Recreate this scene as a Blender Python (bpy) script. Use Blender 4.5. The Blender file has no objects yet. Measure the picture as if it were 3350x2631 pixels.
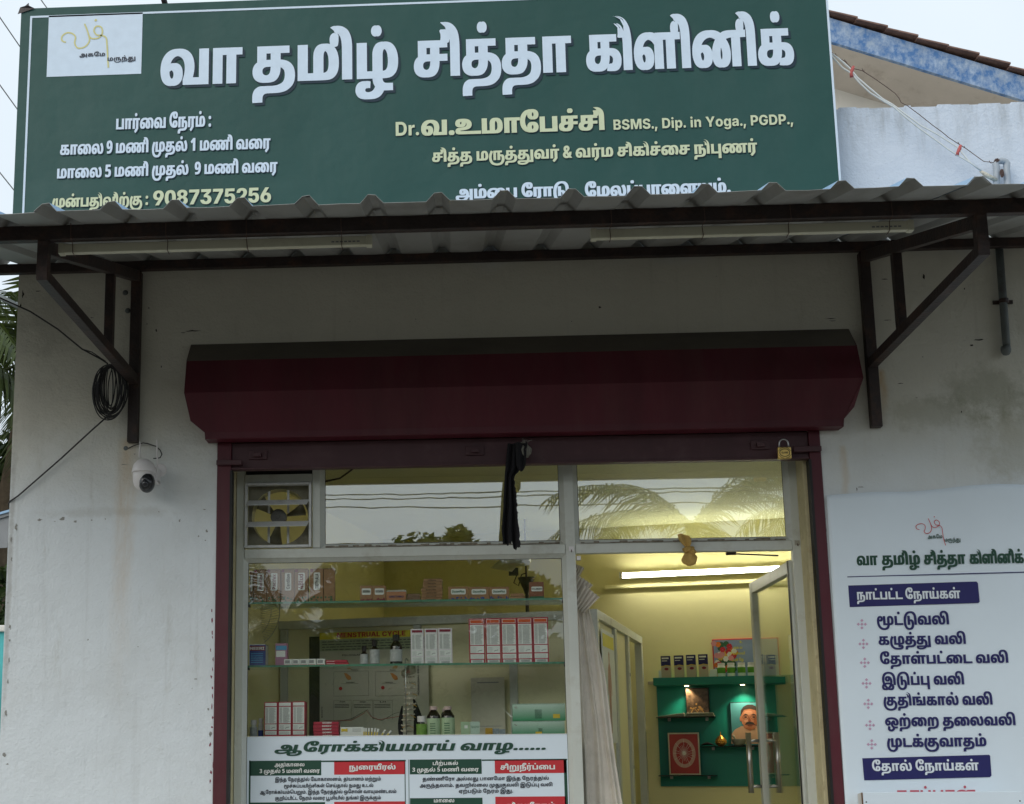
import bpy, math, random, mathutils
from mathutils import Vector, Matrix
R = math.radians
scene = bpy.context.scene
C = scene.collection

# ------------------------------------------------------------------ camera
# optical frame: focal length 4600 px on the 3350 px wide photograph, principal point (1252, 1596); facade = plane y 0, x to the right, y into the shop
FPX, PPX, PPY = 4600.0, 1252.0, 1596.0
CAM = Vector((0.0, -6.85, 1.5))
AX_R = Vector((0.99849417, 0.05417801, -0.0086101))
AX_U = Vector((0.01852958, -0.18535706, 0.98249652))
AX_F = Vector((-0.05163376, 0.98117659, 0.18608184))
cam_data = bpy.data.cameras.new('camera')
cam_data.sensor_width = 36.0
cam_data.sensor_fit = 'HORIZONTAL'
cam_data.lens = FPX/3350*36
cam_data.shift_x = (1675-PPX)/3350
cam_data.shift_y = (PPY-1315.5)/3350
cam_data.clip_start = 0.1
cam_data.clip_end = 2000
camera = bpy.data.objects.new('camera', cam_data)
C.objects.link(camera)
camera.matrix_world = Matrix((
    (AX_R.x, AX_U.x, -AX_F.x, CAM.x), (AX_R.y, AX_U.y, -AX_F.y, CAM.y),
    (AX_R.z, AX_U.z, -AX_F.z, CAM.z), (0, 0, 0, 1)))
scene.camera = camera

# ------------------------------------------------------------------ world, sun, exposure
world = bpy.data.worlds.new('World')
scene.world = world
world.use_nodes = True
wn = world.node_tree.nodes; wl = world.node_tree.links
bgn = wn['Background']
sky = wn.new('ShaderNodeTexSky'); sky.sky_type = 'NISHITA'; sky.sun_disc = False
sky.sun_elevation = R(48); sky.sun_rotation = R(200)
sky.air_density = 1.4; sky.dust_density = 4.0; sky.ozone_density = 1.0
tc = wn.new('ShaderNodeTexCoord')
nz = wn.new('ShaderNodeTexNoise'); nz.inputs['Scale'].default_value = 1.6; nz.inputs['Detail'].default_value = 5; nz.inputs['Roughness'].default_value = .55
wl.new(tc.outputs['Generated'], nz.inputs['Vector'])
ramp = wn.new('ShaderNodeMapRange'); ramp.inputs['From Min'].default_value = .3; ramp.inputs['From Max'].default_value = .7
ramp.inputs['To Min'].default_value = .72; ramp.inputs['To Max'].default_value = .95
wl.new(nz.outputs['Fac'], ramp.inputs['Value'])
mixc = wn.new('ShaderNodeMix'); mixc.data_type = 'RGBA'
mixc.inputs['B'].default_value = (8.6, 9.6, 10.4, 1)          # bright thin overcast
wl.new(ramp.outputs['Result'], mixc.inputs['Factor'])
wl.new(sky.outputs['Color'], mixc.inputs['A'])
wl.new(mixc.outputs['Result'], bgn.inputs['Color'])
bgn.inputs['Strength'].default_value = 0.105

sun_data = bpy.data.lights.new('sun', 'SUN')
sun_data.energy = 1.25; sun_data.angle = R(46); sun_data.color = (1.0, .96, .9)
sun = bpy.data.objects.new('sun', sun_data); C.objects.link(sun)
# the sun stands in front of the shop, a little to the left, behind thin cloud
sdir = Vector((-0.75, -0.95, 0.80)).normalized()
sun.rotation_euler = sdir.to_track_quat('Z', 'Y').to_euler()
sun.location = (0, -5, 12)
sky.sun_elevation = math.asin(sdir.z); sky.sun_rotation = math.atan2(sdir.x, sdir.y)

scene.render.engine = 'CYCLES'
scene.view_settings.view_transform = 'Standard'
scene.view_settings.look = 'None'
scene.view_settings.exposure = 0.0
scene.view_settings.gamma = 1.0
scene.view_settings.use_curve_mapping = False
scene.cycles.use_denoising = True
scene.cycles.max_bounces = 10
scene.cycles.transparent_max_bounces = 16
scene.cycles.sample_clamp_indirect = 6.0
scene.cycles.caustics_reflective = False
scene.cycles.caustics_refractive = False

# ------------------------------------------------------------------ survey helpers
def ray(px, py):
    x, y = (px-PPX)/FPX, (py-PPY)/FPX
    return AX_F + AX_R*x - AX_U*y
def at(px, py, Y=0.0):
    """point of the plane y = Y seen at photo pixel (px, py)"""
    d = ray(px, py); return CAM + d*((Y-CAM.y)/d.y)
# the partitions and the back wall inside are turned 14 degrees: local u along the display partition, v into the shop
TH = R(-14)
INT = Matrix.Translation((0.70, 0.65, 0)) @ Matrix.Rotation(TH, 4, 'Z')
INTI = INT.inverted()
def at_v(px, py, v):
    o = INTI @ CAM; d = INTI.to_3x3() @ ray(px, py); return o + d*((v-o.y)/d.y)
def at_u(px, py, u):
    o = INTI @ CAM; d = INTI.to_3x3() @ ray(px, py); return o + d*((u-o.x)/d.x)

# ------------------------------------------------------------------ mesh builder
ID = Matrix.Identity(4)
class MB:
    def __init__(s, xf=None):
        s.v = []; s.f = []; s.mi = []; s.xf = xf or ID; s.m = 0
    def add(s, vs, fs, m=None):
        b = len(s.v); s.v += [tuple(s.xf @ Vector(p)) for p in vs]
        s.f += [tuple(b+i for i in f) for f in fs]; s.mi += [s.m if m is None else m]*len(fs)
        return s
    def box(s, x0, x1, y0, y1, z0, z1, m=None):
        if x0 > x1: x0, x1 = x1, x0
        if y0 > y1: y0, y1 = y1, y0
        if z0 > z1: z0, z1 = z1, z0
        vs = [(x, y, z) for z in (z0, z1) for y in (y0, y1) for x in (x0, x1)]
        return s.add(vs, [(0, 2, 3, 1), (4, 5, 7, 6), (0, 1, 5, 4), (2, 6, 7, 3), (0, 4, 6, 2), (1, 3, 7, 5)], m)
    def beam(s, a, b, w, h, up=(0, 0, 1), m=None):
        a = Vector(a); b = Vector(b); d = (b-a).normalized(); u = Vector(up)
        sd = d.cross(u)
        if sd.length < 1e-4: sd = d.cross(Vector((0, 1, 0)))
        sd.normalize(); u = sd.cross(d).normalized()
        vs = [p + sd*(w/2*i) + u*(h/2*j) for p in (a, b) for j in (-1, 1) for i in (-1, 1)]
        return s.add(vs, [(0, 1, 3, 2), (4, 6, 7, 5), (0, 4, 5, 1), (2, 3, 7, 6), (0, 2, 6, 4), (1, 5, 7, 3)], m)
    def tube(s, pts, r, n=8, m=None, cap=True):
        pts = [Vector(p) for p in pts]; rs = r if isinstance(r, (list, tuple)) else [r]*len(pts)
        vs = []; fs = []; prev = None
        for i, p in enumerate(pts):
            d = (pts[min(i+1, len(pts)-1)] - pts[max(i-1, 0)])
            if d.length < 1e-9: d = Vector((0, 0, 1))
            d.normalize()
            if prev is None:
                a = d.cross(Vector((0, 0, 1)))
                if a.length < .05: a = d.cross(Vector((0, 1, 0)))
            else:
                a = prev - d*prev.dot(d)
                if a.length < 1e-5: a = d.cross(Vector((0, 1, 0)))
            a.normalize(); prev = a; b = d.cross(a)
            for k in range(n):
                t = 2*math.pi*k/n
                vs.append(p + (a*math.cos(t) + b*math.sin(t))*rs[i])
        for i in range(len(pts)-1):
            for k in range(n):
                k2 = (k+1) % n
                fs.append((i*n+k, i*n+k2, (i+1)*n+k2, (i+1)*n+k))
        if cap:
            fs.append(tuple(reversed(range(n)))); fs.append(tuple(range((len(pts)-1)*n, len(pts)*n)))
        return s.add(vs, fs, m)
    def lathe(s, prof, c=(0, 0, 0), n=20, axis='z', m=None, sx=1, sy=1):
        vs = []; fs = []
        for r, h in prof:
            for k in range(n):
                t = 2*math.pi*k/n; x, y = r*math.cos(t)*sx, r*math.sin(t)*sy
                p = (x, y, h) if axis == 'z' else ((x, h, y) if axis == 'y' else (h, x, y))
                vs.append((p[0]+c[0], p[1]+c[1], p[2]+c[2]))
        for i in range(len(prof)-1):
            for k in range(n):
                k2 = (k+1) % n; fs.append((i*n+k, i*n+k2, (i+1)*n+k2, (i+1)*n+k))
        fs.append(tuple(reversed(range(n)))); fs.append(tuple(range((len(prof)-1)*n, len(prof)*n)))
        return s.add(vs, fs, m)
    def poly(s, pts, m=None):
        return s.add(pts, [tuple(range(len(pts)))], m)
    def rect(s, x0, x1, z0, z1, y, m=None):
        """flat print facing -y"""
        return s.add([(x0, y, z0), (x1, y, z0), (x1, y, z1), (x0, y, z1)], [(0, 1, 2, 3)], m)
    def disc(s, cx, cz, r, y, n=14, m=None, rz=None):
        rz = rz or r
        return s.add([(cx+r*math.cos(2*math.pi*k/n), y, cz+rz*math.sin(2*math.pi*k/n)) for k in range(n)], [tuple(range(n))], m)
    def stroke(s, pts, w, y, m=None):
        """flat ribbon in the x-z plane"""
        vs = []; fs = []
        for i, p in enumerate(pts):
            a = pts[max(i-1, 0)]; b = pts[min(i+1, len(pts)-1)]
            dx, dz = b[0]-a[0], b[1]-a[1]; l = math.hypot(dx, dz) or 1
            nx, nz_ = -dz/l*w/2, dx/l*w/2
            vs += [(p[0]-nx, y, p[1]-nz_), (p[0]+nx, y, p[1]+nz_)]
        for i in range(len(pts)-1): fs.append((2*i, 2*i+2, 2*i+3, 2*i+1))
        return s.add(vs, fs, m)
    def prism(s, prof, x0, x1, m=None):
        """closed (y, z) profile extruded along x"""
        n = len(prof)
        vs = [(x0, y, z) for y, z in prof] + [(x1, y, z) for y, z in prof]
        fs = [(i, (i+1) % n, n+(i+1) % n, n+i) for i in range(n)] + [tuple(reversed(range(n))), tuple(range(n, 2*n))]
        return s.add(vs, fs, m)
    def grid(s, fn, nu, nv, m=None):
        vs = [fn(i/nu, j/nv) for j in range(nv+1) for i in range(nu+1)]
        fs = [(j*(nu+1)+i, j*(nu+1)+i+1, (j+1)*(nu+1)+i+1, (j+1)*(nu+1)+i) for j in range(nv) for i in range(nu)]
        return s.add(vs, fs, m)
    def build(s, name, mats, parent=None, label=None, cat=None, group=None, kind=None, smooth=False, bevel=0, solid=0, autosmooth=None, vs=None):
        mats = mats if isinstance(mats, (list, tuple)) else [mats]
        xs = [p[0] for p in s.v]; ys = [p[1] for p in s.v]; zs = [p[2] for p in s.v]
        o0 = Vector(((min(xs)+max(xs))/2, (min(ys)+max(ys))/2, min(zs) if parent is None else (min(zs)+max(zs))/2))
        me = bpy.data.meshes.new(name)
        me.from_pydata([(p[0]-o0.x, p[1]-o0.y, p[2]-o0.z) for p in s.v], [], s.f)
        for mt in mats: me.materials.append(mt)
        if len(mats) > 1: me.polygons.foreach_set('material_index', s.mi)
        if smooth: me.polygons.foreach_set('use_smooth', [True]*len(me.polygons))
        me.update()
        o = bpy.data.objects.new(name, me); C.objects.link(o)
        o.matrix_basis = Matrix.Translation(o0)
        if parent is not None:
            o.parent = parent; o.matrix_parent_inverse = parent.matrix_basis.inverted()
        if bevel:
            b = o.modifiers.new('bevel', 'BEVEL'); b.width = bevel; b.segments = 2; b.limit_method = 'ANGLE'; b.angle_limit = R(40)
        if solid:
            b = o.modifiers.new('solid', 'SOLIDIFY'); b.thickness = solid; b.offset = 0
        tag(o, label, cat, group, kind)
        return o
def tag(o, label=None, cat=None, group=None, kind=None):
    if label: o['label'] = label
    if cat: o['category'] = cat
    if group: o['group'] = group
    if kind: o['kind'] = kind
    return o
def root(name, loc, label, cat, group=None, kind=None):
    o = bpy.data.objects.new(name, None); C.objects.link(o); o.empty_display_size = .05
    o.matrix_basis = Matrix.Translation(Vector(loc))
    return tag(o, label, cat, group, kind)
def copy_tree(o, parent=None):
    c = o.copy(); C.objects.link(c)
    if parent: c.parent = parent
    for ch in [x for x in o.children]: copy_tree(ch, c)
    return c

# ------------------------------------------------------------------ materials
def new_mat(name):
    m = bpy.data.materials.new(name); m.use_nodes = True
    return m, m.node_tree.nodes, m.node_tree.links, m.node_tree.nodes['Principled BSDF']
def srgb(r, g, b):
    f = lambda c: (c/255/12.92) if c/255 <= .04045 else ((c/255+.055)/1.055)**2.4
    return (f(r), f(g), f(b))
def mat(name, col, rough=.6, metal=0.0, var=.12, scale=6, bump=0.0, bscale=80, spec=.5, dirt=None, dscale=3, damt=.5, stretch=(1, 1, 1), dlo=.52, dhi=.72, bd=.01):
    m, n, l, p = new_mat(name)
    g = n.new('ShaderNodeNewGeometry')
    mp = n.new('ShaderNodeMapping'); mp.inputs['Scale'].default_value = stretch
    l.new(g.outputs['Position'], mp.inputs['Vector'])
    t = n.new('ShaderNodeTexNoise'); t.inputs['Scale'].default_value = scale; t.inputs['Detail'].default_value = 6; t.inputs['Roughness'].default_value = .6
    l.new(mp.outputs['Vector'], t.inputs['Vector'])
    r = n.new('ShaderNodeMapRange'); r.inputs['From Min'].default_value = .3; r.inputs['From Max'].default_value = .7
    l.new(t.outputs['Fac'], r.inputs['Value'])
    mx = n.new('ShaderNodeMix'); mx.data_type = 'RGBA'
    mx.inputs['A'].default_value = (*[c*(1-var) for c in col], 1); mx.inputs['B'].default_value = (*[min(1, c*(1+var)) for c in col], 1)
    l.new(r.outputs['Result'], mx.inputs['Factor'])
    out = mx.outputs['Result']
    if dirt:
        t2 = n.new('ShaderNodeTexNoise'); t2.inputs['Scale'].default_value = dscale; t2.inputs['Detail'].default_value = 8; t2.inputs['Roughness'].default_value = .7
        l.new(mp.outputs['Vector'], t2.inputs['Vector'])
        r2 = n.new('ShaderNodeMapRange'); r2.inputs['From Min'].default_value = dlo; r2.inputs['From Max'].default_value = dhi; r2.inputs['To Max'].default_value = damt
        l.new(t2.outputs['Fac'], r2.inputs['Value'])
        m2 = n.new('ShaderNodeMix'); m2.data_type = 'RGBA'; m2.inputs['B'].default_value = (*dirt, 1)
        l.new(r2.outputs['Result'], m2.inputs['Factor']); l.new(out, m2.inputs['A']); out = m2.outputs['Result']
    l.new(out, p.inputs['Base Color'])
    p.inputs['Roughness'].default_value = rough; p.inputs['Metallic'].default_value = metal
    p.inputs['Specular IOR Level'].default_value = spec
    if bump:
        t3 = n.new('ShaderNodeTexNoise'); t3.inputs['Scale'].default_value = bscale; t3.inputs['Detail'].default_value = 4
        l.new(g.outputs['Position'], t3.inputs['Vector'])
        b = n.new('ShaderNodeBump'); b.inputs['Strength'].default_value = bump; b.inputs['Distance'].default_value = bd
        l.new(t3.outputs['Fac'], b.inputs['Height']); l.new(b.outputs['Normal'], p.inputs['Normal'])
    return m
def emit(name, col, strength):
    m, n, l, p = new_mat(name)
    p.inputs['Base Color'].default_value = (*col, 1)
    p.inputs['Emission Color'].default_value = (*col, 1); p.inputs['Emission Strength'].default_value = strength
    return m
def glass(name, refl=.16, tint=(.93, .96, .93), wav=0.0):
    m, n, l, p = new_mat(name)
    n.remove(p); out = n['Material Output']
    tr = n.new('ShaderNodeBsdfTransparent'); tr.inputs['Color'].default_value = (*tint, 1)
    gl = n.new('ShaderNodeBsdfGlossy'); gl.inputs['Roughness'].default_value = 0.005; gl.inputs['Color'].default_value = (.97, .98, 1, 1)
    lw = n.new('ShaderNodeLayerWeight'); lw.inputs['Blend'].default_value = .35
    mr = n.new('ShaderNodeMapRange'); mr.inputs['To Min'].default_value = refl; mr.inputs['To Max'].default_value = .9
    mr.inputs['From Min'].default_value = .08
    pw = n.new('ShaderNodeMath'); pw.operation = 'POWER'; pw.inputs[1].default_value = 2.2
    l.new(lw.outputs['Facing'], pw.inputs[0]); l.new(pw.outputs[0], mr.inputs['Value'])
    mx = n.new('ShaderNodeMixShader')
    l.new(mr.outputs['Result'], mx.inputs['Fac']); l.new(tr.outputs[0], mx.inputs[1]); l.new(gl.outputs[0], mx.inputs[2])
    if wav:
        g = n.new('ShaderNodeNewGeometry'); t = n.new('ShaderNodeTexNoise'); t.inputs['Scale'].default_value = 3
        l.new(g.outputs['Position'], t.inputs['Vector'])
        b = n.new('ShaderNodeBump'); b.inputs['Strength'].default_value = wav; b.inputs['Distance'].default_value = .003
        l.new(t.outputs['Fac'], b.inputs['Height']); l.new(b.outputs['Normal'], gl.inputs['Normal'])
    l.new(mx.outputs[0], out.inputs['Surface'])
    return m
def flat(name, col, rough=.55, spec=.35):
    return mat(name, col, rough=rough, var=.04, scale=20, spec=spec)

def wall_paint(name, lo, hi, streaks=(), patches=(), zlo=2.6, zhi=3.3, specks=.6):
    """whitewashed plaster: bluish fresh coat low down, older yellowish coat above, grime, cracks of paint, rust runs below fixings"""
    m, n, l, p = new_mat(name)
    g = n.new('ShaderNodeNewGeometry'); sp = n.new('ShaderNodeSeparateXYZ'); l.new(g.outputs['Position'], sp.inputs[0])
    def noise(scale, detail=6, rough=.6, vec=None, stretch=None):
        t = n.new('ShaderNodeTexNoise'); t.inputs['Scale'].default_value = scale; t.inputs['Detail'].default_value = detail; t.inputs['Roughness'].default_value = rough
        if stretch:
            mp = n.new('ShaderNodeMapping'); mp.inputs['Scale'].default_value = stretch; l.new(g.outputs['Position'], mp.inputs['Vector']); l.new(mp.outputs[0], t.inputs['Vector'])
        else: l.new(g.outputs['Position'], t.inputs['Vector'])
        return t.outputs['Fac']
    def rng(v, a, b, c=0, d=1):
        r = n.new('ShaderNodeMapRange'); r.interpolation_type = 'SMOOTHSTEP'
        for k, x in zip(('From Min', 'From Max', 'To Min', 'To Max'), (a, b, c, d)): r.inputs[k].default_value = x
        l.new(v, r.inputs['Value']); return r.outputs['Result']
    def mth(op, a, b=None):
        k = n.new('ShaderNodeMath'); k.operation = op
        for i, x in enumerate((a, b)):
            if x is None: continue
            if isinstance(x, (int, float)): k.inputs[i].default_value = x
            else: l.new(x, k.inputs[i])
        return k.outputs[0]
    def mixc(f, a, b):
        k = n.new('ShaderNodeMix'); k.data_type = 'RGBA'
        l.new(f, k.inputs['Factor'])
        for s, x in (('A', a), ('B', b)):
            if isinstance(x, tuple): k.inputs[s].default_value = (*x, 1)
            else: l.new(x, k.inputs[s])
        return k.outputs['Result']
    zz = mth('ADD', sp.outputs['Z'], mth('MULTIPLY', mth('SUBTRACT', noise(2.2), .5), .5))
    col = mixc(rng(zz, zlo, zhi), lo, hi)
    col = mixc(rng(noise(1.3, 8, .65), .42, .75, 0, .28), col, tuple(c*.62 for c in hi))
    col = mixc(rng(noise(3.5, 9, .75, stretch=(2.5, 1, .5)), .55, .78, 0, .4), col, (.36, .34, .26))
    # vertical rain streaks
    col = mixc(rng(noise(9, 4, .6, stretch=(1.6, 1, .06)), .56, .8, 0, .22), col, (.25, .24, .2))
    # mixed to bluish white towards the parapet
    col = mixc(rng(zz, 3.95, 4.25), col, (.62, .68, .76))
    for x0, z0, rx, rz_, a, pc in patches:
        u = mth('DIVIDE', mth('SUBTRACT', sp.outputs['X'], x0), rx); v = mth('DIVIDE', mth('SUBTRACT', sp.outputs['Z'], z0), rz_)
        d = mth('SQRT', mth('ADD', mth('MULTIPLY', u, u), mth('MULTIPLY', v, v)))
        d = mth('ADD', d, mth('MULTIPLY', mth('SUBTRACT', noise(9, 9, .75), .5), 2.4))
        col = mixc(rng(d, 1.0, .2, 0, a), col, pc)
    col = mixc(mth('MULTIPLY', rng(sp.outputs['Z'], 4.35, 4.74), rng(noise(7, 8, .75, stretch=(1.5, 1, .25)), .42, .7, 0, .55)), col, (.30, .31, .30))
    # rust runs
    for x0, w, za, zb, a in streaks:
        xx = mth('ADD', sp.outputs['X'], mth('MULTIPLY', mth('SUBTRACT', noise(7, 5, .6), .5), .06))
        xx = mth('ADD', xx, mth('MULTIPLY', mth('SUBTRACT', sp.outputs['Z'], zb), -.02))
        d = mth('ABSOLUTE', mth('SUBTRACT', xx, x0))
        f = rng(d, w, w*.15, 0, 1)
        f = mth('MULTIPLY', f, rng(sp.outputs['Z'], za, zb, 0, 1))
        f = mth('MULTIPLY', f, rng(sp.outputs['Z'], zb+.03, zb, 0, 1))
        f = mth('MULTIPLY', f, rng(noise(14, 6, .7, stretch=(2, 1, .35)), .25, .7, .2*a, a))
        col = mixc(f, col, (.52, .33, .12))
    # dark specks and chips
    col = mixc(rng(noise(38, 8, .75), .64, .70, 0, specks), col, (.07, .065, .055))
    col = mixc(rng(noise(9, 10, .8), .67, .70, 0, specks*.8), col, (.12, .11, .1))
    l.new(col, p.inputs['Base Color'])
    p.inputs['Roughness'].default_value = .88; p.inputs['Specular IOR Level'].default_value = .25
    b1 = n.new('ShaderNodeBump'); b1.inputs['Strength'].default_value = .55; b1.inputs['Distance'].default_value = .006
    h = mth('ADD', mth('ADD', noise(75, 5, .6), mth('MULTIPLY', noise(16, 5, .6), 1.6)), mth('MULTIPLY', noise(3, 5, .6), 5.0))
    l.new(h, b1.inputs['Height']); l.new(b1.outputs['Normal'], p.inputs['Normal'])
    return m

WHITE = (.78, .8, .82)
M = {}
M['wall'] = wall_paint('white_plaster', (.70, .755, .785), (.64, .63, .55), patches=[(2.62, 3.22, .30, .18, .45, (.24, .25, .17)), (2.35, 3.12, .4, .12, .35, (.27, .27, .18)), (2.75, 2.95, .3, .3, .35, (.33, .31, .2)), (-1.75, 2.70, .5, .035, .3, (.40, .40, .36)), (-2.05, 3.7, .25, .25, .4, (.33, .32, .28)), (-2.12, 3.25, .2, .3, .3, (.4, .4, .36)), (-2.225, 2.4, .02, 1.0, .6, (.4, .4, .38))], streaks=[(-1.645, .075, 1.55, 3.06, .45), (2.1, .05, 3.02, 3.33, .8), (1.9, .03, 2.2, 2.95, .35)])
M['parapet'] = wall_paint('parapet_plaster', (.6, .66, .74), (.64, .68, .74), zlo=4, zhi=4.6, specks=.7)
M['steel'] = mat('dark_painted_steel', (.026, .017, .016), rough=.55, var=.35, scale=14, bump=.35, bscale=60, dirt=(.09, .04, .025), dscale=11, damt=.7, dlo=.5, dhi=.7)
M['sheet_under'] = mat('galvanised_sheet_underside', (.34, .35, .345), rough=.5, var=.14, scale=3, metal=.15, dirt=(.16, .15, .13), dscale=2.2, damt=.6, stretch=(1, .3, 1))
M['sheet_top'] = mat('blue_sheet_top', (.28, .44, .62), rough=.4, var=.1, scale=4)
M['sign_green'] = mat('sign_green_print', (.016, .070, .060), rough=.5, spec=.3, bump=.35, bscale=2.2, bd=.05, var=.07, scale=2.5, dirt=(.06, .11, .10), dscale=1.7, damt=.25, stretch=(1, 1, .35))
M['sign_white'] = flat('sign_white_print', (.62, .72, .82))
M['sign_cream'] = flat('sign_cream_print', (.60, .64, .42))
M['sign_shadow'] = flat('sign_shadow_print', (.010, .028, .045))
M['sign_yellow'] = flat('sign_yellow_stroke', (.62, .58, .25))
M['black_print'] = flat('black_print', (.03, .035, .05))
M['maroon'] = mat('maroon_enamel', (.080, .009, .018), rough=.48, var=.25, scale=2.2, dirt=(.11, .07, .06), dscale=3, damt=.22, stretch=(1.6, 1, .35), bump=.3, bscale=2.4, bd=.05, spec=.4, dlo=.48, dhi=.78)
M['maroon_dusty'] = mat('maroon_enamel_dusty', (.11, .095, .075), rough=.75, var=.2, scale=5, stretch=(.5, 1, 1))
M['maroon_bar'] = mat('maroon_bar_enamel', (.060, .020, .026), rough=.55, var=.2, scale=5, dirt=(.1, .07, .07), dscale=5, damt=.35)
M['alu'] = mat('cream_aluminium', (.58, .61, .56), rough=.45, var=.08, scale=3, dirt=(.30, .27, .2), dscale=6, damt=.45)
M['alu_side'] = M['alu']
M['gasket'] = flat('black_gasket', (.015, .015, .015))
M['reveal'] = mat('yellowed_reveal', (.56, .50, .30), rough=.85, var=.15, scale=4, bump=.3, bscale=50, dirt=(.3, .22, .12), dscale=12, damt=.6)
M['yellow_wall'] = mat('yellow_distemper', (.86, .80, .43), rough=.75, var=.05, scale=1.5, bump=.35, bscale=5, spec=.3)
M['yellow_ceiling'] = mat('yellow_ceiling_paint', (.86, .83, .56), rough=.7, var=.06, scale=2, bump=.5, bscale=30, spec=.3)
M['floor'] = mat('tiled_floor', (.50, .48, .42), rough=.4, var=.1)
M['panel'] = mat('cream_laminate', (.78, .75, .48), rough=.5, var=.04, scale=2)
M['glass'] = glass('front_glass', .175, wav=.10)
M['glass_low'] = glass('display_glass', .06, tint=(.98, .99, .97), wav=.06)
M['glass_shelf'] = mat('green_edge_glass', (.10, .26, .18), rough=.12, var=.08, spec=.8)
M['teal'] = mat('teal_laminate', (.0, .20, .15), rough=.45, var=.08, scale=2)
M['batten'] = mat('lamp_batten_plastic', (.60, .60, .48), rough=.5, var=.06, scale=3, dirt=(.3, .28, .2), dscale=4, damt=.5)
M['rubber'] = mat('black_cable', (.022, .022, .024), rough=.6, var=.2)
M['white_wire'] = mat('white_cable', (.66, .68, .66), rough=.55, var=.1)
M['rust_wire'] = mat('rusty_wire', (.10, .06, .05), rough=.8, var=.2)
M['red_tie'] = mat('red_plastic_clip', (.48, .10, .09), rough=.6, var=.15, scale=30)
M['pvc'] = mat('grey_pvc_pipe', (.36, .40, .44), rough=.45, var=.1, scale=5, dirt=(.2, .2, .18), dscale=7, damt=.5)
M['pvc_dirty'] = mat('dirty_pvc_pipe', (.13, .15, .15), rough=.65, var=.2, scale=8, dirt=(.06, .05, .04), dscale=12, damt=.7)
M['cam_white'] = mat('camera_white_plastic', (.74, .72, .72), rough=.35, var=.03)
M['cam_black'] = mat('camera_black_plastic', (.018, .02, .024), rough=.18, var=.1, spec=.6)
M['lens'] = mat('camera_lens_glass', (.01, .012, .02), rough=.05, var=.1, spec=.9)
M['cloth_black'] = mat('black_cotton_cloth', (.010, .010, .013), rough=.95, var=.3, scale=20, bump=.4, bscale=300)
M['cloth_yellow'] = mat('yellow_cotton_cloth', (.52, .34, .10), rough=.9, var=.25, scale=25, bump=.5, bscale=250)
M['dry_rope'] = mat('dry_fibre', (.30, .30, .26), rough=.9, var=.3, scale=40, bump=.5)
M['curtain'] = mat('beige_curtain_cloth', (.66, .61, .53), rough=.75, var=.1, scale=12, bump=.35, bscale=70, dirt=(.42, .38, .3), dscale=5, damt=.4)
M['brass'] = mat('worn_brass', (.62, .44, .14), rough=.38, metal=.85, var=.2, scale=40)
M['steel_bright'] = mat('bright_steel', (.42, .42, .42), rough=.32, metal=1, var=.08)
M['ink'] = flat('dark_ink', (.02, .018, .012))
M['banner'] = mat('banner_vinyl', (.72, .82, .90), rough=.6, var=.03, scale=2, bump=.12, bscale=3.5)
M['navy'] = flat('navy_print', (.020, .020, .12))
M['banner_green'] = flat('dark_green_print', (.018, .07, .045))
M['banner_red'] = flat('faded_red_print', (.52, .10, .14))
M['bullet'] = flat('faded_pink_print', (.55, .36, .50))
M['white_print'] = flat('white_print', (.74, .80, .86))
M['board'] = mat('poster_white_vinyl', (.72, .82, .90), rough=.5, var=.03, scale=2)
M['red_print'] = flat('red_print', (.56, .035, .045))
M['brown_edge'] = flat('brown_board_edge', (.16, .09, .05))
M['boxboard'] = mat('brown_carton', (.34, .19, .10), rough=.75, var=.1, scale=12, bump=.1)
M['label_white'] = flat('label_white', (.80, .82, .80))
M['tile'] = mat('clay_roof_tile', (.21, .125, .10), rough=.85, var=.3, scale=5, dirt=(.06, .04, .035), dscale=8, damt=.7)
M['fascia'] = mat('peeling_blue_fascia', (.34, .43, .56), rough=.85, var=.2, scale=5, dirt=(.06, .17, .40), dscale=6.5, damt=.95, stretch=(1.3, 1, 1), dlo=.38, dhi=.60)
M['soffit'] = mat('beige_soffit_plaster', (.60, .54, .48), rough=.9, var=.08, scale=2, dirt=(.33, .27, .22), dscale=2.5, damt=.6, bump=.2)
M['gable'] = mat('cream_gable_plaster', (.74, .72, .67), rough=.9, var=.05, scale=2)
M['ground'] = mat('packed_earth', (.17, .155, .13), rough=.95, var=.25, scale=.8, bump=.4, bscale=6)
M['asphalt'] = mat('asphalt', (.055, .055, .058), rough=.9, var=.2, scale=6, bump=.3)
M['bark'] = mat('tree_bark', (.12, .09, .06), rough=.95, var=.3, scale=10, bump=.5)
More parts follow.
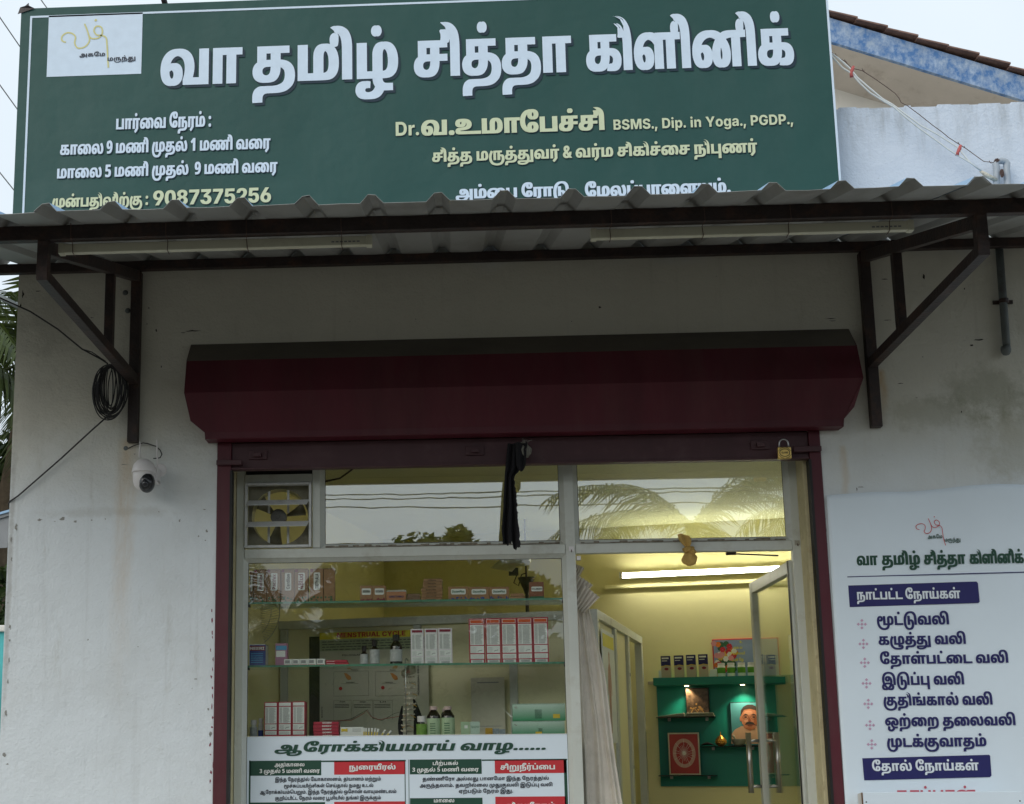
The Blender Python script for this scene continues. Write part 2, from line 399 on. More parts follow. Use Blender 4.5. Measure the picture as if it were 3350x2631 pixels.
def leafmat(name, col, var=.5):
    m, n, l, p = new_mat(name)
    oi = n.new('ShaderNodeNewGeometry')
    t = n.new('ShaderNodeTexNoise'); t.inputs['Scale'].default_value = 1.7; l.new(oi.outputs['Position'], t.inputs['Vector'])
    ad = n.new('ShaderNodeMath'); ad.operation = 'ADD'; l.new(t.outputs['Fac'], ad.inputs[0]); l.new(oi.outputs['Random Per Island'], ad.inputs[1])
    r = n.new('ShaderNodeMapRange'); r.inputs['From Min'].default_value = .4; r.inputs['From Max'].default_value = 1.5
    l.new(ad.outputs[0], r.inputs['Value'])
    mx = n.new('ShaderNodeMix'); mx.data_type = 'RGBA'
    mx.inputs['A'].default_value = (*[c*(1-var) for c in col], 1); mx.inputs['B'].default_value = (col[0]*(1+var)+.01, col[1]*(1+var), col[2], 1)
    l.new(r.outputs['Result'], mx.inputs['Factor']); l.new(mx.outputs['Result'], p.inputs['Base Color'])
    p.inputs['Roughness'].default_value = .55
    p.inputs['Transmission Weight'].default_value = 0
    tb = n.new('ShaderNodeBsdfTranslucent'); l.new(mx.outputs['Result'], tb.inputs['Color'])
    ms = n.new('ShaderNodeMixShader'); ms.inputs['Fac'].default_value = .3
    l.new(p.outputs[0], ms.inputs[1]); l.new(tb.outputs[0], ms.inputs[2]); l.new(ms.outputs[0], n['Material Output'].inputs['Surface'])
    return m
M['leaf'] = leafmat('green_leaf', (.055, .10, .030))
M['palm_leaf'] = leafmat('palm_leaflet', (.05, .078, .024))

# ------------------------------------------------------------------ lettering
# letter outlines in plain numbers: glyph number -> advance, then closed contours x, y, x, y ... in steps of 1/200 em; a negative x marks a curve control point, x is offset by 40
GLYPHS = {
0: [232, [96,-2,-81,-2,-60,9,-48,32,48,48,-48,70,-68,100,-101,115,122,115,-141,115,-167,106,-184,90,-192,68,192,57,-192,48,-188,31,185,23,224,23,224,113,257,113,257,0,151,0,150,18,-154,24,-159,42,159,53,-159,65,-150,83,-132,92,120,92,-107,92,-88,80,-78,59,78,46,-78,37,-82,25,-89,20,95,20,-99,20,-105,23,-108,29,108,34,-108,41,-100,48,94,48,-86,48,-73,39,68,33,63,53,-71,60,-90,70,103,70,-119,70,-139,52,139,35,-139,23,-129,7,-110,-2]],
1: [141, [55,0,55,113,178,113,178,90,150,90,150,0,117,0,117,90,88,90,88,0]],
2: [52],
3: [187, [100,-2,-84,-2,-60,6,-48,22,48,33,-48,44,-61,61,-90,70,114,70,149,70,-170,70,-202,60,-220,38,220,19,-220,5,-208,-15,197,-21,-190,-26,-171,-32,-146,-35,130,-35,111,-35,-100,-35,-90,-37,87,-39,-84,-41,-81,-48,81,-54,-81,-57,-81,-61,81,-63,49,-64,-48,-60,-48,-51,48,-47,-48,-38,-55,-24,61,-20,-66,-17,-76,-13,-90,-12,101,-12,123,-12,-138,-12,-160,-9,-174,-4,179,0,-183,4,-187,15,187,22,-187,30,-181,40,-169,46,-156,48,148,48,110,48,-102,48,-91,47,87,45,-83,43,-80,38,80,34,-80,27,-92,21,102,21,-109,21,-120,25,-126,37,126,48,126,90,97,90,97,60,68,57,68,113,196,113,196,90,158,90,158,49,-158,35,-152,18,146,12,-139,4,-116,-2]],
4: [190, [166,115,-185,115,-209,99,-221,72,221,54,-221,39,-213,18,205,12,-199,7,-186,2,-167,0,153,0,55,0,55,113,88,113,88,23,122,23,122,71,-122,84,-128,99,134,105,-139,110,-156,115], [168,92,-166,92,-161,91,159,89,-157,86,-155,78,155,69,155,23,161,23,-171,23,-183,29,-188,43,188,54,-188,65,-184,82,-176,92]],
5: [63, [24,170,-40,170,-63,161,71,154,-76,148,-84,134,-88,111,88,94,88,0,55,0,55,86,-55,100,-53,121,-48,136,43,140,-40,144,-30,148,24,148,-16,148,-6,141,-2,132,2,127,-2,121,-5,109,8,103,-24,103,27,108,30,121,-30,127,30,138,20,155,5,165,-14,170]],
6: [190, [166,115,-185,115,-209,99,-221,72,221,54,-221,39,-213,18,205,12,-199,7,-186,2,-167,0,153,0,55,0,55,113,88,113,88,23,122,23,122,71,-122,84,-128,99,134,105,-139,110,-156,115], [168,92,-166,92,-161,91,159,89,-157,86,-155,78,155,69,155,23,161,23,-171,23,-183,29,-188,43,188,54,-188,65,-184,82,-176,92], [86,-7,-90,-7,-99,-8,103,-9,101,-30,-99,-29,-94,-29,91,-29,-86,-29,-80,-32,80,-35,-80,-38,-84,-41,-91,-42,95,-42,100,-42,-109,-42,-122,-38,-130,-30,133,-25,-135,-23,-141,-19,-153,-17,163,-17,181,-23,-172,-24,-164,-29,163,-33,-157,-44,-141,-58,-118,-64,102,-64,97,-64,-85,-64,-65,-60,59,-55,-55,-52,-49,-42,49,-35,-49,-22,-68,-7], [154,-38,152,-35,-144,-33,-131,-25,-123,-11,122,0,154,0,-154,-4,-157,-10,160,-12,-163,-14,-170,-15,176,-15,198,-15,198,-38], [135,132,-127,132,-117,142,117,149,-117,157,-127,167,135,167,-142,167,-152,157,152,149,-152,142,-142,132]],
7: [166, [100,-2,-84,-2,-60,6,-48,22,48,33,-48,44,-61,61,-90,70,114,70,196,70,196,48,110,48,-102,48,-91,47,87,45,-83,43,-80,38,80,34,-80,27,-92,21,102,21,-109,21,-120,25,-126,37,126,48,126,90,97,90,97,60,68,57,68,113,196,113,196,90,158,90,158,49,-158,35,-152,18,146,12,-139,4,-116,-2]],
8: [63, [17,170,-35,170,-58,162,66,155,-73,150,-83,134,-88,110,88,92,88,0,55,0,55,86,-55,100,-53,120,-46,136,40,140,-36,143,-25,147,16,147,-6,147,6,141,11,131,-11,125,11,120,8,109,-4,103,-37,103,39,108,42,121,-42,127,42,138,32,155,16,165,-5,170]],
9: [187, [100,-2,-84,-2,-60,6,-48,22,48,33,-48,44,-61,61,-90,70,114,70,149,70,-170,70,-202,60,-220,38,220,19,-220,5,-208,-15,197,-21,-190,-26,-171,-32,-146,-35,130,-35,111,-35,-100,-35,-90,-37,87,-39,-84,-41,-81,-48,81,-54,-81,-57,-81,-61,81,-63,49,-64,-48,-60,-48,-51,48,-47,-48,-38,-55,-24,61,-20,-66,-17,-76,-13,-90,-12,101,-12,123,-12,-138,-12,-160,-9,-174,-4,179,0,-183,4,-187,15,187,22,-187,30,-181,40,-169,46,-156,48,148,48,110,48,-102,48,-91,47,87,45,-83,43,-80,38,80,34,-80,27,-92,21,102,21,-109,21,-120,25,-126,37,126,48,126,90,97,90,97,60,68,57,68,113,196,113,196,90,158,90,158,49,-158,35,-152,18,146,12,-139,4,-116,-2], [139,132,-131,132,-121,142,121,149,-121,157,-131,167,138,167,-146,167,-156,157,156,149,-156,142,-146,132]],
10: [187, [100,-2,-84,-2,-60,6,-48,22,48,33,-48,44,-61,61,-90,70,114,70,158,70,-170,70,-187,68,-199,64,205,60,-211,56,-219,42,219,33,-219,16,-198,-2,178,-2,-173,-2,-160,-1,155,0,160,22,-163,22,-169,21,172,21,-180,21,-188,27,188,34,-188,39,-183,44,-174,47,-163,48,157,48,110,48,-102,48,-91,47,87,45,-83,43,-80,38,80,34,-80,27,-92,21,102,21,-109,21,-120,25,-126,37,126,48,126,90,97,90,97,60,68,57,68,113,196,113,196,90,158,90,158,49,-158,35,-152,18,146,12,-139,4,-116,-2]],
11: [63, [5,170,-22,170,-49,163,59,156,-68,149,-81,130,-88,100,88,78,88,0,55,0,55,74,-55,89,-52,114,-44,131,37,137,-31,142,-16,147,6,147,11,147,31,133,-31,119,31,114,29,105,-27,101,-58,101,59,105,62,116,-62,121,62,138,45,160,15,170]],
12: [240, [96,-2,-81,-2,-60,9,-48,32,48,49,-48,65,-60,90,-79,107,-105,115,119,115,-130,115,-148,111,-164,102,173,95,159,71,-152,80,-133,92,118,92,-106,92,-88,81,-78,60,78,46,-78,37,-82,25,-89,20,95,20,-99,20,-105,23,-108,29,108,34,-108,41,-100,48,94,48,-86,48,-73,39,68,33,63,53,-71,60,-90,70,103,70,-119,70,-139,52,139,35,-139,23,-130,7,-110,-2], [155,0,155,92,159,95,160,113,277,113,277,90,249,90,249,0,216,0,216,90,188,90,188,0]],
13: [276, [96,-2,-81,-2,-60,9,-48,32,48,48,-48,69,-69,99,-108,115,134,115,-147,115,-167,112,-186,105,195,99,200,95,-215,85,-233,57,233,38,-233,25,-223,7,-205,-2,192,-2,-177,-2,-159,8,-150,27,150,39,-150,49,-157,70,-170,87,179,93,185,98,-193,103,-209,110,-232,113,249,113,313,113,313,90,285,90,285,0,252,0,252,90,245,90,-235,90,-221,88,-211,86,-203,81,199,78,-193,74,-184,62,-180,47,180,40,-180,29,-186,20,191,20,-196,20,-201,25,-203,34,203,39,-203,51,-190,73,178,80,-169,86,-148,92,135,92,-118,92,-94,82,-80,65,78,55,-78,53,-78,49,78,46,-78,37,-82,25,-89,20,95,20,-99,20,-105,23,-108,29,108,34,-108,41,-100,48,94,48,-86,48,-73,39,68,33,63,53,-71,60,-90,70,103,70,-119,70,-139,52,139,35,-139,23,-130,7,-110,-2]],
14: [187, [100,-2,-84,-2,-60,6,-48,22,48,33,-48,44,-61,61,-90,70,114,70,158,70,-170,70,-187,68,-199,64,205,60,-211,56,-219,42,219,33,-219,16,-198,-2,178,-2,-173,-2,-160,-1,155,0,160,22,-163,22,-169,21,172,21,-180,21,-188,27,188,34,-188,39,-183,44,-174,47,-163,48,157,48,110,48,-102,48,-91,47,87,45,-83,43,-80,38,80,34,-80,27,-92,21,102,21,-109,21,-120,25,-126,37,126,48,126,90,97,90,97,60,68,57,68,113,196,113,196,90,158,90,158,49,-158,35,-152,18,146,12,-139,4,-116,-2], [138,132,-130,132,-121,142,121,149,-121,157,-130,167,138,167,-146,167,-156,157,156,149,-156,142,-146,132]],
15: [59, [70,-3,-62,-3,-51,6,51,15,-51,24,-62,32,70,32,-77,32,-88,25,88,15,-88,6,-77,-3]],
16: [218, [104,115,-129,115,-161,104,-176,85,176,74,-176,62,-165,46,-147,37,-123,32,110,30,86,28,-82,28,-79,27,79,25,-79,24,-82,23,85,23,255,23,255,0,85,0,-70,0,-55,7,-49,17,49,23,-49,29,-55,40,-69,48,82,49,99,50,-118,52,-137,58,-144,67,144,73,-144,80,-134,89,-118,93,109,93,104,93,-101,93,-95,93,94,93,-87,93,-77,88,77,82,-77,77,-85,73,89,73,-95,73,-101,78,101,85,-101,91,-95,103,90,108,114,110,-118,107,-124,99,-127,89,127,81,-127,67,-107,52,87,52,-78,52,-60,57,-48,70,48,81,-48,93,-61,108,-86,115]],
17: [160, [138,-2,-118,-2,-86,9,-62,31,-49,63,49,84,-49,104,-63,136,-87,159,-121,170,141,170,-158,170,-182,161,-195,143,195,130,-195,120,-186,103,-167,93,153,93,-139,93,-121,103,-111,119,111,129,-111,137,-117,149,120,153,148,153,-144,150,-139,138,139,131,-139,122,-147,115,152,115,-159,115,-165,124,165,130,-165,135,-161,143,-152,148,144,148,-142,148,-135,148,130,147,-121,146,-103,137,-89,121,-80,98,80,83,-80,68,-89,45,-103,29,-121,21,131,21,-134,20,-139,20,141,20,-149,20,-158,25,-162,33,162,38,-162,44,-156,54,149,54,-144,54,-136,46,136,38,-136,30,-142,18,145,14,117,15,-113,20,-109,31,109,40,-109,50,-118,66,-136,76,150,76,-165,76,-184,65,-193,48,193,39,-193,26,-181,7,-156,-2]],
18: [168, [55,0,55,113,88,113,88,23,160,23,160,113,193,113,193,0]],
19: [166, [100,-2,-84,-2,-60,6,-48,22,48,33,-48,44,-61,61,-90,70,114,70,196,70,196,48,110,48,-102,48,-91,47,87,45,-83,43,-80,38,80,34,-80,27,-92,21,102,21,-109,21,-120,25,-126,37,126,48,126,90,97,90,97,60,68,57,68,113,196,113,196,90,158,90,158,49,-158,35,-152,18,146,12,-139,4,-116,-2], [138,132,-130,132,-121,142,121,149,-121,157,-130,167,138,167,-146,167,-156,157,156,149,-156,142,-146,132]],
20: [248, [112,-29,-91,-29,-60,-18,-45,0,45,13,-45,19,-50,30,55,33,-58,35,-67,38,-79,39,87,39,243,39,243,16,89,16,-86,16,-82,16,-80,15,79,14,-77,13,77,9,-77,3,-95,-6,115,-6,117,-6,-138,-6,-166,3,-183,19,187,28,188,34,-188,38,-189,45,189,48,-189,59,-183,78,-169,91,158,93,-156,94,-151,94,148,94,-143,94,-133,91,-128,85,128,80,-128,74,-134,67,140,67,-145,67,-152,73,152,82,-152,89,-145,101,140,107,161,112,-165,108,-172,98,-176,86,176,78,-176,72,-173,60,-164,50,-149,45,137,45,-127,45,-109,52,-98,67,98,79,-98,91,-111,108,-134,115,148,115,-167,115,-194,104,-212,86,-220,62,220,49,-220,45,-219,37,219,33,219,25,-212,8,-184,-16,-143,-29,116,-29], [240,-31,240,113,273,113,273,-31]],
21: [190, [166,115,-185,115,-209,99,-221,72,221,54,-221,39,-213,18,205,12,-199,7,-186,2,-167,0,153,0,55,0,55,113,88,113,88,23,122,23,122,71,-122,84,-128,99,134,105,-139,110,-156,115], [168,92,-166,92,-161,91,159,89,-157,86,-155,78,155,69,155,23,161,23,-171,23,-183,29,-188,43,188,54,-188,65,-184,82,-176,92], [135,132,-127,132,-117,142,117,149,-117,157,-127,167,135,167,-142,167,-152,157,152,149,-152,142,-142,132]],
22: [262, [96,-2,-81,-2,-60,9,-48,32,48,48,-48,69,-69,99,-108,115,134,115,-147,115,-168,112,-186,105,196,99,201,96,-216,85,-233,57,233,38,-233,25,-223,7,-205,-2,192,-2,-178,-2,-159,8,-150,27,150,39,-150,50,-156,69,-167,86,174,93,179,97,-190,107,-216,115,230,115,-252,115,-280,99,-293,72,293,56,-293,44,-287,22,-279,4,275,-2,248,11,-253,19,-260,39,260,54,-260,66,-251,83,-237,92,227,92,-218,92,-205,87,199,82,-193,77,-185,65,-180,49,180,39,-180,29,-186,20,191,20,-196,20,-201,25,-203,34,203,39,-203,51,-190,73,178,80,-169,86,-148,92,135,92,-118,92,-94,82,-80,65,78,55,-78,53,-78,50,78,46,-78,37,-82,25,-89,20,95,20,-99,20,-105,23,-108,29,108,34,-108,41,-100,48,94,48,-86,48,-73,39,68,33,63,53,-71,60,-90,70,103,70,-119,70,-139,52,139,35,-139,23,-130,7,-110,-2]],
23: [141, [105,-43,85,-24,117,7,117,90,88,90,88,0,55,0,55,113,178,113,178,90,150,90,150,0]],
24: [232, [136,-63,-113,-63,-80,-47,-61,-18,-52,20,52,42,52,45,-52,67,-61,105,-79,136,-106,158,-142,170,165,170,-183,170,-212,163,223,155,-231,149,-244,135,-252,115,-257,87,257,68,257,0,224,0,224,63,-224,78,-221,104,-213,125,205,132,-198,139,-178,146,164,146,-150,146,-125,138,-105,121,-91,96,-83,63,83,42,-83,17,-92,-15,-107,-33,-126,-39,136,-39,-149,-39,-165,-31,-175,-17,-179,1,179,11,-179,24,-174,38,-166,45,160,45,-154,45,-145,40,140,35,138,59,-144,62,-159,68,166,68,-180,68,-200,55,-211,30,211,11,-211,-8,-201,-36,-181,-54,-153,-63], [115,0,115,113,148,113,148,0]],
25: [60, [86,25,87,23,-85,16,-80,-1,-73,-19,70,-27,46,-27,-48,-18,-52,0,-55,18,56,25]],
26: [228, [96,-2,-81,-2,-60,9,-48,32,48,49,-48,65,-60,90,-81,107,-108,115,123,115,-138,115,-160,109,168,102,-174,97,-182,84,-187,63,187,47,-188,42,-189,33,-192,27,195,25,-197,23,-203,21,206,21,-212,21,-221,26,-226,39,226,50,-226,60,-221,79,-211,98,204,107,231,122,-245,106,-258,71,258,52,-258,36,-247,12,-224,-2,205,-2,-195,-2,-178,2,172,7,-164,12,-156,32,154,46,-154,53,-152,66,-149,77,146,81,-142,86,-130,92,121,92,-108,92,-88,81,-78,60,78,46,-78,37,-82,25,-89,20,95,20,-99,20,-105,23,-108,29,108,34,-108,41,-100,48,94,48,-86,48,-73,39,68,33,63,53,-71,60,-90,70,103,70,-119,70,-139,52,139,35,-139,23,-129,7,-110,-2]],
27: [168, [55,0,55,113,88,113,88,23,160,23,160,113,193,113,193,0], [124,132,-116,132,-106,142,106,149,-106,157,-116,167,124,167,-132,167,-142,157,142,149,-142,142,-132,132]],
28: [210, [114,0,114,113,147,113,147,23,202,23,202,113,235,113,235,0], [91,-2,-83,-2,-70,2,65,7,-62,10,-57,19,-55,32,55,42,55,113,88,113,88,44,-88,36,-89,27,92,24,-93,22,-98,21,101,21,-107,21,-116,27,119,33,119,9,-114,4,-101,-2]],
29: [250, [135,-61,-113,-61,-81,-47,-60,-23,-50,9,50,28,50,31,-50,47,-58,78,-71,105,78,115,104,101,-93,84,-81,46,81,28,81,25,-81,13,-87,-10,-100,-27,-120,-37,136,-37,-152,-37,-172,-26,-182,-6,183,7,215,5,-213,-17,-192,-46,-158,-61], [226,115,-246,115,-270,99,-281,72,281,54,-281,39,-273,18,265,12,-260,7,-246,2,-227,0,214,0,115,0,115,113,148,113,148,23,183,23,183,71,-183,84,-189,99,194,105,-200,110,-216,115], [229,92,-226,92,-222,91,220,89,-217,86,-215,78,215,69,215,23,221,23,-231,23,-243,29,-248,43,248,54,-248,65,-244,82,-236,92]],
30: [276, [96,-2,-81,-2,-60,9,-48,32,48,48,-48,69,-69,99,-108,115,134,115,-147,115,-167,112,-186,105,195,99,200,95,-215,85,-233,57,233,38,-233,25,-223,7,-205,-2,192,-2,-177,-2,-159,8,-150,27,150,39,-150,49,-157,70,-170,87,179,93,185,98,-193,103,-209,110,-232,113,249,113,313,113,313,90,285,90,285,0,252,0,252,90,245,90,-235,90,-221,88,-211,86,-203,81,199,78,-193,74,-184,62,-180,47,180,40,-180,29,-186,20,191,20,-196,20,-201,25,-203,34,203,39,-203,51,-190,73,178,80,-169,86,-148,92,135,92,-118,92,-94,82,-80,65,78,55,-78,53,-78,49,78,46,-78,37,-82,25,-89,20,95,20,-99,20,-105,23,-108,29,108,34,-108,41,-100,48,94,48,-86,48,-73,39,68,33,63,53,-71,60,-90,70,103,70,-119,70,-139,52,139,35,-139,23,-130,7,-110,-2], [178,132,-170,132,-161,142,161,149,-161,157,-170,167,178,167,-186,167,-196,157,196,149,-196,142,-186,132]],
31: [63, [14,170,-32,170,-58,161,67,152,-75,145,-84,128,-88,103,88,87,88,0,55,0,55,84,-55,98,-52,117,-47,130,43,135,-38,141,-23,147,13,147,-2,147,11,139,17,128,-17,122,17,117,14,108,8,101,-1,96,8,94,8,71,7,72,32,85,47,107,-47,122,47,135,33,157,6,170]],
32: [199, [172,115,-191,115,-216,99,-229,69,229,48,-229,23,-216,-8,205,-17,-196,-24,-176,-31,-150,-35,133,-35,110,-35,-99,-35,-89,-37,86,-39,-83,-41,-80,-48,80,-54,-80,-57,-80,-61,80,-63,48,-64,-47,-60,-47,-51,47,-47,-47,-38,-54,-24,60,-20,-65,-17,-75,-13,-89,-12,100,-12,130,-12,-147,-12,-172,-7,-188,6,-196,29,196,47,-196,63,-189,83,-178,92,170,92,-165,92,-158,90,155,86,-152,82,-149,70,149,61,149,0,116,0,116,60,-116,71,-115,84,112,87,-111,90,-106,92,102,92,-99,92,-93,90,92,87,-89,83,-87,71,87,61,87,0,55,0,55,65,-55,75,-58,91,-64,102,69,106,-74,111,-89,115,97,115,-108,115,-123,109,-134,97,139,88,127,90,-133,98,-145,109,-161,115], [139,132,-132,132,-122,142,122,149,-122,157,-132,167,139,167,-147,167,-157,157,157,149,-157,142,-147,132]],
33: [240, [154,-2,-138,-2,-114,6,-101,22,101,33,-101,44,-115,61,-144,70,168,70,198,70,-218,70,-247,60,-265,43,-273,22,273,10,-273,-6,-261,-31,-241,-49,-214,-59,-184,-64,168,-64,163,-64,-137,-64,-99,-53,-73,-34,-57,-10,-50,16,50,29,50,32,-50,49,-58,79,-70,104,77,115,103,100,-96,90,-87,68,-81,45,81,35,81,30,-81,16,-90,-10,-110,-30,-141,-40,163,-40,165,-40,-182,-40,-210,-34,-229,-22,-240,-3,240,10,-240,24,-227,41,-207,48,194,48,163,48,-156,48,-144,47,140,45,-137,43,-134,38,134,34,-134,27,-145,21,155,21,-163,21,-174,25,-180,37,180,48,180,90,151,90,151,57,121,54,121,113,250,113,250,90,212,90,212,49,-212,35,-206,18,200,12,-192,4,-169,-2]],
34: [59, [70,-3,-62,-3,-51,6,51,15,-51,24,-62,32,70,32,-77,32,-88,25,88,15,-88,6,-77,-3], [70,77,-62,77,-51,85,51,94,-51,104,-62,112,70,112,-77,112,-88,104,88,94,-88,85,-77,77]],
35: [239, [228,68,-241,68,-261,57,-272,35,272,19,-272,-3,-255,-35,-226,-55,-188,-64,165,-64,161,-64,-143,-64,-109,-57,-82,-43,-62,-20,-50,10,50,30,50,33,-50,49,-58,78,-71,104,78,115,104,101,-93,85,-81,51,81,36,81,31,-81,15,-90,-11,-110,-30,-141,-40,163,-40,167,-40,-190,-40,-222,-27,-239,-1,239,19,-239,27,-235,39,-226,45,220,45,-215,45,-205,40,200,35,199,59,-204,62,-219,68], [115,0,115,113,236,113,236,90,208,90,208,0,175,0,175,90,147,90,147,0]],
36: [247, [100,-2,-84,-2,-60,6,-48,22,48,33,-48,44,-61,61,-90,70,114,70,151,70,-163,70,-186,65,-206,52,-218,29,218,12,-218,2,-213,-16,208,-24,208,-29,-199,-40,-173,-56,-136,-64,112,-64,109,-64,-90,-64,-62,-57,-46,-43,46,-31,-46,-26,-50,-19,53,-16,-57,-14,-67,-12,77,-12,250,-12,264,-35,189,-35,177,-32,81,-32,-78,-32,-75,-33,75,-35,-75,-39,-91,-43,107,-43,114,-43,-129,-43,-152,-40,-168,-33,174,-28,176,-22,-180,-16,-184,-6,-186,5,186,11,-186,25,-176,41,-157,48,144,48,110,48,-102,48,-91,47,87,45,-83,43,-80,38,80,34,-80,27,-92,21,102,21,-109,21,-120,25,-126,37,126,48,126,90,97,90,97,60,68,57,68,113,196,113,196,90,158,90,158,49,-158,35,-152,18,146,12,-139,4,-116,-2], [239,-35,239,113,272,113,272,-35]],
37: [141, [105,-43,85,-24,117,7,117,90,88,90,88,0,55,0,55,113,178,113,178,90,150,90,150,0], [111,132,-103,132,-93,142,93,149,-93,157,-103,167,111,167,-118,167,-128,157,128,149,-128,142,-118,132]],
38: [136, [97,-2,-81,-2,-59,9,-47,27,47,38,-47,47,-54,60,-66,71,74,76,103,96,-107,98,-111,102,-113,108,113,110,-113,115,-107,121,101,121,-97,121,-91,118,-88,113,88,109,-88,104,-93,95,-101,85,107,79,176,0,142,0,84,64,-79,70,-68,83,-60,100,60,109,-60,120,-70,137,-89,147,101,147,-113,147,-130,138,-139,122,139,112,-139,105,-134,93,-126,83,120,78,90,57,-85,53,-79,46,79,40,-79,35,-84,28,-92,24,98,24,-106,24,-121,31,-133,44,-140,62,140,73,167,73,-167,59,-162,37,-151,20,143,15,135,10,-126,4,-106,-2]],
39: [181, [171,73,-184,73,-204,62,-214,41,214,26,-214,8,-202,-15,192,-22,-185,-26,-167,-32,-146,-35,132,-35,111,-35,-100,-35,-90,-37,87,-39,-84,-41,-80,-48,80,-54,-80,-57,-80,-61,81,-63,48,-64,-48,-60,-47,-51,47,-47,-47,-38,-55,-24,61,-20,-65,-17,-75,-13,-90,-12,101,-12,127,-12,-141,-12,-158,-9,-169,-4,173,0,-177,3,-182,16,182,25,-182,33,-177,44,-169,50,163,50,-157,50,-149,46,145,44,144,66,-149,69,-163,73], [55,0,55,113,177,113,177,90,149,90,149,0,116,0,116,90,88,90,88,0]],
40: [168, [160,-57,160,0,55,0,55,113,88,113,88,23,160,23,160,113,193,113,193,-57]],
41: [372, [96,-2,-81,-2,-60,9,-48,32,48,48,-48,69,-69,99,-107,115,134,115,-147,115,-167,112,-186,105,195,99,200,95,-215,85,-233,57,233,38,-233,25,-223,7,-205,-2,192,-2,-177,-2,-159,8,-150,27,150,39,-150,49,-156,69,-168,86,177,94,182,98,-194,107,-221,115,239,115,-251,115,-269,112,-286,105,294,99,299,95,-309,88,-322,70,-329,50,329,38,-329,25,-319,7,-301,-2,288,-2,-273,-2,-255,8,-246,27,246,39,-246,49,-253,70,-266,87,274,93,281,98,-289,103,-305,110,-328,113,345,113,409,113,409,90,381,90,381,0,348,0,348,90,341,90,-330,90,-317,88,-307,86,-299,81,295,78,-289,74,-280,62,-276,47,276,40,-276,29,-282,20,287,20,-291,20,-296,25,-299,34,299,39,-299,47,-293,63,-283,77,276,81,-267,87,-249,92,239,92,-226,92,-208,86,201,81,-194,76,-185,64,-180,49,180,40,-180,29,-186,20,191,20,-196,20,-201,25,-203,34,203,39,-203,51,-190,73,178,80,-169,86,-148,92,135,92,-118,92,-94,82,-80,65,78,55,-78,53,-78,49,78,46,-78,38,-81,26,-89,20,95,20,-99,20,-105,23,-108,29,108,34,-108,41,-100,48,94,48,-86,48,-73,39,68,33,63,53,-71,60,-90,70,103,70,-119,70,-139,52,139,35,-139,23,-130,7,-110,-2]],
42: [114, [76,-2,-71,-2,-60,-1,56,-1,56,26,-60,25,-69,24,74,24,-87,24,-103,30,-112,41,-117,56,118,65,116,65,-114,61,-106,53,-94,49,86,49,-74,49,-56,60,-46,80,46,95,-46,110,-58,133,-80,145,95,145,-106,145,-125,137,-140,121,-148,97,148,80,-148,69,-144,45,-135,24,-119,7,-94,-2], [96,74,-102,74,-110,80,-115,88,115,93,-115,98,-112,107,-108,114,-101,119,96,119,-88,119,-78,107,78,96,-78,86,-86,74]],
43: [228, [96,-2,-81,-2,-60,9,-48,32,48,49,-48,65,-60,90,-81,107,-108,115,123,115,-138,115,-160,109,168,102,-174,97,-182,84,-187,63,187,47,-188,42,-189,33,-192,27,195,25,-197,23,-203,21,206,21,-212,21,-221,26,-226,39,226,50,-226,60,-221,79,-211,98,204,107,231,122,-245,106,-258,71,258,52,-258,36,-247,12,-224,-2,205,-2,-195,-2,-178,2,172,7,-164,12,-156,32,154,46,-154,53,-152,66,-149,77,146,81,-142,86,-130,92,121,92,-108,92,-88,81,-78,60,78,46,-78,37,-82,25,-89,20,95,20,-99,20,-105,23,-108,29,108,34,-108,41,-100,48,94,48,-86,48,-73,39,68,33,63,53,-71,60,-90,70,103,70,-119,70,-139,52,139,35,-139,23,-129,7,-110,-2], [154,132,-147,132,-137,142,137,149,-137,157,-147,167,154,167,-162,167,-172,157,172,149,-172,142,-162,132]],
44: [114, [126,0,92,0,92,78,-92,84,-93,101,93,108,-91,106,-85,100,82,97,67,84,50,105,97,143,126,143]],
45: [114, [89,-2,-77,-2,-57,2,50,6,50,33,-57,29,-77,24,86,24,-95,24,-107,29,-112,38,112,45,-112,56,-99,66,86,66,-80,66,-69,64,65,63,52,69,58,143,136,143,136,115,86,115,84,90,-88,91,-95,92,102,92,-114,92,-134,82,-146,62,146,48,-146,32,-133,10,-107,-2]],
46: [150, [55,0,55,113,88,113,88,23,186,23,186,0], [121,132,-113,132,-103,142,103,149,-103,157,-113,167,121,167,-129,167,-138,157,138,149,-138,142,-129,132]],
47: [150, [55,0,55,113,88,113,88,23,186,23,186,0]],
48: [210, [114,0,114,113,147,113,147,23,202,23,202,113,235,113,235,0], [91,-2,-83,-2,-70,2,65,7,-62,10,-57,19,-55,32,55,42,55,113,88,113,88,44,-88,36,-89,27,92,24,-93,22,-98,21,101,21,-107,21,-116,27,119,33,119,9,-114,4,-101,-2], [145,132,-137,132,-127,142,127,149,-127,157,-137,167,145,167,-153,167,-162,157,162,149,-162,142,-153,132]],
49: [240, [96,-2,-81,-2,-60,9,-48,32,48,49,-48,65,-60,90,-79,107,-105,115,119,115,-130,115,-148,111,-164,102,173,95,159,71,-152,80,-133,92,118,92,-106,92,-88,81,-78,60,78,46,-78,37,-82,25,-89,20,95,20,-99,20,-105,23,-108,29,108,34,-108,41,-100,48,94,48,-86,48,-73,39,68,33,63,53,-71,60,-90,70,103,70,-119,70,-139,52,139,35,-139,23,-130,7,-110,-2], [155,0,155,92,159,95,160,113,277,113,277,90,249,90,249,0,216,0,216,90,188,90,188,0], [160,132,-152,132,-142,142,142,149,-142,157,-152,167,160,167,-168,167,-178,157,178,149,-178,142,-168,132]],
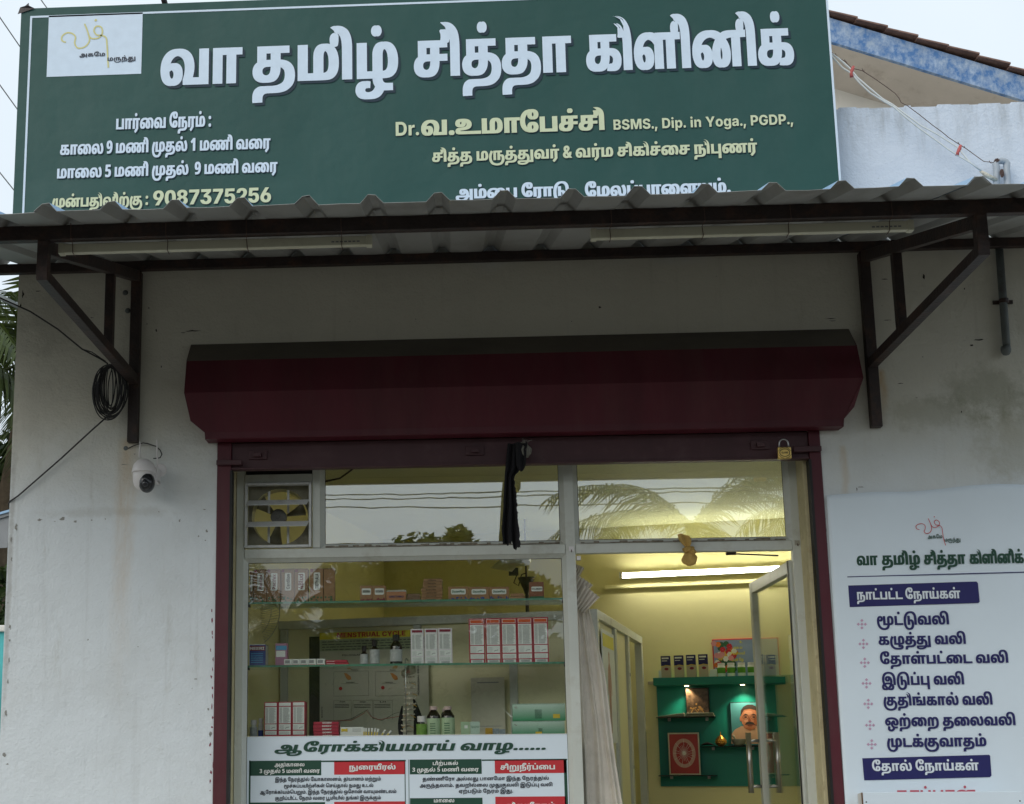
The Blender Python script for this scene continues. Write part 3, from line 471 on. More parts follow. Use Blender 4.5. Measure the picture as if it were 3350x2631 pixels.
50: [296, [112,-29,-91,-29,-60,-18,-45,0,45,13,-45,19,-50,30,55,33,-58,35,-67,38,-79,39,87,39,243,39,243,16,89,16,-86,16,-82,16,-80,15,79,14,-77,13,77,9,-77,3,-95,-6,115,-6,117,-6,-138,-6,-166,3,-183,19,187,28,188,34,-188,38,-189,45,189,48,-189,59,-183,78,-169,91,158,93,-156,94,-151,94,148,94,-143,94,-133,91,-128,85,128,80,-128,74,-134,67,140,67,-145,67,-152,73,152,82,-152,89,-145,101,140,107,161,112,-165,108,-172,98,-176,86,176,78,-176,72,-173,60,-164,50,-149,45,137,45,-127,45,-109,52,-98,67,98,79,-98,91,-111,108,-134,115,148,115,-167,115,-194,104,-212,86,-220,62,220,49,-220,45,-219,37,219,33,219,26,-212,9,-184,-16,-143,-29,116,-29], [243,-64,-213,-64,-183,-46,183,-30,-183,-23,-190,-12,-204,-4,214,-4,-220,-4,-230,-6,235,-8,232,-28,-229,-27,-223,-26,220,-26,-216,-26,-211,-29,211,-31,-211,-34,-218,-39,-234,-41,248,-41,249,-41,-265,-41,-290,-35,-304,-22,304,-12,-304,-5,-296,2,288,2,-282,2,-271,-2,267,-5,267,17,-272,20,-286,24,296,24,-306,24,-324,17,-335,1,335,-10,-335,-26,-315,-51,-277,-64,249,-64], [240,-25,240,113,273,113,273,-25]],
51: [190, [166,115,-185,115,-209,99,-221,72,221,54,-221,39,-213,18,205,12,-199,7,-186,2,-167,0,153,0,55,0,55,113,88,113,88,23,122,23,122,71,-122,84,-128,99,134,105,-139,110,-156,115], [168,92,-166,92,-161,91,159,89,-157,86,-155,78,155,69,155,23,161,23,-171,23,-183,29,-188,43,188,54,-188,65,-184,82,-176,92], [86,-7,-90,-7,-99,-8,103,-9,101,-30,-99,-29,-94,-29,91,-29,-86,-29,-80,-32,80,-35,-80,-38,-84,-41,-91,-42,95,-42,100,-42,-109,-42,-122,-38,-130,-30,133,-25,-135,-23,-141,-19,-153,-17,163,-17,181,-23,-172,-24,-164,-29,163,-33,-157,-44,-141,-58,-118,-64,102,-64,97,-64,-85,-64,-65,-60,59,-55,-55,-52,-49,-42,49,-35,-49,-22,-68,-7], [154,-38,152,-35,-144,-33,-131,-25,-123,-11,122,0,154,0,-154,-4,-157,-10,160,-12,-163,-14,-170,-15,176,-15,198,-15,198,-38]],
52: [246, [171,73,-184,73,-203,62,-214,40,214,23,-214,11,-208,-10,203,-19,202,-26,-194,-38,-167,-55,-132,-64,110,-64,108,-64,-88,-64,-60,-57,-46,-42,46,-31,-46,-26,-50,-19,53,-16,-57,-14,-67,-12,77,-12,238,-12,238,113,270,113,270,-35,180,-35,167,-32,81,-32,-78,-32,-75,-33,75,-35,-75,-37,-82,-41,-95,-43,105,-43,109,-43,-131,-43,-160,-34,169,-25,172,-17,-177,-10,-182,10,182,22,-182,37,-172,50,163,50,-156,50,-146,45,142,40,140,63,-146,67,-161,73], [55,0,55,113,177,113,177,90,149,90,149,0,116,0,116,90,88,90,88,0]],
53: [210, [114,0,114,113,147,113,147,23,202,23,202,113,235,113,235,0], [91,-2,-83,-2,-70,2,65,7,-62,10,-57,19,-55,32,55,42,55,113,88,113,88,44,-88,36,-89,27,92,24,-93,22,-98,21,101,21,-107,21,-115,27,119,33,119,9,-114,4,-101,-2], [210,170,-232,170,-252,154,252,142,-252,130,-235,116,219,116,-201,116,-186,130,186,141,-186,148,-194,162,200,168,217,162,-213,157,-207,148,207,143,-207,140,-209,135,-214,133,217,133,-222,133,-227,138,227,142,-227,147,-218,150,212,150,-207,150,-198,149,194,147,-186,144,-177,132,177,123,-177,117,-181,109,-188,103,-198,98,203,97,203,73,-191,75,-172,84,-158,96,-151,113,151,123,-151,132,-157,149,-171,162,-194,170]],
54: [261, [172,115,-191,115,-216,99,-229,69,229,47,-229,25,-220,-7,211,-21,211,-27,-197,-46,-148,-64,115,-64,109,-64,-89,-64,-61,-57,-46,-43,46,-31,-46,-26,-49,-19,53,-16,-56,-14,-67,-12,77,-12,264,-12,264,-35,195,-35,183,-32,80,-32,-78,-32,-75,-33,75,-35,-75,-39,-91,-43,108,-43,112,-43,-137,-43,-169,-34,179,-23,181,-15,-186,-7,-193,13,-196,35,196,47,-196,63,-189,83,-178,92,170,92,-165,92,-158,90,155,86,-152,82,-149,70,149,61,149,0,116,0,116,60,-116,71,-115,84,112,87,-111,90,-106,92,102,92,-99,92,-93,90,92,87,-89,83,-87,71,87,61,87,0,55,0,55,65,-55,75,-58,91,-64,102,69,106,-74,111,-89,115,98,115,-108,115,-123,109,-134,97,139,88,127,90,-133,98,-145,109,-161,115], [253,-35,253,113,286,113,286,-35]],
55: [181, [171,73,-184,73,-204,62,-214,41,214,26,-214,8,-202,-15,192,-22,-185,-26,-167,-32,-146,-35,132,-35,111,-35,-100,-35,-90,-37,87,-39,-84,-41,-80,-48,80,-54,-80,-57,-80,-61,81,-63,48,-64,-48,-60,-47,-51,47,-47,-47,-38,-55,-24,61,-20,-65,-17,-75,-13,-90,-12,101,-12,127,-12,-141,-12,-158,-9,-169,-4,173,0,-177,3,-182,16,182,25,-182,33,-177,44,-169,50,163,50,-157,50,-149,46,145,44,144,66,-149,69,-163,73], [55,0,55,113,177,113,177,90,149,90,149,0,116,0,116,90,88,90,88,0], [177,170,-200,170,-220,154,220,142,-220,130,-203,116,186,116,-169,116,-153,130,153,141,-153,148,-161,162,167,168,185,162,-181,157,-175,148,175,143,-175,140,-177,135,-182,133,185,133,-190,133,-194,138,194,142,-194,147,-186,150,179,150,-175,150,-166,149,161,147,-154,144,-144,133,144,124,-144,119,-146,111,148,107,122,103,-120,108,-118,119,118,126,-118,134,-124,149,-138,162,-161,170]],
56: [129, [104,147,-119,147,-144,136,-159,114,159,98,-159,86,-150,63,141,50,107,0,73,0,118,66,128,66,-126,62,-117,56,-104,52,96,52,-82,52,-62,63,-50,83,50,97,-50,112,-64,135,-89,147], [104,122,-98,122,-87,115,-82,105,82,98,-82,91,-87,80,-98,74,104,74,-111,74,-121,80,-127,91,127,98,-127,105,-121,115,-111,122]],
57: [129, [105,-2,-85,-2,-60,16,-47,49,47,73,-47,96,-60,130,-86,147,105,147,-124,147,-149,130,-162,96,162,73,-162,49,-149,16,-124,-2], [105,26,-113,26,-123,36,-128,57,128,73,-128,89,-123,110,-113,120,105,120,-96,120,-86,110,-81,89,81,73,-81,57,-86,36,-96,26]],
58: [129, [104,-2,-88,-2,-62,9,-47,27,47,39,-47,48,-55,63,-70,74,79,75,79,76,-67,78,-52,96,52,108,-52,120,-66,137,-89,147,104,147,-120,147,-143,137,-157,120,157,108,-157,96,-142,78,130,76,130,75,-139,74,-154,63,-162,48,162,39,-162,27,-147,9,-121,-2], [104,22,-111,22,-121,27,-127,36,127,42,-127,48,-121,57,-111,62,104,62,-98,62,-88,57,-82,48,82,42,-82,36,-88,27,-98,22], [104,86,-110,86,-119,91,-124,99,124,104,-124,110,-119,118,-110,122,104,122,-99,122,-90,118,-85,110,85,104,-85,99,-90,91,-99,86]],
59: [129, [62,0,122,117,122,118,53,118,53,146,157,146,157,118,97,0]],
60: [129, [103,-2,-87,-2,-62,9,-47,29,47,42,81,42,-81,37,-87,30,-97,25,104,25,-110,25,-120,30,-126,39,126,46,-126,51,-120,61,-108,66,100,66,83,66,83,88,115,117,115,118,54,118,54,146,155,146,155,121,106,77,106,84,-122,87,-147,77,-161,56,161,43,-161,29,-146,9,-120,-2]],
61: [129, [103,-2,-88,-2,-63,9,-49,29,49,42,82,42,-82,37,-88,29,-98,24,103,24,-110,24,-121,30,-127,41,127,48,-127,55,-121,66,-110,72,103,72,-97,72,-85,67,82,62,52,68,59,146,151,146,151,118,87,118,83,83,84,83,-88,89,-104,97,114,97,-123,97,-140,90,-152,77,-159,59,159,49,-159,34,-145,11,-120,-2]],
62: [129, [52,0,52,24,105,71,-111,77,-120,86,-124,96,124,101,-124,107,-119,116,-109,121,103,121,-97,121,-88,116,-82,107,82,100,51,100,-51,114,-64,136,-88,147,103,147,-120,147,-144,136,-157,117,157,104,-157,95,-150,79,-133,60,118,46,99,28,99,27,159,27,159,0]],
63: [129, [105,-2,-90,-2,-65,10,-50,32,50,48,-50,59,-59,82,68,95,102,146,136,146,91,80,81,80,-83,83,-92,90,-105,94,113,94,-127,94,-147,83,-159,63,159,49,-159,33,-145,11,-121,-2], [105,24,-111,24,-122,30,-127,41,127,48,-127,54,-122,65,-111,71,105,71,-98,71,-88,65,-82,54,82,48,-82,41,-88,30,-98,24]],
64: [188, [52,0,52,146,104,146,123,87,-125,82,-129,65,-133,46,-136,28,137,22,131,22,-132,28,-136,46,-140,65,-143,82,145,87,164,146,217,146,217,0,183,0,183,64,-183,69,-183,84,-184,102,-184,120,184,127,186,127,-184,119,-180,100,-175,83,-171,69,170,64,148,0,120,0,98,64,-97,69,-93,83,-88,100,-83,119,81,127,84,127,-84,120,-84,102,-85,84,-85,69,85,64,85,0]],
65: [122, [52,0,52,146,152,146,152,118,85,118,85,87,147,87,147,60,85,60,85,27,152,27,152,0]],
66: [153, [52,0,52,146,89,146,130,78,-134,72,-142,58,-149,41,153,30,150,30,-149,38,-148,58,-147,76,147,82,147,146,181,146,181,0,144,0,106,62,-101,70,-93,84,-85,102,79,113,83,113,-84,103,-85,83,-86,67,86,62,86,0]],
67: [132, [107,-2,-89,-2,-62,9,-48,31,47,47,80,47,-80,40,-87,31,-99,26,107,26,-114,26,-125,30,-131,37,131,42,-131,46,-125,53,-115,57,107,59,91,63,-73,67,-51,86,51,103,-51,116,-66,136,-91,147,107,147,-124,147,-149,136,-162,116,163,102,130,102,-130,111,-118,120,107,120,-100,120,-91,116,-86,109,86,105,-86,100,-91,94,-101,90,108,88,120,85,-131,83,-147,76,-158,65,-165,51,165,42,-165,28,-151,9,-125,-2]],
68: [135, [47,118,47,146,168,146,168,118,124,118,124,0,91,0,91,118]],
69: [132, [52,0,52,146,111,146,-127,146,-151,134,-164,112,164,97,-164,82,-151,61,-127,50,110,50,72,50,72,77,104,77,-112,77,-123,82,-129,90,129,97,-129,104,-123,114,-112,118,104,118,85,118,85,0], [132,0,96,66,132,66,169,0]],
70: [146, [113,-2,-94,-2,-67,11,-52,35,52,52,52,146,85,146,85,54,-85,46,-92,34,-105,27,113,27,-121,27,-133,34,-140,46,140,54,140,146,174,146,174,52,-174,35,-159,11,-131,-2]],
71: [153, [45,0,93,146,138,146,188,0,151,0,130,65,-125,80,-116,115,112,135,119,135,-115,115,-106,80,102,65,82,0], [77,32,77,57,156,57,156,32]],
72: [113, [52,0,52,146,85,146,85,27,146,27,146,0]],
73: [54],
74: [149, [117,-2,-97,-2,-66,15,-48,49,48,73,-48,97,-66,130,-98,147,117,147,-130,147,-152,140,-169,127,-179,107,181,94,147,94,-146,100,-141,109,-134,115,-124,118,118,118,-107,118,-91,107,-82,87,82,73,-82,58,-91,38,-107,28,118,28,-123,28,-133,31,-141,37,-146,46,147,51,181,51,-180,41,-171,22,-154,7,-131,-2]],
75: [150, [99,0,99,53,45,146,84,146,107,101,-111,94,-116,81,119,72,113,72,-115,81,-120,94,124,101,146,146,185,146,132,53,132,0]],
76: [181, [171,73,-184,73,-204,62,-214,41,214,26,-214,8,-202,-15,192,-22,-185,-26,-167,-32,-146,-35,132,-35,111,-35,-100,-35,-90,-37,87,-39,-84,-41,-80,-48,80,-54,-80,-57,-80,-61,81,-63,48,-64,-48,-60,-47,-51,47,-47,-47,-38,-55,-24,61,-20,-65,-17,-75,-13,-90,-12,101,-12,127,-12,-141,-12,-158,-9,-169,-4,173,0,-177,3,-182,16,182,25,-182,33,-177,44,-169,50,163,50,-157,50,-149,46,145,44,144,66,-149,69,-163,73], [55,0,55,113,177,113,177,90,149,90,149,0,116,0,116,90,88,90,88,0], [131,132,-123,132,-113,142,113,149,-113,157,-123,167,131,167,-138,167,-148,157,148,149,-148,142,-138,132]],
77: [283, [160,-61,-135,-61,-95,-47,-66,-20,-50,20,50,46,-50,62,-57,88,-70,106,-90,115,102,115,-115,115,-132,106,-140,90,140,80,-140,70,-133,54,-116,45,101,45,-92,45,-73,52,66,61,72,86,-78,76,-92,68,99,68,-104,68,-112,74,112,81,-112,88,-105,93,102,93,-95,93,-87,84,-82,70,81,61,-80,57,-80,50,80,46,-80,19,-101,-18,-137,-37,160,-37,-176,-37,-197,-30,-209,-18,-216,-2,217,7,249,5,-247,-10,-235,-35,-213,-52,-181,-61], [260,115,-279,115,-303,99,-314,72,314,54,-314,39,-307,18,299,12,-293,7,-280,2,-261,0,247,0,149,0,149,113,182,113,182,23,216,23,216,71,-216,84,-222,100,228,105,-233,110,-250,115], [262,92,-260,92,-255,91,253,89,-251,86,-249,78,249,69,249,23,255,23,-265,23,-277,29,-282,43,282,54,-282,65,-278,82,-270,92]],
78: [291, [243,170,-260,170,-286,161,295,152,-303,145,-312,128,-316,103,316,87,316,0,283,0,283,83,-283,98,-280,117,-275,130,271,135,-266,141,-251,147,241,147,-230,147,-216,139,-211,128,211,122,-211,116,-214,108,-220,102,-230,98,237,97,236,71,-221,72,-196,85,-181,107,181,122,-181,135,-195,157,-222,170], [96,-2,-81,-2,-60,9,-48,32,48,49,-48,65,-60,90,-81,107,-108,115,123,115,-138,115,-160,109,168,102,-174,97,-182,84,-187,63,187,47,-188,42,-189,33,-192,27,195,25,-197,23,-203,21,206,21,-212,21,-221,26,-226,39,226,50,-226,59,-222,76,-215,91,211,98,239,113,-245,103,-254,84,-258,64,258,52,-258,36,-247,12,-224,-2,205,-2,-195,-2,-178,2,172,7,-164,12,-156,32,154,46,-154,53,-152,66,-149,77,146,81,-142,86,-130,92,121,92,-108,92,-88,81,-78,60,78,46,-78,37,-82,25,-89,20,95,20,-99,20,-105,23,-108,29,108,34,-108,41,-100,48,94,48,-86,48,-73,39,68,33,63,53,-71,60,-90,70,103,70,-119,70,-139,52,139,35,-139,23,-129,7,-110,-2]],
79: [249, [229,-4,-237,-4,-252,-9,-260,-20,260,-29,-260,-38,-250,-51,-233,-59,-212,-63,-191,-64,182,-64,175,-64,-155,-64,-118,-59,-86,-46,-63,-24,-50,8,50,29,50,32,-50,49,-58,79,-71,105,78,115,104,101,-96,89,-86,67,-81,44,81,33,81,30,-81,12,-91,-12,-109,-28,-133,-37,-161,-40,177,-40,185,-40,-192,-40,-209,-39,-222,-37,-230,-32,230,-29,-230,-26,-226,-24,223,-24,-218,-24,-209,-26,205,-28,200,-11,-207,-8,-223,-4], [182,-30,182,11,214,11,214,-30], [226,115,-245,115,-269,99,-280,72,280,54,-280,39,-272,18,264,12,-259,7,-245,2,-227,0,213,0,115,0,115,113,147,113,147,23,182,23,182,71,-182,84,-188,99,193,105,-199,110,-215,115], [228,92,-225,92,-221,91,219,89,-217,86,-215,78,215,69,215,23,221,23,-231,23,-242,29,-247,43,247,54,-247,65,-244,82,-235,92]],
80: [248, [98,-64,-80,-64,-56,-55,-45,-37,45,-25,-45,-9,-64,14,79,22,-93,28,-126,34,144,34,-157,34,-187,30,200,25,-212,21,-231,7,-243,-12,243,-24,-243,-43,-217,-64,190,-64,-173,-64,-143,-55,129,-48,-116,-41,-97,-26,-81,-7,74,5,-63,21,-54,55,54,76,-54,94,-67,128,-94,155,-137,170,166,170,-193,170,-232,157,245,145,-256,135,-268,113,-274,82,274,61,274,0,241,0,241,50,-241,70,-237,100,-228,121,220,128,-211,137,-184,147,165,147,-148,147,-119,137,-97,119,-85,91,85,72,-85,62,-88,44,-94,27,99,17,-106,5,-123,-15,-144,-30,156,-35,-163,-38,-180,-41,188,-41,-202,-41,-213,-31,213,-22,-213,-14,-202,-1,192,3,-182,8,-156,11,144,11,-128,11,-100,6,91,1,-83,-3,-75,-15,75,-22,-75,-31,-86,-41,100,-41,-107,-41,-123,-38,130,-36,-142,-32,-162,-17,-178,5,182,18,-185,25,-188,41,188,50,-188,60,-183,78,-172,91,162,94,159,93,-157,93,-153,94,150,94,-145,94,-137,91,-131,85,131,80,-131,74,-137,67,143,67,-148,67,-155,73,155,81,-155,89,-147,101,143,107,167,105,-170,102,-176,94,-179,84,179,79,-179,70,-171,54,-154,45,141,45,-130,45,-113,53,-102,68,102,79,-102,91,-115,107,-137,115,151,115,-174,115,-203,98,-218,69,218,50,-218,38,-214,16,210,6,-206,-5,-191,-26,-172,-43,160,-48,-146,-56,-115,-64]],
81: [241, [55,0,55,113,189,113,189,90,148,90,148,66,-153,69,-166,73,174,73,-187,73,-203,64,-210,50,210,42,-210,36,-207,26,205,23,247,23,247,0,115,0,115,23,173,23,-175,25,-178,32,178,37,-178,44,-170,50,164,50,-160,50,-152,47,148,44,148,33,115,33,115,90,88,90,88,0], [219,0,215,23,233,23,233,113,266,113,266,0], [161,132,-153,132,-143,142,143,149,-143,157,-153,167,161,167,-168,167,-178,157,178,149,-178,142,-168,132]],
82: [229, [217,9,-204,9,-187,17,-178,31,178,40,-178,42,-179,51,180,54,184,54,-174,48,-168,34,168,28,-168,20,-174,8,180,4,-184,2,-193,-2,-208,-3,219,-3,242,-3,242,-26,214,-26,-202,-26,-189,-24,183,-23,-167,-19,-149,-4,-140,15,140,26,-140,37,-150,57,-168,72,181,77,207,65,-206,61,-203,52,203,47,-203,40,-209,31,217,31,-222,31,-228,36,-230,44,230,48,-230,61,-212,81,-178,91,154,91,-136,91,-106,87,-83,76,77,68,76,62,-75,60,-75,55,75,52,-75,47,-79,38,-86,33,92,33,-98,33,-105,40,105,46,-105,52,-98,59,92,59,-86,59,-75,53,70,48,71,68,-77,72,-90,78,99,78,-108,78,-124,71,-133,57,133,46,-133,33,-122,18,-104,10,92,10,-78,10,-58,21,-47,41,47,54,-47,66,-57,85,66,92,-76,101,-104,111,-135,115,152,115,-178,115,-223,106,240,93,-250,86,-262,64,262,50,-262,42,-257,28,-247,16,-230,9], [136,-64,-121,-64,-99,-56,-86,-40,86,-27,-86,-19,-92,-3,97,5,124,-7,-121,-11,-118,-20,118,-24,-118,-29,-122,-37,-130,-41,136,-41,-143,-41,-153,-38,-163,-29,167,-23,-169,-20,-173,-15,176,-13,207,-18,-204,-21,-200,-28,198,-30,-192,-40,-175,-56,-152,-64]],
83: [199, [172,115,-191,115,-216,99,-229,69,229,48,-229,23,-216,-8,205,-17,-196,-24,-176,-31,-150,-35,133,-35,110,-35,-99,-35,-89,-37,86,-39,-83,-41,-80,-48,80,-54,-80,-57,-80,-61,80,-63,48,-64,-47,-60,-47,-51,47,-47,-47,-38,-54,-24,60,-20,-65,-17,-75,-13,-89,-12,100,-12,130,-12,-147,-12,-172,-7,-188,6,-196,29,196,47,-196,63,-189,83,-178,92,170,92,-165,92,-158,90,155,86,-152,82,-149,70,149,61,149,0,116,0,116,60,-116,71,-115,84,112,87,-111,90,-106,92,102,92,-99,92,-93,90,92,87,-89,83,-87,71,87,61,87,0,55,0,55,65,-55,75,-58,91,-64,102,69,106,-74,111,-89,115,97,115,-108,115,-123,109,-134,97,139,88,127,90,-133,98,-145,109,-161,115]],
84: [114, [88,-2,-76,-2,-56,2,47,6,47,33,-56,28,-76,24,85,24,-100,24,-112,34,112,43,-112,49,-106,57,-92,61,80,61,69,61,69,86,80,86,-92,86,-105,90,-110,98,110,104,-110,111,-101,119,91,119,-82,119,-67,112,61,109,47,131,-57,137,-79,145,94,145,-109,145,-131,137,-142,121,142,110,-142,100,-134,86,-121,77,112,75,-129,72,-146,56,146,41,-146,29,-134,9,-108,-2]],
85: [290, [96,-2,-81,-2,-60,9,-48,32,48,48,-48,65,-60,90,-80,107,-107,115,121,115,-135,115,-155,109,-170,96,176,88,162,86,-167,95,-180,108,-196,115,207,115,-218,115,-232,110,237,105,-244,98,-250,78,250,63,250,50,-250,40,-253,28,257,25,-259,23,-265,21,268,21,-274,21,-283,26,-288,39,288,50,-288,60,-283,79,-273,98,266,107,293,122,-307,106,-320,71,320,52,-320,36,-309,12,-286,-2,267,-2,-257,-2,-240,2,234,7,-229,10,-221,22,-217,39,217,51,217,62,-217,72,-216,84,213,87,-212,90,-207,92,203,92,-199,92,-194,90,192,87,-190,84,-188,72,188,62,188,0,155,0,155,51,-155,62,-151,77,146,83,-142,87,-130,92,120,92,-107,92,-88,81,-78,60,78,46,-78,37,-82,25,-89,20,95,20,-99,20,-105,23,-108,29,108,34,-108,41,-100,48,94,48,-86,48,-73,39,68,33,63,53,-71,60,-90,70,103,70,-119,70,-139,52,139,35,-139,23,-129,7,-110,-2]],
86: [196, [100,-2,-84,-2,-60,6,-48,22,48,33,-48,44,-61,61,-90,70,114,70,231,70,231,48,110,48,-102,48,-91,47,87,45,-83,43,-80,38,80,34,-80,27,-92,21,102,21,-109,21,-120,25,-126,37,126,48,126,90,97,90,97,60,68,57,68,113,196,113,196,90,158,90,158,49,-158,35,-152,18,146,12,-139,4,-116,-2], [177,0,177,55,209,53,209,0]],
87: [200, [123,-2,-106,-2,-78,9,-60,30,-50,59,50,77,-50,98,-65,133,-91,157,-127,170,148,170,-163,170,-189,163,200,156,-209,149,-220,131,-225,105,225,86,225,0,193,0,193,75,-193,87,-191,109,-185,128,180,134,-174,141,-157,147,146,147,-134,147,-111,138,-92,121,-81,94,81,76,-81,63,-85,44,-92,30,-101,22,106,20,113,21,-116,20,-123,20,127,20,-137,20,-145,31,145,38,-145,44,-139,54,131,54,-125,54,-117,46,117,38,-117,30,-123,18,126,14,100,15,-97,19,-92,32,92,40,-92,50,-101,66,-119,76,133,76,-148,76,-166,65,-175,48,175,38,-175,25,-163,7,-140,-2]],
88: [210, [114,0,114,113,147,113,147,23,202,23,202,113,235,113,235,0], [91,-2,-83,-2,-70,2,65,7,-62,10,-57,19,-55,32,55,42,55,113,88,113,88,44,-88,36,-89,27,92,24,-93,22,-98,21,101,21,-107,21,-115,27,119,33,119,9,-114,4,-101,-2], [202,-57,202,12,235,12,235,-57]],
89: [372, [96,-2,-81,-2,-60,9,-48,32,48,48,-48,69,-69,99,-107,115,134,115,-147,115,-167,112,-186,105,195,99,200,95,-215,85,-233,57,233,38,-233,25,-223,7,-205,-2,192,-2,-177,-2,-159,8,-150,27,150,39,-150,49,-156,69,-168,86,177,94,182,98,-194,107,-221,115,239,115,-251,115,-269,112,-286,105,294,99,299,95,-309,88,-322,70,-329,50,329,38,-329,25,-319,7,-301,-2,288,-2,-273,-2,-255,8,-246,27,246,39,-246,49,-253,70,-266,87,274,93,281,98,-289,103,-305,110,-328,113,345,113,409,113,409,90,381,90,381,0,348,0,348,90,341,90,-330,90,-317,88,-307,86,-299,81,295,78,-289,74,-280,62,-276,47,276,40,-276,29,-282,20,287,20,-291,20,-296,25,-299,34,299,39,-299,47,-293,63,-283,77,276,81,-267,87,-249,92,239,92,-226,92,-208,86,201,81,-194,76,-185,64,-180,49,180,40,-180,29,-186,20,191,20,-196,20,-201,25,-203,34,203,39,-203,51,-190,73,178,80,-169,86,-148,92,135,92,-118,92,-94,82,-80,65,78,55,-78,53,-78,49,78,46,-78,38,-81,26,-89,20,95,20,-99,20,-105,23,-108,29,108,34,-108,41,-100,48,94,48,-86,48,-73,39,68,33,63,53,-71,60,-90,70,103,70,-119,70,-139,52,139,35,-139,23,-130,7,-110,-2], [226,132,-219,132,-209,142,209,149,-209,157,-219,167,226,167,-234,167,-244,157,244,149,-244,142,-234,132]],
90: [214, [160,-28,160,0,55,0,55,113,88,113,88,23,160,23,160,113,193,113,193,-28], [216,24,-226,24,-243,17,-253,3,253,-9,-253,-23,-239,-44,-211,-57,-171,-64,144,-64,133,-64,-111,-64,-81,-59,-63,-50,-55,-37,55,-29,-55,-22,-63,-11,-80,-4,93,-4,-101,-4,-117,-6,125,-8,120,-29,-116,-28,-103,-26,98,-26,-93,-26,-88,-27,-85,-29,85,-31,-85,-33,-89,-37,-100,-40,-121,-41,138,-41,145,-41,-170,-41,-204,-34,-222,-21,222,-11,-222,-5,-214,2,207,2,-201,2,-191,-2,187,-5,187,18,-192,21,-207,24]],
91: [383, [96,-2,-81,-2,-60,9,-48,32,48,48,-48,69,-69,99,-107,115,134,115,-147,115,-167,112,-186,105,195,99,200,95,-215,85,-233,57,233,38,-233,25,-223,7,-205,-2,192,-2,-177,-2,-159,8,-150,27,150,39,-150,49,-156,69,-168,86,177,94,182,98,-194,107,-221,115,239,115,-251,115,-269,112,-286,105,294,99,299,95,-309,88,-322,70,-329,50,329,38,-329,25,-319,7,-301,-2,288,-2,-273,-2,-255,8,-246,27,246,39,-246,49,-253,70,-266,87,274,93,281,98,-289,103,-305,110,-328,113,345,113,409,113,409,90,381,90,381,0,348,0,348,90,341,90,-330,90,-317,88,-307,86,-299,81,295,78,-289,74,-280,62,-276,47,276,40,-276,29,-282,20,287,20,-291,20,-296,25,-299,34,299,39,-299,47,-293,63,-283,77,276,81,-267,87,-249,92,239,92,-226,92,-208,86,201,81,-194,76,-185,64,-180,49,180,40,-180,29,-186,20,191,20,-196,20,-201,25,-203,34,203,39,-203,51,-190,73,178,80,-169,86,-148,92,135,92,-118,92,-94,82,-80,65,78,55,-78,53,-78,49,78,46,-78,38,-81,26,-89,20,95,20,-99,20,-105,23,-108,29,108,34,-108,41,-100,48,94,48,-86,48,-73,39,68,33,63,53,-71,60,-90,70,103,70,-119,70,-139,52,139,35,-139,23,-130,7,-110,-2], [382,170,-404,170,-424,154,424,142,-424,130,-407,116,391,116,-373,116,-358,130,358,141,-358,148,-366,162,372,168,390,162,-385,157,-379,148,379,143,-379,140,-382,135,-386,133,390,133,-395,133,-399,138,399,142,-399,147,-390,150,384,150,-380,150,-371,149,366,147,-358,144,-349,133,349,124,-349,119,-351,111,353,107,327,103,-325,108,-322,119,322,126,-322,134,-329,149,-343,162,-366,170]],
92: [179, [143,-43,123,-24,155,7,155,90,144,90,147,113,216,113,216,90,188,90,188,0], [96,-2,-81,-2,-60,9,-48,31,48,47,-48,65,-62,91,73,99,-81,104,-100,110,-126,113,143,113,151,113,151,90,132,90,-123,90,-109,88,-99,84,94,82,-87,76,-78,59,78,45,-78,37,-82,25,-89,20,95,20,-99,20,-105,23,-108,29,108,34,-108,41,-100,48,94,48,-86,48,-73,39,68,33,63,53,-71,60,-90,70,103,70,-119,70,-139,52,139,35,-139,23,-130,7,-110,-2]],
93: [144, [105,0,66,0,66,29,103,29,-116,29,-134,37,-143,57,143,73,-143,89,-134,108,-116,117,103,117,66,117,66,146,105,146,-127,146,-159,128,-176,95,176,73,-176,50,-159,17,-127,0], [85,146,85,0,52,0,52,146]],
94: [83, [52,0,52,109,84,109,84,89,85,89,-88,100,-101,111,110,111,-113,111,-118,110,120,109,120,80,-118,81,-110,82,107,82,-100,82,-90,77,-85,67,85,60,85,0]],
95: [54, [67,-2,-59,-2,-49,8,49,16,-49,24,-59,34,67,34,-75,34,-85,24,85,16,-85,8,-75,-2]],
96: [133, [52,0,52,146,112,146,-128,146,-150,136,-161,119,161,109,-161,100,-154,87,-142,79,134,77,134,76,-142,75,-157,67,-166,51,166,41,-166,29,-155,11,-132,0,116,0], [85,27,108,27,-120,27,-131,36,131,44,-131,50,-126,59,-116,63,109,63,85,63], [85,85,106,85,-112,85,-121,89,-126,97,126,102,-126,110,-116,119,107,119,85,119]],
97: [54, [44,-40,52,23,85,23,66,-40]],
98: [56, [52,0,52,109,85,109,85,0], [68,122,-61,122,-51,132,51,138,-51,145,-61,155,68,155,-75,155,-85,145,85,138,-85,132,-75,122]],
99: [127, [52,-41,52,109,84,109,84,91,85,91,-87,95,-95,105,-108,111,116,111,-128,111,-148,98,-160,74,160,54,-160,36,-148,11,-128,-2,116,-2,-108,-2,-96,4,-88,13,85,18,85,-41], [105,24,-112,24,-121,32,-126,46,126,54,-126,64,-121,77,-112,85,105,85,-98,85,-89,77,-84,64,84,54,-84,45,-89,32,-98,24]],
100: [127, [85,62,85,0,52,0,52,109,83,109,83,82,82,82,-86,95,-103,111,117,111,-129,111,-146,100,-155,82,155,69,155,0,122,0,122,63,-122,73,-112,83,104,83,-98,83,-89,78,-85,69]],
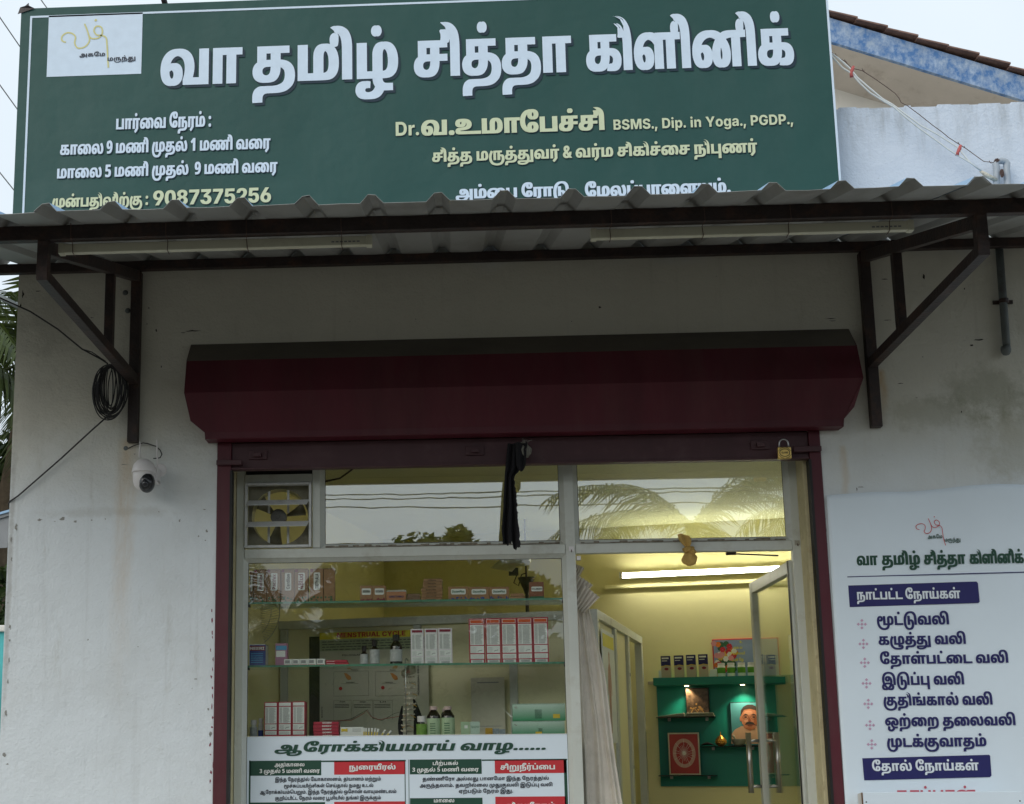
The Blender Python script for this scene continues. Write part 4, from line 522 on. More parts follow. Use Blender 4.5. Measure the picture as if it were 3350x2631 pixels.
101: [124, [102,-2,-85,-2,-60,12,-47,37,47,54,-47,71,-60,96,-85,111,102,111,-119,111,-143,96,-156,71,156,54,-156,37,-143,12,-119,-2], [102,23,-109,23,-118,31,-123,45,123,54,-123,64,-118,77,-109,85,102,85,-95,85,-86,77,-81,64,81,54,-81,45,-86,31,-95,23]],
102: [128, [101,-43,-87,-43,-66,-36,-53,-23,51,-15,80,-9,-81,-12,-86,-17,-95,-20,101,-20,-112,-20,-123,-10,123,0,123,19,121,19,-119,14,-111,6,-99,1,91,1,-79,1,-59,13,-47,36,47,55,-47,74,-59,98,-79,111,91,111,-100,111,-112,105,-120,95,122,91,123,91,123,109,156,109,156,2,-156,-13,-142,-33,-118,-43], [102,26,-109,26,-118,33,-123,46,123,55,-123,64,-118,77,-109,85,102,85,-95,85,-86,77,-81,64,81,55,-81,46,-86,33,-95,26]],
103: [117, [82,-2,-72,-2,-55,5,-46,20,46,30,-46,39,-52,52,-64,60,-78,64,87,64,-96,65,-107,67,-113,71,113,74,-113,78,-109,84,-102,87,97,87,-93,87,-85,84,-80,79,79,75,49,79,-51,89,-64,103,-84,111,98,111,-108,111,-125,106,-138,97,-146,83,146,74,146,0,115,0,115,15,114,15,-111,10,-102,2,-90,-2], [92,20,-98,20,-107,25,-113,33,113,39,113,50,-112,49,-107,47,-102,46,-96,45,94,45,-89,44,-81,41,-77,36,77,32,-77,28,-81,23,-88,20]],
104: [130, [52,0,52,146,111,146,-127,146,-151,133,-164,110,164,95,-164,81,-151,58,-127,46,110,46,73,46,73,72,104,72,-112,72,-123,78,-129,89,129,95,-129,102,-123,113,-112,118,104,118,85,118,85,0]],
105: [150, [118,-2,-97,-2,-66,16,-48,50,48,73,-48,96,-67,130,-98,147,117,147,-130,147,-151,140,-168,127,-179,109,180,98,146,98,-145,103,-140,110,-133,115,-123,118,118,118,-107,118,-91,107,-82,87,82,73,-82,59,-91,38,-107,28,118,28,-128,28,-142,34,-149,47,149,55,156,54,120,54,120,79,182,79,182,60,-182,41,-165,13,-136,-2]],
106: [98, [47,0,47,27,72,27,72,118,47,118,47,146,131,146,131,118,106,118,106,27,131,27,131,0]],
107: [119, [102,-2,-85,-2,-60,12,-47,37,47,54,-47,71,-60,96,-85,111,102,111,-112,111,-129,105,-142,95,-150,81,152,72,121,67,-120,71,-117,78,-112,83,-106,85,102,85,-95,85,-86,78,-81,64,81,54,-81,45,-86,31,-95,23,102,23,-106,23,-112,26,-117,31,-121,38,121,42,152,37,-151,28,-142,14,-129,3,-112,-2]],
108: [81, [116,109,116,84,42,84,42,109], [61,0,61,116,-61,128,-70,144,-87,152,97,152,-104,152,-117,150,120,149,114,125,-112,125,-107,126,105,126,-98,126,-93,121,93,116,93,0]],
109: [120, [102,-2,-85,-2,-60,12,-47,37,47,54,-47,71,-60,96,-84,111,101,111,-112,111,-131,103,-145,89,-153,69,153,55,153,46,59,46,59,66,137,66,122,61,-122,69,-117,80,-108,86,101,86,-94,86,-85,80,-80,69,80,62,80,48,-80,39,-85,28,-96,22,103,22,-107,22,-115,25,-121,30,122,34,152,29,-149,19,-135,6,-115,-2]],
110: [118, [43,0,85,69,85,43,45,109,81,109,89,93,-94,85,-101,67,105,59,93,59,-97,67,-105,85,110,93,119,109,153,109,113,43,113,69,155,0,120,0,109,19,-104,28,-97,45,93,53,104,53,-101,45,-93,28,89,19,78,0]],
111: [127, [91,-2,-79,-2,-59,11,-47,36,47,54,-47,74,-59,98,-79,111,91,111,-100,111,-112,105,-120,95,122,91,123,91,123,146,156,146,156,0,123,0,123,18,122,18,-120,13,-112,4,-100,-2], [102,24,-109,24,-118,32,-123,45,123,54,-123,64,-118,77,-109,85,102,85,-95,85,-86,77,-81,64,81,54,-81,46,-86,32,-95,24]],
112: [64, [87,-1,-68,-1,-52,14,52,30,52,146,85,146,85,34,-85,29,-88,25,92,25,-95,25,-97,25,98,25,103,2,-101,1,-92,-1]],
113: [129, [45,25,45,51,98,146,130,146,78,52,78,51,164,51,164,25], [115,0,115,32,116,44,116,91,146,91,146,0]],
114: [127, [89,-1,-78,-1,-61,9,-52,27,52,40,52,109,85,109,85,46,-85,37,-94,26,103,26,-109,26,-117,31,-122,40,122,47,122,109,155,109,155,0,124,0,123,28,125,28,-121,14,-103,-1]],
115: [150, [52,0,52,146,85,146,85,88,144,88,144,146,178,146,178,0,144,0,144,61,85,61,85,0]],
116: [116, [51,0,51,19,103,82,103,83,53,83,53,109,143,109,143,88,95,27,95,26,144,26,144,0]],
117: [114, [97,-2,-83,-2,-62,6,-49,21,47,31,77,36,-79,29,-89,21,98,21,-106,21,-114,27,114,31,-114,35,-107,40,100,41,81,45,-65,48,-49,64,49,76,-49,87,-61,102,-82,111,97,111,-110,111,-130,103,-143,90,145,81,115,76,-114,81,-105,88,98,88,-91,88,-82,82,82,78,-82,75,-88,69,95,68,116,64,-132,61,-148,46,148,35,-148,23,-135,7,-112,-2]],
118: [147, [77,30,77,60,-81,68,-89,82,-100,97,107,105,140,146,180,146,119,73,116,74], [52,0,52,146,85,146,85,109,85,70,85,54,85,0], [143,0,103,63,124,88,182,0]],
119: [154, [117,-2,-98,-2,-66,15,-48,49,48,73,-48,97,-66,130,-98,147,117,147,-137,147,-168,130,-186,97,186,73,-186,49,-168,15,-137,-2], [117,28,-128,28,-144,38,-152,58,152,73,-152,87,-144,108,-128,118,117,118,-107,118,-91,108,-82,87,82,73,-82,58,-91,38,-107,28]],
120: [117, [52,0,52,146,150,146,150,118,85,118,85,80,144,80,144,54,85,54,85,0]],
121: [156, [107,52,134,52,147,36,162,19,186,-12,155,-12,139,9,129,22], [117,-2,-98,-2,-66,15,-48,49,48,73,-48,97,-66,130,-98,147,117,147,-137,147,-168,130,-186,97,186,73,-186,49,-168,15,-137,-2], [117,28,-128,28,-144,38,-152,58,152,73,-152,87,-144,108,-128,118,117,118,-107,118,-91,108,-82,87,82,73,-82,58,-91,38,-107,28]],
122: [122, [82,0,42,109,77,109,94,55,-97,44,-102,22,105,10,99,10,-101,22,-106,44,109,55,126,109,160,109,120,0]],
123: [76, [109,109,109,84,42,84,42,109], [57,135,90,135,90,33,-90,29,-94,24,99,24,-100,24,-107,25,108,25,112,1,-107,0,-96,-2,92,-2,-74,-2,-57,15,57,30]],
124: [123, [51,-38,59,-14,63,-15,-69,-17,-78,-15,-83,-10,83,-5,83,0,42,109,77,109,94,55,-97,44,-101,22,104,10,97,10,-100,22,-105,44,108,55,126,109,161,109,115,-12,-111,-21,-101,-34,-84,-42,72,-42,-66,-42,-55,-40]],
125: [185, [52,0,52,109,82,109,84,81,82,81,-84,92,-94,105,-107,111,115,111,-127,111,-141,96,145,79,141,79,-144,90,-155,104,-170,111,178,111,-189,111,-204,102,-213,85,213,74,213,0,180,0,180,66,-180,75,-171,84,164,84,-160,84,-152,79,-148,71,148,66,148,0,117,0,117,67,-117,75,-108,84,101,84,-96,84,-89,79,-85,71,85,65,85,0]],
}
LINES = {
'வா தமிழ் சித்தா கிளினிக்': ('H', [0,1,2,3,4,5,6,2,7,8,9,3,1,2,10,11,12,5,13,5,14]),
'வா': ('H', [0,1]),
'தமிழ்': ('H', [3,4,5,6]),
'சித்தா': ('H', [7,8,9,3,1]),
'கிளினிக்': ('H', [10,11,12,5,13,5,14]),
'வ.உமாபேச்சி': ('H', [0,15,16,4,1,17,18,19,7,8]),
'அம்பை ரோடு,': ('H', [20,21,22,18,2,17,23,1,24,25]),
'மேலப்பாளையம்.': ('H', [17,4,26,27,18,1,22,12,28,21,15]),
'முன்பதிவிற்கு :': ('H', [29,30,18,3,11,0,31,32,33,2,34]),
'சித்த மருத்துவர் & வர்ம சிகிச்சை நிபுணர்': ('H', [7,8,9,3,2,4,35,9,36,0,37,2,38,2,0,37,4,2,7,8,10,11,19,22,7,2,39,11,40,41,37]),
'பார்வை நேரம் :': ('H', [18,1,37,22,0,2,17,39,23,21,2,34]),
'காலை 9 மணி முதல் 1 மணி வரை': ('H', [10,1,22,26,2,42,2,4,41,5,2,29,3,43,2,44,2,4,41,5,2,0,22,23]),
'மாலை 5 மணி முதல்  9 மணி வரை': ('H', [4,1,22,26,2,45,2,4,41,5,2,29,3,43,2,2,42,2,4,41,5,2,0,22,23]),
'நாட்பட்ட நோய்கள்': ('H', [39,1,46,18,46,47,2,17,39,1,48,10,49]),
'தோல் நோய்கள்': ('H', [17,3,1,43,2,17,39,1,48,10,49]),
'ஆரோக்கியமாய் வாழ......': ('H', [50,17,23,1,14,10,11,28,4,1,48,2,0,1,51,15,15,15,15,15,15]),
'நுரையீரல்': ('H', [52,22,23,53,23,43]),
'சிறுநீர்ப்பை': ('H', [7,8,54,55,37,27,22,18]),
'சிறுநீரகம்': ('H', [7,8,54,55,23,10,21]),
'கரப்பான்': ('H', [10,23,27,18,1,30]),
'உ': ('H', [16]),
'கை வ': ('H', [22,10,2,0]),
'வேலையி': ('H', [17,0,22,26,28,31]),
'உன் தே': ('H', [16,30,2,17,3]),
'9087375256': ('H', [56,57,58,59,60,59,61,62,61,63]),
'MENSTRUAL CYCLE': ('H', [64,65,66,67,68,69,70,71,72,73,74,75,74,72,65]),
'அகமே': ('M', [20,10,17,4]),
'மருந்து': ('M', [4,35,76,36]),
'மூட்டுவலி': ('M', [77,46,24,0,78]),
'கழுத்து வலி': ('M', [10,79,9,36,2,0,78]),
'தோள்பட்டை வலி': ('M', [17,3,1,49,18,46,22,47,2,0,78]),
'இடுப்பு வலி': ('M', [80,24,27,40,2,0,78]),
'குதிங்கால் வலி': ('M', [33,3,11,81,10,1,43,2,0,78]),
'ஒற்றை தலைவலி': ('M', [82,32,22,83,2,3,22,26,0,78]),
'முடக்குவாதம்': ('M', [29,47,14,33,0,1,3,21]),
'அதிகாலை': ('M', [20,3,11,10,1,22,26]),
'3 முதல் 5 மணி வரை': ('M', [84,2,29,3,43,2,45,2,4,41,5,2,0,22,23]),
'பிற்பகல்': ('M', [18,31,32,18,10,43]),
'மாலை': ('M', [4,1,22,26]),
'இந்த நேரத்தில் யோகாஸனம், தியானம் மற்றும்': ('M', [80,76,3,2,17,39,23,9,3,11,43,2,17,28,1,10,1,85,13,21,25,2,3,11,28,1,13,21,2,4,32,54,21]),
'மூச்சுப்பயிற்சிகள் செய்தால் நமது உடல்': ('M', [77,19,86,27,18,28,31,32,7,8,10,49,2,87,7,48,3,1,43,2,39,4,36,2,16,47,43]),
'ஆரோக்கியம்பெறும். இந்த நேரத்தில் ஒசோன் வாயுமண்டலம்': ('M', [50,17,23,1,14,10,11,28,21,87,18,54,21,15,2,80,76,3,2,17,39,23,9,3,11,43,2,82,17,7,1,30,2,0,1,88,4,89,47,26,21]),
'குறிப்பிட்ட நேரம் வரை பூமியில் தங்கி இருக்கும்': ('M', [33,83,8,27,18,31,46,47,2,17,39,23,21,2,0,22,23,2,90,4,5,28,31,43,2,3,81,10,11,2,80,35,14,33,21]),
'தண்ணீரோ அல்லது பானமோ இந்த நேரத்தில்': ('M', [3,89,91,17,23,1,2,20,43,26,36,2,18,1,13,17,4,1,2,80,76,3,2,17,39,23,9,3,11,43]),
'அருந்தலாம். தவறில்லை முதுகுவலி இடுப்பு வலி': ('M', [20,35,76,3,26,1,21,15,2,3,0,83,8,43,22,26,2,29,36,33,0,78,2,80,24,27,40,2,0,78]),
'ஏற்படும் நேரம் இது.': ('M', [92,32,18,24,21,2,17,39,23,21,2,80,36,15]),
'Dr.': ('M', [93,94,95]),
'BSMS., Dip. in Yoga., PGDP.,': ('M', [96,67,64,67,95,97,73,93,98,99,95,73,98,100,73,75,101,102,103,95,97,73,104,105,93,104,95,97]),
'NEERI': ('M', [66,65,65,69,106]),
'Pacifex': ('M', [104,103,107,98,108,109,110]),
'Cardilon': ('M', [74,103,94,111,98,112,101,100]),
'4Blud': ('M', [113,96,112,114,111]),
'TRIPHALA': ('M', [68,69,106,104,115,71,72,71]),
'DiazenPlus': ('M', [93,98,103,116,109,100,104,112,114,117]),
'KALMEGH': ('M', [118,71,72,64,65,105,115]),
'URETHRO': ('M', [70,69,65,68,115,69,119]),
'GLOBE': ('M', [105,72,119,96,65]),
'GOSRY': ('M', [105,119,67,69,75]),
'FOLLICULAR': ('M', [120,119,72,72,106,74,70,72,71,69]),
'HORMONAL EQU': ('M', [115,119,69,64,119,66,71,72,73,65,121,70]),
'AGASGANDHA': ('M', [71,105,71,67,105,71,66,93,115,71]),
'DR.ST': ('M', [93,69,95,67,68]),
'Divineriver': ('M', [93,98,122,98,100,109,94,98,122,109,94]),
'NAGOTI': ('M', [66,71,105,119,68,106]),
'FSH': ('M', [120,67,115]),
'Estrogen': ('M', [65,117,123,94,101,102,109,100]),
'LH': ('M', [72,115]),
'Pituitary': ('M', [104,98,123,114,98,123,103,94,124]),
'Androgen': ('M', [71,100,111,94,101,102,109,100]),
'Divit': ('M', [93,98,122,98,123]),
'EMI': ('M', [65,64,106]),
'Amrat': ('M', [71,125,94,103,123]),
}
_gcache = {}
def _flat(c, n):
    pts = [((abs(c[i])-40)*5.0, c[i+1]*5.0, 1 if c[i] > 0 else 0) for i in range(0, len(c), 2)]
    full = []
    m = len(pts)
    for i in range(m):
        a = pts[i]; b = pts[(i+1) % m]
        full.append(a)
        if not a[2] and not b[2]:
            full.append(((a[0]+b[0])/2, (a[1]+b[1])/2, 1))
    k = next((i for i, p in enumerate(full) if p[2]), 0)
    full = full[k:] + full[:k]
    out = []; i = 0; m = len(full)
    while i < m:
        p = full[i]
        if p[2]:
            out.append((p[0], p[1])); i += 1
        else:
            a = full[i-1]; b = full[(i+1) % m]
            for s in range(1, n):
                t = s/n
                out.append(((1-t)**2*a[0]+2*t*(1-t)*p[0]+t*t*b[0], (1-t)**2*a[1]+2*t*(1-t)*p[1]+t*t*b[1]))
            i += 1
    q = []
    for p in out:
        if not q or abs(p[0]-q[-1][0])+abs(p[1]-q[-1][1]) > .5: q.append(p)
    if len(q) > 1 and abs(q[0][0]-q[-1][0])+abs(q[0][1]-q[-1][1]) < .5: q.pop()
    return q
def _wind(px, py, cs):
    w = 0
    for c in cs:
        x1, y1 = c[-1]
        for x2, y2 in c:
            if (y1 > py) != (y2 > py) and px < (x2-x1)*(py-y1)/(y2-y1)+x1: w += 1 if y2 > y1 else -1
            x1, y1 = x2, y2
    return w
def glyph_tris(k, n):
    if (k, n) in _gcache: return _gcache[k, n]
    cs = [c for c in (_flat(c, n) for c in GLYPHS[k][1:]) if len(c) > 2]
    pts = []; eds = []
    for c in cs:
        b = len(pts); pts += [Vector(p) for p in c]
        eds += [(b+i, b+(i+1) % len(c)) for i in range(len(c))]
    vs, _, fs, _, _, _ = mathutils.geometry.delaunay_2d_cdt(pts, eds, [], 0, 1e-3)
    tr = []
    for f in fs:
        cx = sum(vs[i].x for i in f)/3; cy = sum(vs[i].y for i in f)/3
        if _wind(cx, cy, cs): tr.append(tuple(f))
    _gcache[k, n] = ([(v.x, v.y) for v in vs], tr)
    return _gcache[k, n]
def set_line(s):
    x = 0; r = []
    for k in LINES[s][1]:
        if len(GLYPHS[k]) > 1: r.append((k, x))
        x += GLYPHS[k][0]*5.0
    return r
# ------------------------------------------------------------------ flat lettering
BODY = {'H': 567.0, 'M': 567.0}
def ink(s, n=3):
    gs = set_line(s); lo = 1e9; hi = -1e9
    for k, x in gs:
        vs, tr = glyph_tris(k, n)
        for px, py in vs: lo = min(lo, px+x); hi = max(hi, px+x)
    return lo, hi
def text(mb, s, x0, x1, zb, h, y, m=None, body=None, skew=0.0, slope=0.0, n=3, dx=0, dz=0, fat=0.0, vertical=False):
    """lettering s with its ink between x0 and x1, baseline zb, body height h; fat thickens the upright strokes"""
    w = LINES[s][0]; gs = set_line(s); lo, hi = ink(s, n)
    sx = (x1-x0)/(hi-lo); sz = h/(body or BODY[w])
    V = []; T = []
    for q in ((0, 0), (fat, -.0006)) if fat else ((0, 0),):
        for gi, (k, gx) in enumerate(gs):
            yo = y+q[1]-.0002*(gi % 3)
            vs, tr = glyph_tris(k, n)
            b = len(V)
            for px, py in vs:
                X = x0+(px+gx-lo)*sx; Z = py*sz
                X += Z*skew + q[0] + dx
                if vertical: V.append((zb-Z, yo, X))
                else: V.append((X, yo, zb+Z+dz+slope*(X-x0)))
            T += [tuple(b+i for i in t) for t in tr]
    mb.add(V, T, m)
LATIN = 727.0
def px_text(mb, s, px0, px1, base, hpx, Y, ycoord=None, **k):
    """lettering measured on the photo: ink from px0 to px1, baseline through the point base, body height hpx"""
    a = at(px0, base[1], Y); b = at(px1, base[1], Y)
    c = at(base[0], base[1], Y); t = at(base[0], base[1]-hpx, Y)
    text(mb, s, a.x, b.x, c.z, t.z-c.z, Y if ycoord is None else ycoord, **k)
# ================================================================== THE PLACE: ground, shop shell, rooms
rnd = random.Random(7)
M['ink_grey'] = flat('grey_ink', (.20, .21, .22))
mb = MB(); mb.poly([(-120, -300, 0), (120, -300, 0), (120, 300, 0), (-120, 300, 0)]); mb.build('ground', M['ground'], kind='structure')
mb = MB(); mb.poly([(-120, -15, .02), (120, -15, .02), (120, -9.2, .02), (-120, -9.2, .02)]); mb.build('road', M['asphalt'], kind='structure')

WL, WR, WT = -2.24, 5.2, 4.73          # facade ends and parapet top
OL, OR_, OT = -1.19, 1.79, 3.10        # opening of the roller shutter
FY = 0.20                              # plane of the aluminium shop front
shop = root('clinic_building', (0, 0, 0), 'whitewashed single storey clinic building with a wide shuttered shop front', 'building')
mb = MB()
# facade with the opening left free, 0.2 m thick
for yy, fl in ((0, 1), (.24, -1)):
    vs = [(WL, yy, 0), (OL, yy, 0), (OL, yy, OT), (OR_, yy, OT), (OR_, yy, 0), (WR, yy, 0), (WR, yy, WT), (OR_, yy, WT), (OL, yy, WT), (WL, yy, WT), (WL, yy, OT), (WR, yy, OT)]
    fs = [(0, 1, 2, 10), (10, 2, 8, 9), (2, 3, 7, 8), (4, 5, 11, 3), (3, 11, 6, 7)]
    mb.add(vs, [f[::fl] for f in fs])
b0 = mb.v; mb.f += [(0, 12, 21, 9), (0, 10, 22, 12)][:0]
for i, j in ((1, 2), (2, 3), (3, 4), (5, 11), (11, 6), (6, 7), (7, 8), (8, 9), (9, 10), (10, 0)):
    mb.f.append((i, j, j+12, i+12)[::-1]); mb.mi.append(0)
mb.box(WL, WL+.2, .24, 9.6, 0, 3.4); mb.box(WR-.2, WR, .24, 9.6, 0, 3.4); mb.box(WL+.2, WR-.2, 9.4, 9.6, 0, 3.4)
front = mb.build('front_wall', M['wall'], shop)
# crumbly uneven crest of the parapet
mb = MB(); x = WL
while x < WR:
    w = rnd.uniform(.03, .10); h = rnd.uniform(.001, .012)
    mb.box(x, x+w, .001, .2, WT-.004, WT+h); x += w
mb.build('parapet_crest', M['parapet'], shop)
def chip(px, py, w, h, m='ink', n=11, y=-.0012, seed=0):
    """flaked patch of paint, w x h photo pixels"""
    r = random.Random(int(px*7+py+seed)); c = at(px, py, 0); s_ = 1/672/2
    mb = MB(); mb.poly([(c.x+w*s_*math.cos(2*math.pi*k/n)*r.uniform(.3, 1.1), y, c.z+h*s_*math.sin(2*math.pi*k/n)*r.uniform(.3, 1.1)) for k in range(n)]); mb.build('paint_chip', M[m], shop)
M['chip_grey'] = flat('bare_render_grey', (.27, .27, .25)); M['maroon_smear'] = flat('maroon_smear', (.22, .05, .08))
for q in [(632, 1083, 60, 7), (600, 1089, 24, 3), (2718, 1043, 48, 3), (2722, 1050, 34, 3), (75, 962, 10, 34), (68, 1000, 8, 14), (125, 953, 26, 4), (512, 1082, 9, 12), (487, 1008, 6, 7), (481, 1060, 6, 5), (1962, 1005, 14, 10), (528, 1200, 5, 8), (2900, 1048, 36, 3), (2895, 914, 30, 4),
          (3022, 905, 8, 22), (3155, 945, 5, 9), (2945, 1255, 26, 3), (3018, 1168, 6, 3), (2998, 1302, 8, 3), (3205, 1112, 40, 6), (3178, 1130, 14, 8), (3145, 1347, 5, 9), (2815, 1594, 30, 3), (2803, 1600, 4, 16), (1145, 1052, 3, 6), (1360, 1045, 3, 6), (1870, 1052, 4, 4)]: chip(*q, m='ink')
for q in [(53, 1725, 12, 34), (37, 1765, 7, 22), (38, 1830, 6, 20), (33, 2050, 10, 30), (31, 2095, 8, 14), (30, 2160, 5, 30), (26, 2230, 6, 18), (20, 2335, 12, 22), (14, 2470, 14, 24), (25, 2500, 12, 6), (130, 1702, 22, 12), (205, 1698, 28, 14), (245, 1706, 16, 10), (300, 1702, 10, 5), (345, 1698, 6, 9), (180, 1706, 5, 4), (588, 1703, 8, 14), (668, 1667, 14, 5), (676, 1738, 10, 14), (672, 1768, 8, 5), (650, 1755, 6, 7),
          (405, 1520, 34, 3), (440, 1486, 8, 5), (520, 1675, 5, 5), (688, 2400, 12, 22), (682, 2320, 8, 12), (288, 2093, 6, 6), (640, 2222, 14, 5), (452, 2116, 5, 4), (300, 1040, 20, 5), (370, 1060, 5, 5), (560, 1305, 4, 4)]: chip(*q, m='chip_grey')
for k in range(20): chip(697+rnd.uniform(-7, 5)-k*.25, 2000+k*31+rnd.uniform(-8, 8), rnd.uniform(3, 9), rnd.uniform(8, 26), 'maroon_smear', 7, seed=k)
for k in range(26): chip(2700+k*2.0+rnd.uniform(-3, 3), 1700+k*34+rnd.uniform(-12, 12), rnd.uniform(2, 5), rnd.uniform(5, 14), 'ink', 7, seed=k)
for (px, py) in ((410, 958), (418, 1017)):
    c = at(px, py, 0); mb = MB(); mb.lathe([(0, -.010), (.008, -.010), (.013, -.004), (.0145, -.0005), (0, -.0005)], (c.x, 0, c.z), 14, 'y'); mb.build('hole_plug', M['pvc_dirty'], shop)
mb = MB(); mb.box(WL+.2, WR-.2, .24, 9.4, 3.25, 3.39); mb.build('roof_slab', M['gable'], shop)
# inner reveals beside the shop front
mb = MB(); mb.box(OR_-.075, OR_, .06, .24, .3, OT-.12); mb.build('reveal', M['reveal'], shop, bevel=.003)
mb = MB(); mb.box(OL, OL+.066, .06, .24, .3, OT-.12); mb.build('reveal', M['reveal'], shop, bevel=.003)
mb = MB(); mb.box(WL-.01, WR, -.9, 0, 0, .28); mb.build('plinth', M['gable'], shop, bevel=.01)

mb = MB(); mb.poly([(-2.0, .24, .30), (5, .24, .30), (5, 9.3, .30), (-2.0, 9.3, .30)]); mb.build('shop_floor', M['floor'], kind='structure')
mb = MB(); mb.box(-2.04, 5.0, .245, 9.4, 3.0, 3.08); mb.build('shop_ceiling', M['yellow_ceiling'], kind='structure')
mb = MB(INT); mb.box(-1.9, 2.3, 2.03, 2.13, .3, 3.0); mb.build('back_wall', M['yellow_wall'], kind='structure', label='pale yellow back wall inside the clinic', cat='wall')
mb = MB(INT); mb.box(-1.90, -1.76, -.80, 2.03, .3, 3.0); mb.build('inner_left_wall', M['yellow_wall'], kind='structure', label='pale yellow side wall inside behind the display', cat='wall')
mb = MB(INT); mb.box(1.9, 2.0, .12, 2.03, .3, 3.0); mb.build('inner_right_wall', M['yellow_wall'], kind='structure', label='pale yellow side wall inside beyond the glass door', cat='wall')

# ================================================================== NEIGHBOUR HOUSE (gable, soffit, fascia, tiles)
house = root('tiled_house', (3.5, 10.4, 0), 'neighbouring house with clay tiled gable roof and peeling blue fascia behind the parapet', 'house')
SL = -0.387
def rz(x): return HZ + SL*(x-HX)
FYH, GY = 9.9, 10.72
h_ = at(2715, 60, FYH-.05); HX, HZ = h_.x, h_.z+.02; g_ = at(3350, 252, FYH-.05); SL = (g_.z-h_.z)/(g_.x-h_.x)
XA, XB = 2.5, 12.5
mb = MB()
mb.add([(XA-3, GY, 0), (XB, GY, 0), (XB, GY, rz(XB)-.2), (XA, GY, rz(XA)-.2), (XA-3, GY, rz(XA)-1.2)], [(0, 1, 2, 3, 4)])
mb.add([(XA-3, GY+6, 0), (XB, GY+6, 0), (XB, GY+6, rz(XB)-.10), (XA, GY+6, rz(XA)-.10), (XA-3, GY+6, rz(XA)-1.2)], [(4, 3, 2, 1, 0)])
mb.add([(XB, GY, 0), (XB, GY+6, 0), (XB, GY+6, rz(XB)-.10), (XB, GY, rz(XB)-.10)], [(0, 1, 2, 3)])
mb.build('wall', M['gable'], house)
mb = MB()      # soffit slab, slightly hollow towards the wall
n = 10
for i in range(n):
    t0, t1 = i/n, (i+1)/n
    y0, y1 = FYH+(GY-FYH)*t0, FYH+(GY-FYH)*t1
    d0, d1 = -.31-.15*t0**2, -.31-.15*t1**2
    mb.add([(XA, y0, rz(XA)+d0), (XB+.5, y0, rz(XB+.5)+d0), (XB+.5, y1, rz(XB+.5)+d1), (XA, y1, rz(XA)+d1)], [(0, 1, 2, 3)])
mb.add([(XA, FYH, rz(XA)-.02), (XB+.5, FYH, rz(XB+.5)-.02), (XB+.5, GY+6, rz(XB+.5)-.02), (XA, GY+6, rz(XA)-.02)], [(0, 1, 2, 3)])
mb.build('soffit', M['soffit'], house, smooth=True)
mb = MB(); q = [(XA, rz(XA)-.35), (XB+.5, rz(XB+.5)-.35), (XB+.5, rz(XB+.5)-.02), (XA, rz(XA)-.02)]
mb.add([(x, FYH-.06, z) for x, z in q]+[(x, FYH-.002, z) for x, z in q], [(0, 1, 2, 3), (7, 6, 5, 4), (0, 4, 5, 1), (3, 2, 6, 7)])
mb.build('fascia', M['fascia'], house)
cs, sn = math.cos(math.atan(SL)), math.sin(math.atan(SL))
x = XA+.1
while x < XB+.4:
    L = .41
    # tile lies a little flatter than the rake, so its lower end stands proud and steps over the next
    z0 = rz(x)+.012; xe = x+L*cs; ze = rz(x)+L*sn+.042
    for row in range(2):
        y0 = FYH-.14+row*.30; j = rnd.uniform(-.012, .012)
        q = [(x, z0+j), (xe, ze+j), (xe, ze+.022+j), (x, z0+.018+j)]
        mb = MB(); mb.add([(a, y0, b) for a, b in q]+[(a, y0+.29, b) for a, b in q], [(0, 1, 2, 3), (7, 6, 5, 4), (0, 4, 5, 1), (1, 5, 6, 2), (2, 6, 7, 3), (3, 7, 4, 0)])
        mb.build('roof_tile', M['tile'], house)
    x += .365
mb = MB()
mb.add([(XA, FYH+.4, rz(XA)+.03), (XB+.4, FYH+.4, rz(XB+.4)+.03), (XB+.4, GY+6, rz(XB+.4)+.03), (XA, GY+6, rz(XA)+.03)], [(0, 1, 2, 3)])
mb.build('roof', M['tile'], house)

# ================================================================== SIGN BOARD
SY = -.16
sg = root('sign_board', (-.15, SY, 3.95), 'large green clinic sign board with white Tamil lettering above the awning', 'sign board')
a = at(71, 28, SY); SX0, SX1, SZ1 = -2.235, 1.938, a.z
mb = MB(); mb.box(SX0, SX1, SY, SY+.035, 4.04, SZ1); mb.build('panel', M['sign_green'], sg, bevel=.003)
mb = MB()
for x in (SX0+.02, -1.46, -.1, 1.25, SX1-.03):
    mb.box(x, x+.03, SY+.036, SY+.066, 4.05, SZ1)
for z in (4.1, 4.8, SZ1-.05): mb.box(SX0, SX1, SY+.068, SY+.098, z, z+.03)
mb.build('frame', M['steel'], sg)
mb = MB()
for (x, z) in [(-2.1, 4.15), (-.1, 4.15), (1.8, 4.15), (-2.1, 4.6), (-.1, 4.6), (1.8, 4.6)]: mb.box(x, x+.03, SY+.1, .01, z, z+.03)
mb.build('wall_tie', M['steel'], sg)
# torn metal corner and the thin mast rising behind the top edge
mb = MB(); c = at(78, 30, SY)
mb.add([(c.x-.03, SY-.004, c.z-.03), (c.x+.06, SY-.006, c.z-.002), (c.x+.03, SY-.012, c.z+.012), (c.x+.022, SY+.01, c.z+.04), (c.x+.01, SY-.01, c.z+.012), (c.x-.02, SY, c.z+.01)], [(0, 1, 2, 4, 5), (2, 3, 4)])
mb.build('bent_corner', M['steel'], sg, solid=.002)
mb = MB(); mb.tube([at(545, 30, SY+.05), at(533, -10, SY+.0), at(500, -120, SY-.1)], .016, 8); mb.build('mast', M['steel'], sg)
PY = SY-.002
mb = MB()
l0 = at(99, 50, PY); l1 = at(2716, 100, PY)
z1 = at(700, 31, PY).z; w = .011
mb.rect(l0.x, l0.x+w, 4.045, z1, PY); mb.rect(l0.x+w, l1.x, z1-w, z1, PY); mb.rect(l1.x-w, l1.x, 4.045, z1-w, PY)
mb.build('border_line', M['sign_white'], sg)
